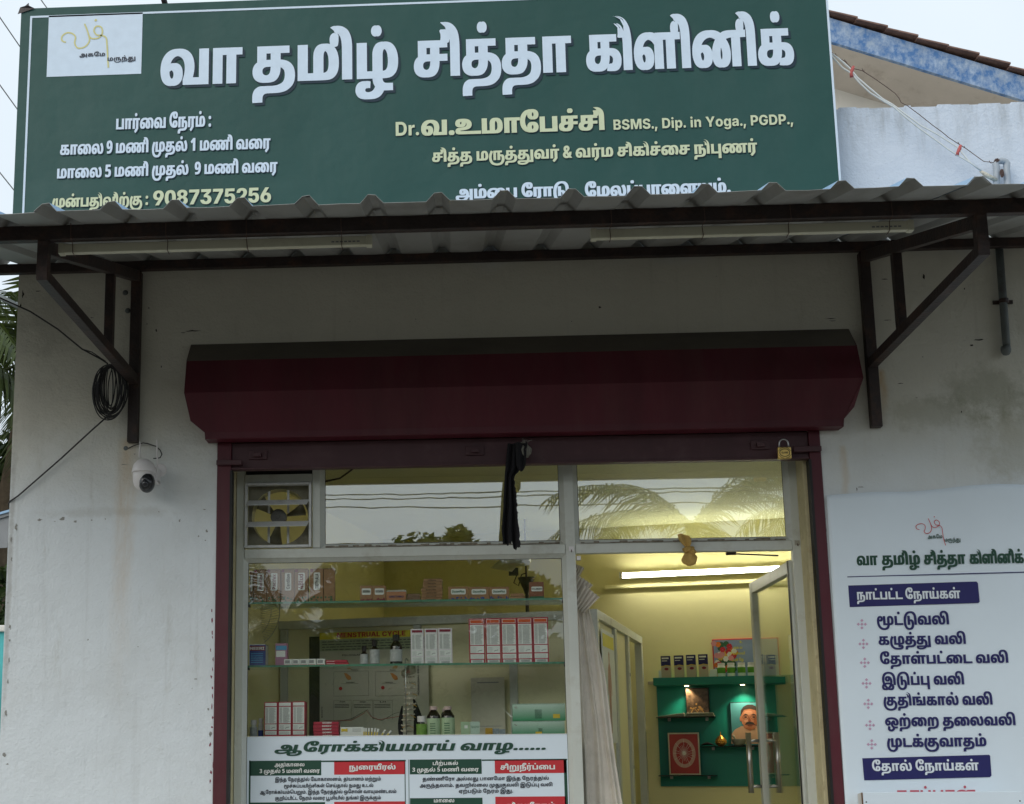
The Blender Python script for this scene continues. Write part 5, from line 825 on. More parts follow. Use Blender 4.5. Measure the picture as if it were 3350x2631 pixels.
mb = MB(); t = at(160, 52, PY); b = at(153, 252, PY); r_ = at(467, 40, PY)
mb.rect(t.x, r_.x, b.z, t.z, PY); mb.build('logo_panel', M['sign_white'], sg)
def scribble(pts, conv, w, y, mbx):
    P3 = [conv(*p) for p in pts]; Q = []
    for i in range(len(P3)-1):          # Catmull-Rom through the measured points
        p0 = P3[max(i-1, 0)]; p1 = P3[i]; p2 = P3[i+1]; p3 = P3[min(i+2, len(P3)-1)]
        for k in range(5):
            t = k/5
            Q.append(tuple(.5*((2*p1[j])+(-p0[j]+p2[j])*t+(2*p0[j]-5*p1[j]+4*p2[j]-p3[j])*t*t+(-p0[j]+3*p1[j]-3*p2[j]+p3[j])*t**3) for j in (0, 2)))
    Q.append((P3[-1][0], P3[-1][2]))
    mbx.stroke(Q, w, y)
mb = MB()
scribble([(335, 216), (316, 208), (316, 186), (340, 168), (368, 172), (384, 190), (380, 220), (392, 243), (415, 245), (440, 232), (455, 205), (447, 165), (430, 122)],
         lambda x, y: at(x/1.5536, y/1.5536, PY), .008, PY-.0015, mb)
scribble([(448, 175), (465, 196), (500, 194), (520, 170), (515, 140), (490, 135), (478, 155), (490, 178), (520, 182), (540, 195), (545, 240), (548, 300), (551, 345)],
         lambda x, y: at(x/1.5536, y/1.5536, PY), .008, PY-.0019, mb)
q = at(487/1.5536, 104/1.5536, PY); mb.disc(q.x, q.z, .007, PY-.0015)
mb.build('logo_stroke', M['sign_yellow'], sg)
mb = MB()
px_text(mb, 'அகமே', 260, 344, (290, 186), 10.5, PY, PY-.0025)
px_text(mb, 'மருந்து', 352, 443, (372, 199.5), 11, PY, PY-.0025)
mb.build('lettering', M['black_print'], sg)
heads = [('வா', 524.6, 788.5), ('தமிழ்', 826, 1299), ('சித்தா', 1354.6, 1868), ('கிளினிக்', 1919.8, 2598.5)]
SW, SC = 'sign_white', 'sign_cream'
sign_lines = [(s, a, b-4, (1100, 262.5), 118, .013, None, SW, (.012, -.014)) for s, a, b in heads] + [
    ('பார்வை நேரம் :', 379.8, 688.7, (390, 424.5), 35, .003, None, SW, 0), ('காலை 9 மணி முதல் 1 மணி வரை', 196.3, 883, (205, 508), 33, .003, None, SW, 0),
    ('மாலை 5 மணி முதல்  9 மணி வரை', 186.7, 906, (195, 585), 32, .003, None, SW, 0), ('அம்பை ரோடு,', 1490.8, 1873.5, (1500, 652), 32, .005, None, SW, 0),
    ('மேலப்பாளையம்.', 1914, 2388, (1925, 645), 34, .005, None, SW, 0), ('முன்பதிவிற்கு :', 170.6, 482.7, (386, 674), 30, .003, None, SC, 0),
    ('9087375256', 500.8, 885, (515, 673), 48, .003, LATIN, SC, 0), ('Dr.', 1294.8, 1371, (1297, 445.5), 45, 0, LATIN, SC, 0), ('வ.உமாபேச்சி', 1378, 1974, (1440, 443), 50, .007, None, SC, 0),
    ('BSMS., Dip. in Yoga., PGDP.,', 2007.5, 2596, (2015, 425.5), 33, 0, LATIN, SC, 0), ('சித்த மருத்துவர் & வர்ம சிகிச்சை நிபுணர்', 1413.8, 2477, (1560, 527), 31, .003, None, SC, 0)]
for s, a, b, base, h, fat, body, mt, sh_ in sign_lines:
    dx, dz = sh_ or (.0035, -.0035)
    mb = MB(); px_text(mb, s, a, b, base, h, PY, PY-.001, fat=fat, body=body, dx=dx, dz=dz, n=4); mb.build('lettering_shadow', M['sign_shadow'], sg)
    mb = MB(); px_text(mb, s, a, b, base, h, PY, PY-.003, fat=fat, body=body, n=4); mb.build('lettering', M[mt], sg, label='large white heading word' if sh_ else 'pale yellow lettering' if mt == SC else None)

# ================================================================== AWNING
aw = root('awning', (.1, -.9, 3.6), 'grey corrugated sheet awning on dark steel brackets under the sign board', 'awning')
WZ, WYp = 3.995, -.05     # top of wall purlin
FZ, FYp = 3.622, -1.50
SLP = (FZ-WZ)/(FYp-WYp)
def sheet_z(y): return WZ + (y-WYp)*SLP
EY = -1.90
RX0 = at(151, 705, EY).x; PITCH = (at(3202, 607, EY).x-RX0)/14
def rib_profile(i0, i1):
    pts = []
    for i in range(i0, i1+1):
        c = RX0+i*PITCH; j = rnd.uniform(-.003, .003)
        pts += [(c-.044+j, 0), (c-.014+j, .032), (c+.014+j, .032), (c+.044+j, 0), (c+PITCH*.5, -.0015)]
    return pts
for si, (i0, i1) in enumerate([(-6, -1), (0, 3), (4, 8), (9, 13), (14, 19)]):
    prof = rib_profile(i0, i1); prof = [(prof[0][0], prof[0][1])] + prof + [(RX0+(i1+1)*PITCH-.044, 0), (RX0+(i1+1)*PITCH-.014, .032), (RX0+(i1+1)*PITCH+.012, .032), (RX0+(i1+1)*PITCH+.036, .006)]
    prof = prof[:-4] + prof[-4:]
    lift = .0022*(si % 2) + .001
    ye = EY + rnd.uniform(-.010, .010)
    ys = [-.006, -.5, -1.0, -1.5, ye]
    mb = MB(); V = []; nP = len(prof)
    wob = [rnd.uniform(-.0025, .0025) for _ in prof]
    for layer in (0, .0014):
        for yi, y in enumerate(ys):
            for pi, (x, h) in enumerate(prof):
                V.append((x, y, sheet_z(y)+h+lift+layer+(wob[pi] if yi == 4 else 0)+.001))
    F = []; mi = []; half = len(ys)*nP
    for yi in range(len(ys)-1):
        for i in range(nP-1):
            a = yi*nP+i; F.append((a, a+1, a+nP+1, a+nP)); mi.append(0)
            F.append((half+a, half+a+nP, half+a+nP+1, half+a+1)); mi.append(1)
    for i in range(nP-1):
        a = (len(ys)-1)*nP+i; F.append((a, a+1, half+a+1, half+a)); mi.append(0)
    mb.v = V; mb.f = F; mb.mi = mi
    mb.build('corrugated_sheet', [M['sheet_under'], M['sheet_top']], aw)
mb = MB(); mb.box(-3.15, 3.25, FYp-.02, FYp+.02, FZ-.062, FZ); mb.build('front_purlin', M['steel'], aw, bevel=.003)
mb = MB(); mb.box(-3.15, 3.25, WYp-.018, WYp+.018, WZ-.05, WZ); mb.build('wall_purlin', M['steel'], aw, bevel=.003)
for bx, lb in ((-1.615, 'left bracket'), (2.062, 'right bracket')):
    mb = MB(); mb.box(bx-.026, bx+.026, -.045, -.001, 3.05, 3.945)
    br = mb.build('bracket', M['steel'], aw, bevel=.002, label=lb+' of the awning')
    ox = bx-.035 if bx < 0 else bx+.012
    mb = MB(); mb.beam((bx, -.045, WZ-.075), (ox, -1.52, FZ-.095), .042, .055); mb.build('arm', M['steel'], br, bevel=.002)
    mb = MB(); mb.beam((ox, -1.50, FZ-.06), (ox, -1.50, 3.395), .045, .045, up=(0, 1, 0)); mb.build('outer_post', M['steel'], br, bevel=.002)
    mb = MB(); mb.beam((ox, -1.52, 3.412), (bx, -.04, 3.372), .044, .046)
    mb.build('brace', M['steel'], br, bevel=.002)
    mb = MB(); ym = -.50
    mb.beam((bx+(ox-bx)*.42, ym, sheet_z(ym)-.11), (bx+(ox-bx)*.42, ym, 3.40), .042, .042, up=(0, 1, 0)); mb.build('strut', M['steel'], br, bevel=.002)
# lamp battens wired to the front purlin
for (pa, pb, za), lb in ((((196, 1214, 3.533)), 'left of the two'), (((1937, 2987, 3.533)), 'right of the two')):
    xa, xb = at(pa, 800, -1.47).x, at(pb, 770, -1.47).x
    t = root('tube_lamp', ((xa+xb)/2, -1.47, za), 'unlit long cream tube lamp batten wired under the awning, %s' % lb, 'lamp', 'tube lamps under the awning')
    mb = MB(); mb.box(xa, xb, -1.478, -1.448, za-.016, za+.022); mb.build('housing', M['batten'], t, bevel=.003)
    mb = MB(); mb.box(xa-.004, xa+.02, -1.482, -1.444, za-.019, za+.025); mb.build('end_cap', M['batten'], t, bevel=.003)
    mb = MB(); mb.box(xb-.02, xb+.004, -1.482, -1.444, za-.019, za+.025); mb.build('end_cap', M['batten'], t, bevel=.003)
    mb = MB()
    for k in range(7): mb.rect(xb-.16+k*.017, xb-.148+k*.017, za-.004, za+.002, -1.4792)
    mb.build('rating_print', M['ink_grey'], t)
    for k in range(4):
        x = xa+.08+(xb-xa-.2)*k/3+rnd.uniform(-.03, .03)
        mb = MB(); mb.tube([(x, -1.523, FZ+.004), (x+.002, -1.525, FZ-.06), (x+rnd.uniform(-.004, .004), -1.482, za+.02), (x, -1.482, za-.018), (x, -1.44, za-.02)], .0016, 5)
        mb.build('tie_wire', M['rust_wire'], t)

# ================================================================== ROLLER SHUTTER
sh = root('roller_shutter', (.3, 0, .3), 'dark maroon roller shutter with its hood, raised above the shop front', 'shutter')
prof = [(-.002, 3.56, -1.333, 1.97), (-.108, 3.443, -1.333, 1.972), (-.150, 3.268, -1.333, 1.978), (-.112, 3.135, -1.305, 1.935), (-.098, 3.077, -1.235, 1.884), (-.098, 3.043, -1.235, 1.884), (-.002, 3.043, -1.235, 1.884)]
mb = MB(); V = []
for y, z, xl, xr in prof:
    V += [(xl, y, z), (xr, y, z)]
F = []; mi = []
for i in range(len(prof)-1):
    F.append((2*i, 2*i+2, 2*i+3, 2*i+1)); mi.append(1 if i == 0 else 0)
F.append(tuple(2*i for i in range(len(prof)))); mi.append(0)
F.append(tuple(2*i+1 for i in reversed(range(len(prof))))); mi.append(0)
mb.v = V; mb.f = F; mb.mi = mi
mb.build('hood', [M['maroon'], M['maroon_dusty']], sh, bevel=.003)
mb = MB(); mb.box(-1.118, 1.735, .006, .045, 2.915, 3.042); mb.box(-1.118, 1.735, -.004, .05, 2.905, 2.915)
mb.build('bottom_bar', M['maroon_bar'], sh, bevel=.002)
mb = MB()
mb.box(-1.118, 1.735, .052, .075, 2.93, 3.042); mb.build('rolled_slat', M['maroon_bar'], sh)
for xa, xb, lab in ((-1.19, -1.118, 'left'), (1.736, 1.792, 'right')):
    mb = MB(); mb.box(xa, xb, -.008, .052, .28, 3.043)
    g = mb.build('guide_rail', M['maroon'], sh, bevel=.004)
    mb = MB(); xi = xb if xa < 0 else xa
    mb.box(xi-.006, xi+.006, -.0095, .05, .28, 2.90); mb.build('guide_slot_shade', M['gasket'], g)  # black strip stands in for the shade inside the guide channel
mb = MB(); mb.box(-1.19, -1.062, -.032, -.010, 2.925, 2.950); mb.build('stop_lug', M['maroon_bar'], sh, bevel=.003)
mb = MB(); mb.box(1.655, 1.79, -.032, -.010, 2.935, 2.962); mb.build('stop_lug', M['maroon_bar'], sh, bevel=.003)
for x in (-.985, .10, 1.50):
    mb = MB(); mb.box(x-.045, x+.045, -.008, .004, 2.955, 3.0); mb.tube([(x-.02, -.02, 2.975), (x+.02, -.02, 2.975)], .009, 8); mb.box(x-.02, x+.02, -.03, -.008, 2.965, 2.985)
    mb.build('lock_hasp', M['maroon_bar'], sh, bevel=.002)

# padlock
p = at(2565, 1484, -.05); bx, bz, k = p.x, p.z, 1.42
pl = root('padlock', (bx, -.05, bz-.03), 'brass padlock with an engraved oval hanging from the shutter bar', 'padlock')
yf = -.0665
mb = MB(); mb.box(bx-.0225*k, bx+.0225*k, -.066, -.042, bz-.020*k, bz+.021*k); mb.build('body', M['brass'], pl, bevel=.004)
mb = MB(); mb.stroke([(bx+.017*k*math.cos(t), bz+.001+.013*k*math.sin(t)) for t in [q*math.pi/12 for q in range(25)]], .0034, yf)
for sx in (-1, 1):
    for sz in (-1, 1): mb.stroke([(bx+sx*.021*k, bz+sz*.006*k), (bx+sx*.012*k, bz+sz*.016*k), (bx+sx*.004*k, bz+sz*.0185*k)], .0022, yf)
mb.build('engraving', M['ink'], pl)
mb = MB(); text(mb, 'GLOBE', bx-.011*k, bx+.011*k, bz-.003, .0085, yf-.0003, body=LATIN); mb.build('lettering', M['ink'], pl)
mb = MB(); w = .0155*k; h = bz+.034*k
mb.tube([(bx-w, -.054, bz+.018*k), (bx-w, -.054, h)] + [(bx-w*math.cos(t), -.054, h+w*math.sin(t)) for t in [q*math.pi/8 for q in range(1, 8)]] + [(bx+w, -.054, h), (bx+w, -.054, bz+.018*k)], .0042, 8); mb.build('shackle', M['steel_bright'], pl, smooth=True)

# black cloth and dry garland knot tied to the middle hasp
def ragged(seed, amp):
    r = random.Random(seed); return [r.uniform(-amp, amp) for _ in range(200)]
rg = ragged(3, .004)
def cloth_fn(s, t):
    # measured outline: left / right edge against height
    zt, zb = 3.0, 2.50
    L = [(0, .262), (.3, .245), (.55, .235), (.85, .222), (1, .226)]; Rr = [(0, .32), (.25, .318), (.32, .287), (.6, .298), (1, .307)]
    def ip(a, q):
        for (u0, v0), (u1, v1) in zip(a, a[1:]):
            if q <= u1: return v0+(v1-v0)*(q-u0)/(u1-u0)
        return a[-1][1]
    x = ip(L, t)+(ip(Rr, t)-ip(L, t))*s
    z = zt+(zb-zt)*t
    if s > .62: z -= .025*t
    elif s < .45: z -= 0
    if t > .97: z += rg[int(s*20)]*2.2
    if s > .98: x += rg[int(t*60)]
    y = -.045-.016*math.sin(s*13+t*2)*(.5+t)-.012*t
    return (x, y, z)
mb = MB(); mb.grid(cloth_fn, 22, 60)
o = mb.build('black_cloth', M['cloth_black'], label='black frayed cloth strip hanging from the middle of the shutter bar', cat='cloth', smooth=True, solid=.003)
def flap(s, t): return (.300+.055*s-.01*t*s+(.01 if s > .9 else 0)*rg[int(t*30)]*100*0, -.066-.01*math.sin(s*7), 3.0-.115*t-.03*t*s*(1-s)*4)
mb = MB(); mb.grid(flap, 8, 12); mb.build('loose_flap', M['cloth_black'], o, smooth=True, solid=.003)
mb = MB()
for k in range(26):
    r = random.Random(k)
    x = .35+r.uniform(-.004, .004); w = r.uniform(-.024, .026); d = r.uniform(.01, .024)
    mb.tube([(x+r.uniform(-.012, .006), -.045, 3.0), (x+w*.6, -.045-d, 2.985-r.uniform(0, .01)), (x+w, -.05-d, 2.965), (x+w*.8, -.05-d, 2.945), (x+r.uniform(-.01, .01), -.05, 2.928)], r.uniform(.0009, .002), 5)
for k in range(10):
    r = random.Random(k+90)
    mb.tube([(.352, -.055, 2.995), (.352+r.uniform(-.03, .02), -.065, 3.005+r.uniform(-.01, .015)), (.352+r.uniform(-.04, .03), -.06, 3.012+r.uniform(-.02, .02))], .0009, 4)
mb.build('dry_garland_knot', M['dry_rope'], label='withered grey string bundle tied beside the black cloth', cat='string bundle', smooth=True)

# ================================================================== ALUMINIUM SHOP FRONT
sf = root('shop_front', (.3, FY, .3), 'cream aluminium and glass shop front below the raised shutter', 'shop front')
def bar(nm, x0, x1, z0, z1, y0=FY, y1=FY+.045, parent=sf, m='alu', bev=.0025):
    mb = MB(); mb.box(x0, x1, y0, y1, z0, z1); return mb.build(nm, M[m], parent, bevel=bev)
bar('stile', -1.122, -1.082, .3, 3.05)
bar('stile', .548, .597, .3, 3.05)
bar('stile', 1.675, 1.722, .3, 3.05)
bar('rail', -1.080, .546, 2.483, 2.531)
bar('rail', .599, 1.673, 2.483, 2.531)
bar('head_rail', -1.080, .546, 2.99, 3.04); bar('head_rail', .599, 1.673, 2.99, 3.04)
bar('stile', -.732, -.692, 2.533, 2.988)
# narrow glazing beads, sloping back to the panes
def bead_frame(x0, x1, z0, z1, w=.021, parent=sf, gl='glass'):
    y0, y1 = FY+.006, FY+.030
    mb = MB()
    o = [(x0, y0, z0), (x1, y0, z0), (x1, y0, z1), (x0, y0, z1)]; i = [(x0+w, y1, z0+w), (x1-w, y1, z0+w), (x1-w, y1, z1-w), (x0+w, y1, z1-w)]
    mb.add(o+i, [(k, (k+1) % 4, 4+(k+1) % 4, 4+k) for k in range(4)])
    mb.build('glazing_bead', M['alu'], parent)
    mb = MB()
    for (a, b, c, d) in ((x0+w-.002, x0+w+.001, z0+w, z1-w), (x1-w-.001, x1-w+.002, z0+w, z1-w), (x0+w, x1-w, z0+w-.002, z0+w+.001), (x0+w, x1-w, z1-w-.001, z1-w+.002)):
        mb.rect(a, b, c, d, y1-.0015)
    mb.build('gasket', M['gasket'], parent)
    mb = MB(); mb.box(x0+w-.004, x1-w+.004, y1+.001, y1+.006, z0+w-.004, z1-w+.004)
    return mb.build('pane', M[gl], parent)
bead_frame(-.692, .548, 2.531, 2.99, .024)
bead_frame(.597, 1.675, 2.531, 2.99, .024)
bead_frame(-1.082, .548, .45, 2.483, .021, gl='glass_low')
# dirt gathered on the sills of the two top panes
M['dust'] = mat('grey_brown_dust', (.20, .18, .14), rough=1, var=.4, scale=60)
for (a, b) in ((-.665, .52), (.625, 1.645)):
    x = a; mb = MB()
    while x < b:
        w = rnd.uniform(.012, .05); mb.rect(x, min(b, x+w), 2.5325, 2.5325+rnd.uniform(.004, .015), FY+.0055); x += w
    mb.build('sill_dust', M['dust'], sf)

# exhaust fan
ef = root('exhaust_fan', (-.907, FY, 2.535), 'white square exhaust fan with open louvres in the top left corner of the shop front', 'exhaust fan')
X0, X1, Z0, Z1 = -1.078, -.736, 2.536, 2.872
mb = MB()
for q in ((X0, X0+.013, Z0, Z1), (X1-.013, X1, Z0, Z1), (X0+.013, X1-.013, Z0, Z0+.013), (X0+.013, X1-.013, Z1-.013, Z1)):
    mb.box(q[0], q[1], FY-.018, FY+.02, q[2], q[3])
M['fan_white'] = mat('exhaust_fan_white', (.60, .62, .62), rough=.5, var=.06, dirt=(.25, .24, .2), dscale=15, damt=.5)
M['fan_dirty'] = mat('exhaust_fan_dirty_plate', (.20, .19, .13), rough=.7, var=.25, scale=12, dirt=(.05, .05, .04), dscale=10, damt=.7)
mb.build('outer_frame', M['fan_white'], ef, bevel=.003)
bar('fan_head_panel', -1.080, -.734, 2.875, 2.918)
mb = MB(); mb.box(-1.08, -.734, FY+.03, FY+.04, 2.92, 2.99); mb.build('dark_infill', M['gasket'], sf)
cx, cz, rr = -.905, 2.705, .146
mb = MB(); n = 40
sq = []
for k in range(n):
    t = 2*math.pi*k/n; c_, s_ = math.cos(t), math.sin(t); q = max(abs(c_), abs(s_))
    sq.append((cx+c_/q*(X1-X0)/2*.96, FY+.052, cz+s_/q*(Z1-Z0)/2*.97))
ci = [(cx+rr*math.cos(2*math.pi*k/n), FY+.052, cz+rr*math.sin(2*math.pi*k/n)) for k in range(n)]
cb = [(p_[0]*.96+cx*.04, FY+.11, p_[2]*.96+cz*.04) for p_ in ci]
mb.add(sq+ci, [(k, (k+1) % n, n+(k+1) % n, n+k) for k in range(n)]); mb.build('shroud_plate', M['fan_dirty'], ef)
M['fan_ring'] = mat('yellowed_fan_ring', (.42, .40, .24), rough=.5, var=.1)
mb = MB(); mb.add(ci+cb, [(k, (k+1) % n, n+(k+1) % n, n+k) for k in range(n)]); mb.build('ring', M['fan_ring'], ef, smooth=True)
mb = MB()
for x in (cx-.058, cx+.042):
    mb.box(x-.006, x+.006, FY+.055, FY+.066, Z0+.012, cz-.05); mb.box(x-.006, x+.006, FY+.055, FY+.066, cz+.05, Z1-.012)
    mb.beam((x, FY+.06, cz+.055), (x+(-.0 if x < cx else .0), FY+.06, cz+.02), .012, .01)
mb.build('motor_bracket', M['fan_white'], ef, bevel=.002)
mb = MB(); mb.lathe([(.0, 0), (.034, 0), (.040, .004), (.040, .05), (0, .05)], (cx-.008, FY+.045, cz), 28, 'y'); mb.lathe([(0, -.006), (.008, -.006), (.011, 0), (0, 0)], (cx-.008, FY+.045, cz), 14, 'y')
mb.build('motor', mat('dirty_motor_grey', (.10, .10, .09), rough=.6, var=.3, scale=30), ef, smooth=False)
for k in range(3):
    mb = MB(); a0 = R(20+120*k)
    def bl(s, t, a0=a0):
        r = .042+.098*t; a = a0+R(24)*(s-.5)*(1+.3*t); return (cx-.008+r*math.cos(a), FY+.10+(s-.5)*.035, cz+r*math.sin(a))
    mb.grid(bl, 5, 4); mb.build('blade', M['fan_dirty'], ef, smooth=True, solid=.002)
for z, dx in ((2.771, 0), (2.660, .0)):
    mb = MB(); mb.add([(X0+.010, FY-.052, z-.020), (X1-.020, FY-.052, z-.020), (X1-.012, FY-.004, z+.012), (X0+.020, FY-.004, z+.012),
                       (X0+.010, FY-.052, z-.0225), (X1-.020, FY-.052, z-.0225), (X1-.012, FY-.004, z+.0095), (X0+.020, FY-.004, z+.0095)],
                      [(3, 2, 1, 0), (4, 5, 6, 7), (0, 1, 5, 4), (2, 3, 7, 6), (1, 2, 6, 5), (3, 0, 4, 7)])
    mb.build('louvre', M['fan_white'], ef)

# adhesive hooks, door contact, yellow bundle
for (px, py, lab) in ((1869, 1796, 'small white adhesive hook on the middle post of the shop front'), (2608, 1776, 'small grey adhesive hook at the right end of the top rail')):
    q = at(px, py, FY-.002)
    mb = MB(); mb.box(q.x-.0125, q.x+.0125, FY-.004, FY-.001, q.z-.0125, q.z+.0125)
    hk = mb.build('wall_hook', M['cam_white'] if px < 2000 else mat('grey_hook', (.35, .34, .28)), label=lab, cat='hook', bevel=.002)
    mb = MB(); mb.tube([(q.x, FY-.005, q.z-.004), (q.x, FY-.008, q.z-.014), (q.x, FY-.016, q.z-.018), (q.x, FY-.018, q.z-.010)], .002, 6); mb.build('prong', M['rust_wire'], hk)
q = at(1892, 1826, FY+.01)
mb = MB(); mb.box(q.x-.009, q.x+.011, FY-.004, FY+.014, q.z-.012, q.z+.010); mb.build('door_contact', M['cam_white'], label='tiny white door contact box below the middle rail joint', cat='sensor', bevel=.002)

def blob(mb, c, r, seed, amp=.12, n=14, sc=(1, 1, 1), folds=7):
    rr_ = random.Random(seed); ph = [rr_.uniform(0, 6) for _ in range(6)]
    V = []; 
    for i in range(n+1):
        th = math.pi*i/n
        for j in range(2*n):
            f = math.pi*j/n
            k = 1+amp*math.sin(folds*f+ph[0]+3*math.sin(th*2+ph[1]))*math.sin(th)+amp*.5*math.sin(3*f+5*th+ph[2])
            V.append((c[0]+r*k*math.sin(th)*math.cos(f)*sc[0], c[1]+r*k*math.sin(th)*math.sin(f)*sc[1], c[2]+r*k*math.cos(th)*sc[2]))
    F = [(i*2*n+j, i*2*n+(j+1) % (2*n), (i+1)*2*n+(j+1) % (2*n), (i+1)*2*n+j) for i in range(n) for j in range(2*n)]
    mb.add(V, F)
yb = FY-.045
q = at(2256, 1830, yb); k_ = at(2253, 1800, yb); t_ = at(2242, 1765, yb)
mb = MB(); blob(mb, (q.x, yb, q.z), .037, 4, .05, sc=(1.05, .8, .9), folds=5); blob(mb, (k_.x+.002, yb, k_.z), .024, 5, .22, sc=(1.1, 1, .8)); blob(mb, (k_.x+.016, yb-.01, k_.z-.012), .016, 8, .25)
def tail(s, t): 
    w = .009+.022*math.sin(min(1, t*1.1)*math.pi*.62); return (k_.x-.004+(s-.5)*2*w-.018*t, yb-.008*math.sin(s*9), k_.z+.012+.066*t+.006*math.sin(s*5)*t)
mb.grid(tail, 8, 8)
mb.build('tied_cloth_bundle', M['cloth_yellow'], label='knotted yellow cloth bundle hanging over the rail above the doorway', cat='cloth bundle', smooth=True)

# ================================================================== OPEN GLASS DOOR (hinged right, swung inwards)
dr = root('glass_door', (1.655, .25, .32), 'cream framed glass door standing open inwards with long steel handles', 'door')
DX, D0, D1, DT = 1.686, .262, 1.26, 2.44
def dbar(nm, y0, y1, z0, z1, m='alu', x0=DX-.019, x1=DX+.019):
    mb = MB(); mb.box(x0, x1, y0, y1, z0, z1); return mb.build(nm, M[m], dr, bevel=.003)
dbar('stile', D0, D0+.062, .34, DT); dbar('stile', D1-.06, D1, .34, DT)
dbar('top_rail', D0+.064, D1-.062, DT-.062, DT); dbar('bottom_rail', D0+.064, D1-.062, .34, .44)
mb = MB(); mb.box(DX-.003, DX+.003, D0+.06, D1-.058, .435, DT-.058); mb.build('pane', M['glass_low'], dr)
mb = MB(); mb.box(DX-.022, DX-.0195, D0+.020, D0+.042, .34, DT); mb.build('brush_seal', M['gasket'], dr)
for sx in (-1, 1):
    hy = D1-.033
    mb = MB(); mb.tube([(DX+sx*.078, hy, 1.27), (DX+sx*.078, hy, 1.60)], .0155, 16)
    h = mb.build('handle', M['steel_bright'], dr, smooth=True)
    for z in (1.305, 1.555):
        mb = MB(); mb.tube([(DX+sx*.02, hy, z), (DX+sx*.078, hy, z)], .009, 12); mb.build('standoff', M['steel_bright'], h, smooth=True)
for z in (2.22, 1.45, .6):
    mb = MB(); mb.box(DX+.012, DX+.032, D0-.012, D0+.004, z, z+.10); mb.build('hinge', M['steel_bright'], dr, bevel=.002)
mb = MB(); a_, b_ = at(2395, 1812, .30), at(2545, 1818, .36)
mb.beam(a_, b_, .012, .006); mb.box(a_.x-.03, a_.x+.02, .29, .31, a_.z-.006, a_.z+.014)
mb.build('closer_arm', M['steel'], dr)

# ================================================================== CURTAIN
cu = root('curtain', (.68, .34, .35), 'long beige patterned curtain bunched at the left side of the doorway', 'curtain')
def interp(a, q):
    for (u0, v0), (u1, v1) in zip(a, a[1:]):
        if q <= u1: return v0+(v1-v0)*(q-u0)/(u1-u0)
    return a[-1][1]
CR = [(1.0, .83), (1.24, .805), (1.53, .772), (1.89, .735), (2.17, .684), (2.25, .668), (2.38, .63), (2.48, .612)]
def cur(s, t):
    z = .35+2.11*t; w = interp([(-9, .85)]+CR if z < 1 else CR, max(z, 1.0)); x0 = .592+.004*math.sin(z*9)
    x = x0+(w-x0)*s
    fold = math.sin(s*19+z*.9+.8*math.sin(z*2.3))+.5*math.sin(s*37-z*1.7+1)
    return (x+.004*math.sin(z*6+s*9), .345+.009*fold*(.4+.6*min(1, (2.5-z)*1.6))+.03*s, z)
mb = MB(); mb.grid(cur, 60, 60); mb.build('drape', M['curtain'], cu, smooth=True, solid=.002)
# stiff pleated heading fanned out at the top
fans = [((.596, 2.452), (.650, 2.425), .075), ((.615, 2.385), (.688, 2.335), .125), ((.640, 2.335), (.718, 2.270), .12)]
for i, ((xa, za), (xb, zb), ln) in enumerate(fans):
    dx, dz = xb-xa, zb-za; L_ = math.hypot(dx, dz); ux, uz = dx/L_, dz/L_; nx, nz_ = -(-uz), -ux   # pleats hang square to the heading tape
    nx, nz_ = uz, -ux
    def fan(s, t, xa=xa, za=za, dx=dx, dz=dz, nx=nx, nz_=nz_, ln=ln, i=i):
        k = 1-.35*t
        return (xa+dx*(.5+(s-.5)*k)+nx*ln*t*.9, .33-.02*i+.010*math.sin(s*28+i)+.012*t, za+dz*(.5+(s-.5)*k)+nz_*ln*t)
    mb = MB(); mb.grid(fan, 36, 8); mb.build('pleated_heading', M['curtain'], cu, smooth=True, solid=.002)

# ================================================================== SECURITY CAMERA
sc_ = root('security_camera', (-1.55, 0, 2.86), 'white dome security camera with two antennas on the wall left of the shutter', 'camera')
def camp(x, y, Y=-.07): return at(380+x/6.832, 1400+y/6.832, Y)
c1 = camp(622, 985, -.10)
mb = MB(); mb.lathe([(0, .064), (.018, .063), (.035, .055), (.049, .040), (.057, .018), (.0605, .0), (.0600, -.006), (0, -.006)], (c1.x, -.10, c1.z), 36); mb.build('upper_shell', M['cam_white'], sc_, smooth=True)
c2 = camp(622, 1180, -.10)
mb = MB(); mb.lathe([(.0560, .040), (.0555, .020), (.054, -.004), (.047, -.026), (.033, -.042), (.016, -.050), (0, -.052)], (c2.x, -.10, c2.z), 36)
mb.build('lower_shell', M['cam_white'], sc_, smooth=True)
fc = (c2.x+.018, -.110, c2.z-.012)
mb = MB(); mb.lathe([(0, -.052), (.014, -.051), (.030, -.042), (.040, -.027), (.0435, -.010), (.042, .006), (0, .006)], fc, 32, 'y', sx=.92, sy=1.22); mb.build('black_face', M['cam_black'], sc_, smooth=True)
mb = MB(); mb.lathe([(0, -.006), (.012, -.006), (.0155, 0), (.0155, .010), (0, .010)], (fc[0]+.002, fc[1]-.048, fc[2]-.014), 24, 'y'); mb.build('lens', M['lens'], sc_, smooth=True)
mb = MB(); e = camp(925, 1090, -.05); mb.box(e.x-.007, e.x+.007, -.085, -.004, e.z-.032, e.z+.040); mb.box(e.x-.014, e.x+.007, -.08, -.02, e.z-.036, e.z-.020); mb.build('mount_arm', M['cam_white'], sc_, bevel=.003)
e = camp(985, 945, -.004); mb = MB(); mb.lathe([(0, -.008), (.026, -.008), (.032, -.004), (.0335, -.0005), (0, -.0005)], (e.x, 0, e.z), 36, 'y'); mb.build('mount_plate', M['cam_white'], sc_, smooth=False, bevel=.001)
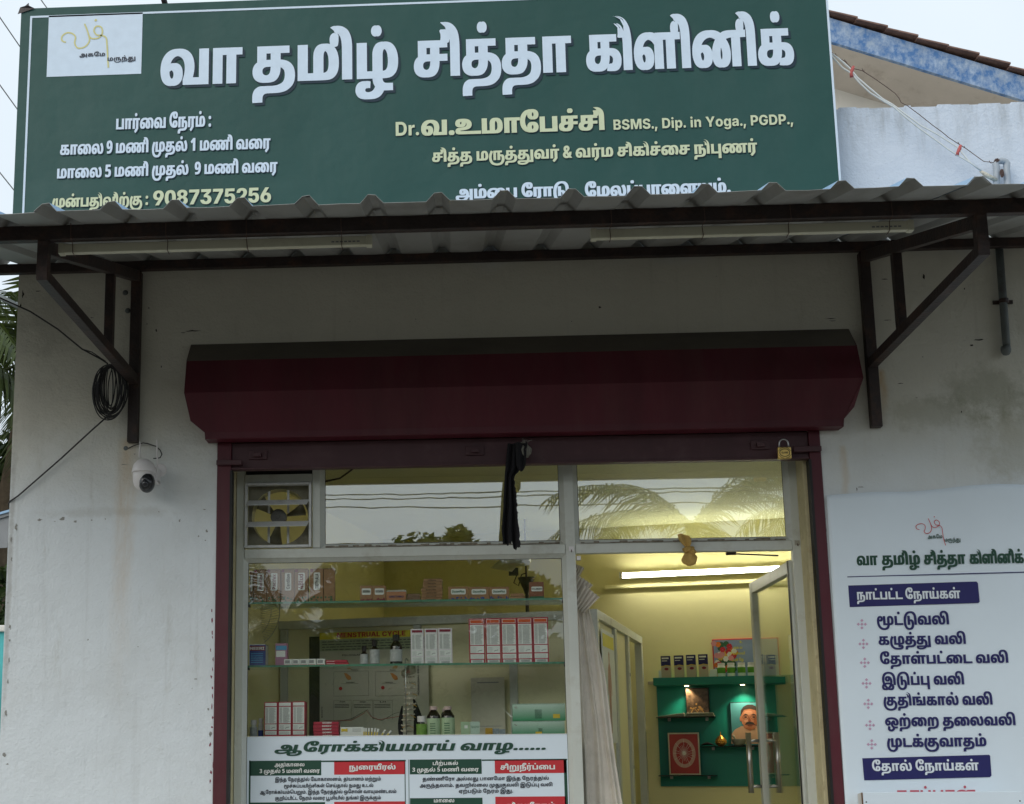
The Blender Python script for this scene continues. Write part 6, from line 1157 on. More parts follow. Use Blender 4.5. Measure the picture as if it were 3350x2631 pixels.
for (x, y0, y1) in ((535, 305, 665), (910, 262, 900)):
    a_, b_ = camp(x, y0, -.05), camp(x+(-12 if x < 700 else 15), y1, -.06)
    mb = MB(); mb.tube([a_, a_+Vector((0, 0, -.003)), b_], [.0022, .0036, .0044], 10); mb.build('antenna', M['cam_white'], sc_, smooth=True)
mb = MB(); mb.tube([camp(270, 460, -.004), camp(380, 405, -.012), camp(480, 370, -.02), camp(600, 338, -.022), camp(700, 350, -.024), camp(890, 415, -.02), camp(985, 500, -.02), camp(1022, 590, -.024), camp(985, 665, -.03), camp(940, 678, -.035), camp(830, 685, -.045)], .0028, 8)
mb.build('cable', M['rubber'], sc_, smooth=True)
e = camp(215, 455, 0); mb = MB(); mb.lathe([(0, -.003), (.006, -.003), (.0115, -.001), (.012, 0), (0, 0)], (e.x, 0, e.z), 14, 'y'); mb.build('cable_hole_plug', M['pvc_dirty'], sc_)

# ================================================================== CABLES ON THE LEFT
cc = at(362, 1285, -.09)
co = root('cable_coil', (cc.x, -.09, cc.z), 'coil of thin black cable hanging from the left awning bracket', 'cable coil')
mb = MB()
for k in range(19):
    r = random.Random(k+40); rx = .086-.056*(k/16)**1.3+r.uniform(-.004, .004); rzz = .142-.03*(k/16)+r.uniform(-.008, .004); ox = r.uniform(-.006, .006); oy = r.uniform(-.014, .014); tl = r.uniform(-.06, .06)
    pts = []
    for j in range(33):
        t = 2*math.pi*j/32; x = rx*math.cos(t)*(1+.04*math.sin(3*t+k)); z = rzz*math.sin(t)
        pts.append((cc.x+.0+ox+x*math.cos(tl)-z*math.sin(tl)*.4, -.09+oy+.018*math.sin(t+k), cc.z+z+x*math.sin(tl)*.3+(.142-rzz)*.9))
    mb.tube(pts, .0030, 6, cap=False)
mb.build('loops', M['rubber'], co, smooth=True)
mb = MB(); s_ = .0030
mb.tube([(cc.x+.02, -.09, cc.z+.12), (cc.x+.055, -.07, cc.z+.122), (cc.x+.085, -.05, cc.z+.10), (cc.x+.1, -.05, cc.z+.085)], .002, 6)
mb.tube([(cc.x-.005, -.10, cc.z+.135), (cc.x+.02, -.11, cc.z+.145), (cc.x+.045, -.09, cc.z+.15)], .003, 6)
mb.build('tie', M['rubber'], co, smooth=True)
mb = MB()
mb.tube([at(-90, 935, -.5), at(0, 975, -.42), at(100, 1020, -.35), at(190, 1078, -.28), at(268, 1142, -.2), at(335, 1178, -.13), at(352, 1190, -.1)], .0042, 8)
mb.tube([at(268, 1142, -.2), at(300, 1152, -.18), at(330, 1172, -.12), at(345, 1182, -.1)], .0026, 6)
mb.build('overhead_cable', M['rubber'], label='thin black cable running from the left edge down to the coil', cat='cable', smooth=True)
mb = MB(); mb.tube([at(352, 1362, -.08), at(300, 1408, -.05), at(200, 1500, -.02), at(60, 1622, -.012), at(33, 1640, -.006), at(29, 1648, .01), at(31, 1660, .03)], .0040, 8)
mb.build('overhead_cable', M['rubber'], label='thin black cable running from the coil down to the wall corner', cat='cable', smooth=True)
mb = MB(); mb.tube([at(-90, 925, .9), at(0, 972, .8), at(90, 1018, .7)], .017, 10)
mb.build('service_pipe', M['pvc_dirty'], label='thick dark service pipe passing behind the left wall corner', cat='pipe', smooth=True)

# ================================================================== DISPLAY SHELVES AND GOODS
M['shelf_glass'] = glass('shelf_glass_body', .08, tint=(.86, .95, .90))
SH = {1: 2.266, 2: 1.946, 3: 1.583}
for k, z in SH.items():
    t = root('glass_shelf', (-.26, .33, z), {1: 'upper green edged glass shelf in the display window', 2: 'middle green edged glass shelf in the display window', 3: 'lowest glass shelf, just behind the top of the white poster'}[k], 'shelf', 'glass shelves in the display window')
    mb = MB(); mb.box(-1.072, .538, .252, .50, z-.010, z-.001); mb.build('slab', M['shelf_glass'], t)
    mb = MB(); mb.box(-1.072, .538, .247, .2515, z-.0105, z-.0005); mb.build('polished_edge', M['glass_shelf'], t)
    for x in (-1.068, .528):
        mb = MB(); mb.box(x, x+.008, .26, .30, z-.022, z-.011); mb.build('clip', M['steel'], t)
ITEM = {}
def item(name, x0, x1, z0, z1, y0, dp, m, label, cat, group=None, prints=None, bevel=.0012, rot=0):
    t = MB(); t.box(x0, x1, y0, y0+dp, z0, z1)
    o = t.build(name, M[m] if isinstance(m, str) else m, label=label, cat=cat, group=group, bevel=bevel)
    if prints:
        for nm, mm, fn in prints:
            b = MB(); fn(b)
            if b.v: b.build(nm, M[mm] if isinstance(mm, str) else mm, o)
    if rot:
        o.rotation_euler = (0, 0, R(rot))
    return o
def gx(px, py, Y): return at(px, py, Y).x
def gz(px, py, Y): return at(px, py, Y).z
M['green_print'] = flat('green_print', (.04, .14, .07)); M['maroon_print'] = flat('maroon_print', (.22, .02, .05)); M['blue_print'] = flat('blue_print', (.02, .06, .30))
M['pink_print'] = flat('pink_print', (.62, .22, .42)); M['orange_print'] = flat('orange_print', (.62, .10, .03)); M['text_grey'] = flat('small_text_grey', (.30, .31, .32)); M['pale_panel'] = flat('pale_panel_print', (.78, .82, .80))
M['red_carton'] = mat('red_carton', (.42, .015, .045), rough=.45, var=.08, scale=15); M['violet_carton'] = mat('white_violet_carton', (.74, .68, .74), rough=.5, var=.04)
M['gold_print'] = flat('yellow_print', (.70, .52, .05)); M['light_blue'] = flat('light_blue_print', (.10, .35, .62))
Y1 = .30
def vlabel(b, x0, x1, z0, z1, y):      # rounded label
    c = .004; b.poly([(x0+c, y, z0), (x1-c, y, z0), (x1, y, z0+c), (x1, y, z1-c), (x1-c, y, z1), (x0+c, y, z1), (x0, y, z1-c), (x0, y, z0+c)])
tall = [(822, 870, 'Pacifex', 'half hidden tall brown medicine carton at the left end of the upper shelf', None), (830, 872, 'Pacifex', 'first tall brown carton lettered Pacifex on the upper shelf', 'maroon_print'), (873.5, 917, 'Pacifex', 'second tall brown carton lettered Pacifex on the upper shelf', 'maroon_print'),
        (920, 962, 'Cardilon', 'tall brown carton lettered Cardilon on the upper shelf', 'ink'), (963.5, 1007, '4Blud', 'tall brown carton lettered 4Blud on the upper shelf', 'maroon_print'),
        (1014, 1057, 'TRIPHALA', 'tall brown carton lettered TRIPHALA on the upper shelf', 'ink'), (1059, 1094, None, 'plain tall brown carton right of the TRIPHALA carton', None)]
for i, (a, b_, s, lab, col) in enumerate(tall):
    if i == 0: a, b_ = 816, 828
    x0, x1 = gx(a, 1960, Y1), gx(b_, 1960, Y1); z1 = gz(900, 1862 if i else 1868, Y1); z0 = SH[1]
    def pl(b, x0=x0, x1=x1, z0=z0, z1=z1): vlabel(b, x0+(x1-x0)*.28, x0+(x1-x0)*.78, z0+(z1-z0)*.36, z0+(z1-z0)*.88, Y1-.0012)
    def ps(b, x0=x0, x1=x1, z0=z0, z1=z1, s=s): text(b, s, z0+(z1-z0)*.40, z0+(z1-z0)*.84, x0+(x1-x0)*.66, (x1-x0)*(.36 if s == '4Blud' else .26), Y1-.0022, vertical=True, body=LATIN)
    def pa(b, x0=x0, x1=x1, z0=z0, z1=z1):
        w = x1-x0; b.rect(x0+.002, x0+w*.24, z1-.018, z1-.002, Y1-.0012)
    def pg(b, x0=x0, x1=x1, z0=z0, z1=z1, i=i):
        r = random.Random(i)
        for k in range(9): b.disc(x0+(x1-x0)*r.uniform(.1, .9), z0+r.uniform(.006, .030), r.uniform(.003, .006), Y1-.0012-.0001*k, 7)
    pr = []
    if s: pr = [('label_panel', 'label_white', pl), ('lettering', col, ps), ('brand_tab', 'maroon_print', pa)]
    if s or i == 6: pr.append(('leaf_print', 'green_print', pg))
    item('medicine_carton', x0, x1, z0, z1, Y1, .06, 'boxboard', lab, 'carton', 'brown cartons on the upper shelf', pr)
small = [(1178, 1219.5, 1916, 'AGASGANDHA', 'small brown carton lettered AGASGANDHA, left one of the pair', 'ink'), (1220.5, 1262, 1916, 'AGASGANDHA', 'small brown carton lettered AGASGANDHA, right one of the pair', 'ink'),
         (1466.5, 1533, 1919, 'DiazenPlus', 'left of the three brown DiazenPlus cartons', 'green_print'), (1534, 1600, 1920, 'DiazenPlus', 'middle of the three brown DiazenPlus cartons', 'green_print'), (1601, 1666, 1920, 'DiazenPlus', 'right of the three brown DiazenPlus cartons', 'green_print')]
for i, (a, b_, yt, s, lab, col) in enumerate(small):
    x0, x1 = gx(a, 1960, Y1), gx(b_, 1960, Y1); z1 = gz((a+b_)/2, yt, Y1); z0 = SH[1]
    def pl(b, x0=x0, x1=x1, z0=z0, z1=z1): vlabel(b, x0+(x1-x0)*.14, x0+(x1-x0)*.86, z0+(z1-z0)*.42, z0+(z1-z0)*.82, Y1-.0012)
    def ps(b, x0=x0, x1=x1, z0=z0, z1=z1, s=s): text(b, s, x0+(x1-x0)*.2, x0+(x1-x0)*.8, z0+(z1-z0)*.55, (z1-z0)*.17, Y1-.0022, body=LATIN)
    def pg(b, x0=x0, x1=x1, z0=z0, i=i):
        r = random.Random(i+50)
        for k in range(12): b.disc(x0+(x1-x0)*r.uniform(.06, .94), z0+r.uniform(.004, .014), r.uniform(.002, .005), Y1-.0012-.0001*k, 7)
    item('medicine_carton', x0, x1, z0, z1, Y1, .07, 'boxboard', lab, 'carton', 'brown cartons on the upper shelf', [('label_panel', 'label_white', pl), ('lettering', col, ps), ('leaf_print', 'blue_print' if i > 1 else 'maroon_print', pg)])
# open carton, little dark carton
x0, x1 = gx(1264, 1960, Y1), gx(1328, 1960, Y1); z1 = gz(1300, 1936, Y1)
M['orange_carton'] = mat('orange_brown_carton', (.44, .20, .10), rough=.7, var=.1)
oc = item('medicine_carton', x0, x1, SH[1], z1, Y1, .06, 'orange_carton', 'orange brown open carton lettered URETHRO with its flaps up', 'carton', 'brown cartons on the upper shelf',
     [('lettering', 'navy', lambda b: text(b, 'URETHRO', x0+.014, x1-.012, SH[1]+.018, .010, Y1-.0015, body=LATIN))])
mb = MB(); mb.add([(x0, Y1, z1), (x1, Y1, z1), (x1-.006, Y1-.012, z1+.008), (x0+.005, Y1-.010, z1+.006)], [(0, 1, 2, 3)]); mb.add([(x0, Y1+.06, z1), (x1, Y1+.06, z1), (x1, Y1+.065, z1+.015), (x0, Y1+.07, z1+.012)], [(0, 1, 2, 3)])
mb.build('flap', M['label_white'], oc, solid=.001)
item('medicine_carton', gx(1330, 1960, Y1), gx(1375, 1960, Y1), SH[1], gz(1350, 1942, Y1), Y1+.01, .05, mat('dark_brown_carton', (.20, .12, .07)), 'small plain dark brown carton left of the stack of flat boxes', 'carton', 'brown cartons on the upper shelf')
z = SH[1]; n6 = 7; zt = gz(1415, 1893, Y1); h = (zt-z)/n6
for k in range(n6):
    j = rnd.uniform(-.004, .004)
    x0, x1 = gx(1378, 1960, Y1)+j+(.002*k if k > 3 else 0), gx(1446, 1960, Y1)+j
    item('flat_box', x0, x1, z, z+h-.001, Y1, .09, 'boxboard', ['bottom', 'second lowest', 'third lowest', 'middle', 'third highest', 'second highest', 'topmost'][k]+' flat brown box of the leaning stack of seven', 'box', 'flat brown boxes stacked on the upper shelf',
         [('lettering', 'ink', lambda b, x0=x0, x1=x1, z=z: text(b, 'Divit', x0+.025, x1-.030, z+.004, .006, Y1-.0013, body=LATIN))], rot=rnd.uniform(-3, 2))
    z += h
z = SH[1]
for k in range(2):
    item('flat_box', gx(1669, 1960, Y1)+.004*k, gx(1719, 1960, Y1)-.004*k, z, z+.015, Y1, .09, 'boxboard', ['lower', 'upper'][k]+' flat brown box of the low pair beside the last DiazenPlus carton', 'box', 'flat brown boxes stacked on the upper shelf', rot=rnd.uniform(-5, 4)); z += .016
x0, x1 = gx(1733, 1960, Y1), gx(1780, 1960, Y1); z1 = gz(1757, 1904, Y1)
item('medicine_carton', x0, x1, SH[1], z1, Y1, .05, mat('red_brown_carton', (.26, .09, .05)), 'upright reddish brown carton lettered KALMEGH at the right end of the upper shelf', 'carton', 'brown cartons on the upper shelf',
     [('label_panel', 'label_white', lambda b: vlabel(b, x0+.009, x1-.007, z1-.048, z1-.024, Y1-.0012)), ('lettering', 'ink', lambda b: text(b, 'KALMEGH', x0+.011, x1-.009, z1-.040, .008, Y1-.0022, body=LATIN)),
      ('green_band', 'green_print', lambda b: b.rect(x0, x1, SH[1]+.001, SH[1]+.014, Y1-.0012))])

# ---- middle shelf
z0 = SH[2]; Y2 = .30
x0, x1 = gx(815, 2170, Y2), gx(868, 2170, Y2); z1 = gz(840, 2108, Y2)
M['neeri_blue'] = mat('blue_carton', (.03, .06, .26), rough=.4, var=.1)
item('medicine_carton', x0, x1, z0, z1, Y2, .11, 'neeri_blue', 'blue and white carton lettered NEERI at the left end of the middle shelf', 'carton', None,
     [('red_band', 'maroon_print', lambda b: b.rect(x0+.002, x1-.002, z1-.034, z1-.008, Y2-.0012)), ('lettering', 'label_white', lambda b: text(b, 'NEERI', x0+.004, x1-.006, z1-.029, .015, Y2-.0022, body=LATIN, fat=.001)),
      ('text_lines', 'light_blue', lambda b: [b.rect(x0+.008, x1-.012, z1-.050-.011*k, z1-.046-.011*k, Y2-.0012) for k in range(5)]), ('side_panel', 'label_white', lambda b: b.add([(x1+.0005, Y2+.01, z0+.004), (x1+.0005, Y2+.1, z0+.004), (x1+.0005, Y2+.1, z1-.004), (x1+.0005, Y2+.01, z1-.004)], [(0, 1, 2, 3)])),
      ('white_rim', 'label_white', lambda b: [b.rect(x0, x0+.002, z0, z1, Y2-.0014), b.rect(x0+.002, x1, z0, z0+.002, Y2-.0014), b.rect(x0+.002, x1, z1-.0035, z1, Y2-.0014)])])
x0b, x1b = gx(899, 2170, Y2), gx(938, 2170, Y2); z1b = gz(918, 2104, Y2)
M['pink_carton'] = mat('pink_carton', (.42, .20, .32), rough=.45, var=.1)
item('medicine_carton', x0b, x1b, z0, z1b, Y2+.02, .06, 'pink_carton', 'pink carton with a pale panel and light blue band on the middle shelf', 'carton', None,
     [('blue_band', 'light_blue', lambda b: b.rect(x0b+.003, x1b-.003, z1b-.034, z1b-.012, Y2+.0188)), ('pale_panel', 'label_white', lambda b: b.rect(x0b+.004, x1b-.010, z0+.045, z1b-.038, Y2+.0188))])
for k, (a, b_) in enumerate([(931, 956), (958, 982), (983.5, 1008), (1009.5, 1034.5), (1037.5, 1064)]):
    xa, xb = gx(a, 2170, Y2), gx(b_, 2170, Y2); zb = gz(990, 2157, Y2)
    item('small_box', xa, xb, z0, zb, Y2-.02, .06, 'label_white', ['first', 'second', 'third', 'fourth', 'fifth'][k]+' from the left of the five little white boxes on the middle shelf', 'box', 'little white boxes on the middle shelf',
         [('red_stripe', 'red_print', lambda b, xa=xa, xb=xb: b.rect(xa, xb-.004, z0+.0005, z0+.003, Y2-.0212)), ('blue_panel', 'text_grey', lambda b, xa=xa, xb=xb, zb=zb: b.rect(xa+.005, xb-.010, z0+.009, zb-.006, Y2-.0212))])
for k in range(2):
    xa, xb = gx(1067, 2170, Y2), gx(1140, 2170, Y2)
    item('flat_box', xa, xb-.006*k, z0+.0125*k, z0+.0118+.0125*k, Y2-.015, .07, 'red_carton', ['lower', 'upper'][k]+' of the two flat red boxes lying on the middle shelf', 'box', 'flat red boxes on the middle shelf',
         [('white_stripe', 'label_white', lambda b, xa=xa, xb=xb, k=k: b.rect(xa+.004, xa+.045, z0+.0125*k+.0045, z0+.0125*k+.0065, Y2-.0162))], rot=[1, -2][k])
M['bottle_dark'] = mat('amber_brown_bottle', (.012, .006, .004), rough=.08, var=.2, spec=.8); M['bottle_label'] = mat('bottle_label', (.42, .44, .44), rough=.6, var=.2, scale=60); M['cap_black'] = flat('black_cap', (.015, .012, .012), rough=.3)
def bottle(px0, px1, pyt, zb, Y, label, group, glassm='bottle_dark', cap='cap_black', lab='bottle_label', labf=(.12, .55), capf=.2, neck=.42, extra=None):
    a, b_ = gx(px0, 2170, Y), gx(px1, 2170, Y); r = (b_-a)/2; c = ((a+b_)/2, Y+r, zb); zt = gz((px0+px1)/2, pyt, Y+r); H = zt-zb
    sh_ = H*(1-capf)-r*.9
    o = MB(); o.lathe([(0, 0), (r*.94, 0), (r, .003), (r, sh_-r*.1), (r*.93, sh_+r*.12), (r*.62, sh_+r*.62), (r*neck, sh_+r*.85), (r*neck, H*(1-capf*.4)), (0, H*(1-capf*.4))], c, 24)
    ob = o.build('medicine_bottle', M[glassm], label=label, cat='bottle', group=group, smooth=True)
    m2 = MB(); m2.lathe([(0, H*(1-capf)), (r*neck*1.32, H*(1-capf)), (r*neck*1.38, H*.985), (r*neck*1.2, H), (0, H)], c, 20); m2.build('cap', M[cap], ob)
    m3 = MB(); V = []; n = 18; z_a, z_b = zb+H*labf[0], zb+H*labf[1]
    for z in (z_a, z_b):
        for k in range(n+1):
            t = R(-172)+R(164)*k/n; V.append((c[0]+(r+.0006)*math.cos(t), c[1]+(r+.0006)*math.sin(t), z))
    m3.add(V, [(k, k+1, n+2+k, n+1+k) for k in range(n)]); m3.build('paper_label', M[lab], ob, smooth=True)
    if extra:
        m4 = MB(); extra(m4, c, r, z_a, z_b); m4.build('label_print', M['green_print'], ob)
    return ob
bottle(1177.5, 1204, 2113, z0, Y2, 'smallest dark medicine bottle on the middle shelf', 'dark bottles on the middle shelf', labf=(.05, .55), capf=.3, lab='bottle_label')
bottle(1209, 1241, 2093, z0, Y2, 'medium dark medicine bottle, middle of the three on the middle shelf', 'dark bottles on the middle shelf', labf=(.04, .60), capf=.26)
bottle(1275, 1316, 2077, z0, Y2, 'tallest dark medicine bottle with a narrow neck on the middle shelf', 'dark bottles on the middle shelf', labf=(.1, .5), capf=.2)
def printed_carton(a, b_, yt, ref, zb, lab, grp, m, top, Y, frame='pale_panel', name='medicine_carton', dp=.05, barcode=True):
    x0, x1 = gx(a, ref, Y), gx(b_, ref, Y); z1 = gz((a+b_)/2, yt, Y); H = z1-zb; W = x1-x0
    def P_(f0, f1, in_=.07): return (x0+W*in_, x1-W*in_, zb+H*f0, zb+H*f1)
    def panels(b):
        for f0, f1 in ((.405, .86), (.225, .385), (.095, .20)): q = P_(f0, f1); b.rect(q[0], q[1], q[2], q[3], Y-.0012)
        if barcode: q = P_(.01, .075, .1); b.rect(*q, Y-.0012)
        q = P_(.885, .975); b.rect(*q, Y-.0012)
    def lines(b):
        q = P_(.42, .84, .1); n = 20
        for k in range(n):
            z = q[2]+(q[3]-q[2])*(k+.3)/n; xm = q[0]+(q[1]-q[0])*.30
            b.rect(q[0]+.001, xm-.003, z, z+(q[3]-q[2])/n*.4, Y-.0022); b.rect(xm+.002, q[1]-.002-rnd.uniform(0, .01), z, z+(q[3]-q[2])/n*.4, Y-.0022)
        q = P_(.24, .37, .12)
        for k in range(5): z = q[2]+(q[3]-q[2])*k/5; b.rect(q[0], q[0]+(q[1]-q[0])*.42, z, z+.0012, Y-.0022)
        b.stroke([(q[0]+W*.42, q[2]+.004), (q[0]+W*.5, q[2]+.009), (q[0]+W*.7, q[2]+.011)], .003, Y-.0022)
        q = P_(.11, .19, .12)
        for k in range(3): z = q[2]+(q[3]-q[2])*k/3; b.rect(q[0], q[1]-.004, z, z+.0011, Y-.0022)
        if barcode:
            x = x0+W*.2
            while x < x1-W*.2: b.rect(x, x+.001, zb+H*.018, zb+H*.068, Y-.0022); x += .0019
    def hd(b): q = P_(.895, .965, .10); b.rect(*q, Y-.0022)
    return item(name, x0, x1, zb, z1, Y, dp, m, lab, 'carton', grp, [('text_panel', frame, panels), ('small_text', 'text_grey', lines), ('head_band', top, hd)])
for k, (a, b_) in enumerate([(1344.5, 1387), (1390, 1432.5), (1434.5, 1480.5)]):
    printed_carton(a, b_, 2058-1.5*k, 2170, SH[2], ['left', 'middle', 'right'][k]+' of the three white and violet printed cartons on the middle shelf', 'white and violet cartons on the middle shelf', 'violet_carton', 'maroon_print', .30)
for k, (a, b_) in enumerate([(1536, 1588), (1590.5, 1640), (1641.5, 1693), (1694, 1744.5), (1746, 1796.5)]):
    printed_carton(a, b_, 2024-1.2*k, 2166, SH[2], ['first', 'second', 'third', 'fourth', 'fifth'][k]+' from the left of the five tall red cartons on the middle shelf', 'tall red cartons on the middle shelf', 'red_carton', 'orange_print', .30)

# ---- lowest shelf
z0 = SH[3]; Y3 = .30
for k, (a, b_) in enumerate([(864, 908), (909.5, 954), (955.5, 998)]):
    printed_carton(a, b_, 2297-1*k, 2405, z0, ['left', 'middle', 'right'][k]+' of the three red cartons on the lowest shelf', 'red cartons on the lowest shelf', 'red_carton', 'pale_panel', .30, barcode=False, dp=.10)
z = z0
for k in range(5):
    xa, xb = gx(1025, 2405, Y3), gx(1108, 2405, Y3); xa += .002*rnd.random(); h = (gz(1065, 2361, Y3)-z0)/5
    item('flat_box', xa, xb, z, z+h-.001, Y3, .09, 'red_carton', ['bottom', 'second lowest', 'middle', 'second highest', 'topmost'][k]+' flat red box in the stack on the lowest shelf', 'box', 'flat red boxes stacked on the lowest shelf',
         [('lettering', 'label_white', lambda b, xa=xa, xb=xb, z=z: text(b, 'GOSRY', xa+.045, xb-.035, z+.006, .008, Y3-.0013, body=LATIN, fat=.0006))], rot=rnd.uniform(-1.5, 1.5)); z += h
xa, xb = gx(1114, 2405, Y3), gx(1188, 2405, Y3); zt = gz(1150, 2379, Y3)
item('medicine_carton', xa, xb, z0, zt, Y3, .06, 'label_white', 'white lying carton with a yellow emblem on the lowest shelf', 'carton', None,
     [('emblem', 'gold_print', lambda b: b.poly([(xa+.004, Y3-.0012, zt-.006), (xa+.004, Y3-.0012, zt-.024), (xa+.018, Y3-.0012, zt-.021), (xa+.036, Y3-.0012, zt-.024), (xa+.036, Y3-.0012, zt-.006), (xa+.018, Y3-.0012, zt-.009)])),
      ('small_text', 'text_grey', lambda b: [b.rect(xa+.06, xb-.01, zt-.01-.006*k, zt-.0085-.006*k, Y3-.0012) for k in range(3)])])
for k, (px, lean) in enumerate([(1192, 0), (1199, 0), (1207, 2), (1216, 5), (1225, 8), (1233, 10), (1246, 32), (1262, 42)]):
    x = gx(px, 2405, Y3); zt = gz(px, 2382+(2 if k > 4 else 0), Y3); h = zt-z0
    mb = MB(); mb.box(-.0042, .0042, 0, .05, 0, h)
    o = mb.build('paper_sachet', M['label_white'], label=['first', 'second', 'third', 'fourth', 'fifth', 'sixth', 'seventh', 'last'][k]+' from the left of the thin white sachets on the lowest shelf', cat='sachet', group='thin white sachets on the lowest shelf', bevel=.001)
    m2 = MB(); m2.rect(-.003, .003, h*.2, h*.6, -.0012); c2_ = m2.build('yellow_print', M['gold_print'], o)
    o.matrix_basis = Matrix.Translation((x, Y3, z0)) @ Matrix.Rotation(R(lean), 4, 'Y')
    o2 = o.matrix_basis
M['bone_pale'] = mat('pale_bottle_plastic', (.62, .64, .58), rough=.35)
M['cap_pink'] = mat('pinkish_white_cap', (.58, .44, .42), rough=.4); M['label_lime'] = mat('pale_green_label', (.42, .55, .36), rough=.6, var=.12, scale=25); M['label_green'] = mat('green_label', (.18, .34, .06), rough=.6, var=.25, scale=30)
lb = lambda b, c, r, za, zb_: [b.rect(c[0]-r*.55, c[0]+r*.25, za+(zb_-za)*(.15+.13*k), za+(zb_-za)*(.19+.13*k), c[1]-r-.002) for k in range(5)]
bottle(1359, 1393, 2343, z0, Y3, 'short green labelled bottle with a white cap on the lowest shelf', 'syrup bottles on the lowest shelf', lab='label_green', cap='cam_white', labf=(.0, .62), capf=.28, neck=.6)
bottle(1400, 1420, 2316, z0, Y3+.08, 'pink capped brown bottle in the back row, left one', 'syrup bottles on the lowest shelf', cap='cap_pink', capf=.12)
bottle(1440, 1458, 2318, z0, Y3+.08, 'pink capped brown bottle in the back row, right one', 'syrup bottles on the lowest shelf', cap='cap_pink', capf=.12)
bottle(1393.5, 1438, 2311, z0, Y3, 'pink capped brown syrup bottle with a pale green label, left of the front pair', 'syrup bottles on the lowest shelf', lab='label_lime', cap='cap_pink', labf=(.02, .60), capf=.12, extra=lb)
bottle(1440, 1484, 2311, z0, Y3, 'pink capped brown syrup bottle with a pale green label, right of the front pair', 'syrup bottles on the lowest shelf', lab='label_lime', cap='cap_pink', labf=(.02, .62), capf=.12, extra=lb)
bottle(818, 842, 2356, z0, Y3+.02, 'pale bottle at the far left end of the lowest shelf', 'pale bottles on the lowest shelf', glassm='bone_pale', cap='cam_white', labf=(.1, .6), capf=.25, neck=.6)
bottle(845, 862, 2350, z0, Y3+.05, 'pale bottle beside the first red carton of the lowest shelf', 'pale bottles on the lowest shelf', glassm='bone_pale', cap='cam_white', lab='neeri_blue', labf=(.05, .4), capf=.2, neck=.6)
M['mint_carton'] = mat('mint_carton', (.36, .50, .33), rough=.5, var=.1); M['mint_white'] = mat('pale_mint_carton', (.44, .58, .50), rough=.5, var=.05)
xa, xb = gx(1508, 2405, Y3), gx(1537.5, 2405, Y3); zt = gz(1520, 2362, Y3)
item('medicine_carton', xa, xb, z0, zt, Y3, .04, 'mint_carton', 'small light green carton on the lowest shelf right of the bottles', 'carton', 'small green cartons on the lowest shelf', [('label_panel', 'label_white', lambda b: b.rect(xa+.018, xa+.034, zt-.032, zt-.017, Y3-.0012))])
xc, xd = gx(1539, 2405, Y3), gx(1570, 2405, Y3)
item('medicine_carton', xc, xd, z0, zt+.001, Y3, .07, 'mint_white', 'small pale mint carton with green brush writing on the lowest shelf', 'carton', 'small green cartons on the lowest shelf',
     [('brush_writing', 'green_print', lambda b: b.stroke([(xc+.004+i*.0032, zt-.026+.006*math.sin(i*2.4)) for i in range(13)], .0018, Y3-.0012))])
M['gold_foil'] = mat('gold_foil', (.55, .34, .06), rough=.3, metal=.6); M['silver_foil'] = mat('silver_blue_foil', (.28, .33, .36), rough=.35, metal=.5, var=.3, scale=60)
for k, (a, b_, yt, m, lab) in enumerate([(1588, 1612, 2382, 'gold_foil', 'small golden box on the lowest shelf'), (1613, 1634, 2384, 'silver_foil', 'left of the two small silver blue boxes on the lowest shelf'), (1635, 1653, 2386, 'silver_foil', 'right of the two small silver blue boxes on the lowest shelf')]):
    item('small_box', gx(a, 2405, Y3), gx(b_, 2405, Y3), z0, gz(a, yt, Y3), Y3, .04, m, lab, 'box')
def aloe(name):
    m, n, l, p = new_mat(name); g = n.new('ShaderNodeTexCoord'); sp = n.new('ShaderNodeSeparateXYZ'); l.new(g.outputs['Generated'], sp.inputs[0])
    r = n.new('ShaderNodeMapRange'); r.inputs['From Min'].default_value = .05; r.inputs['From Max'].default_value = .9; l.new(sp.outputs['Z'], r.inputs['Value'])
    mx = n.new('ShaderNodeMix'); mx.data_type = 'RGBA'; mx.inputs['A'].default_value = (.05, .30, .14, 1); mx.inputs['B'].default_value = (.50, .66, .58, 1)
    l.new(r.outputs['Result'], mx.inputs['Factor']); l.new(mx.outputs['Result'], p.inputs['Base Color']); p.inputs['Roughness'].default_value = .45
    return m
M['aloe'] = aloe('green_fading_carton_print')
xa, xb = gx(1679, 2400, Y3), gx(1852, 2400, Y3); z1a = gz(1770, 2358, Y3); z2a = gz(1770, 2302, Y3)
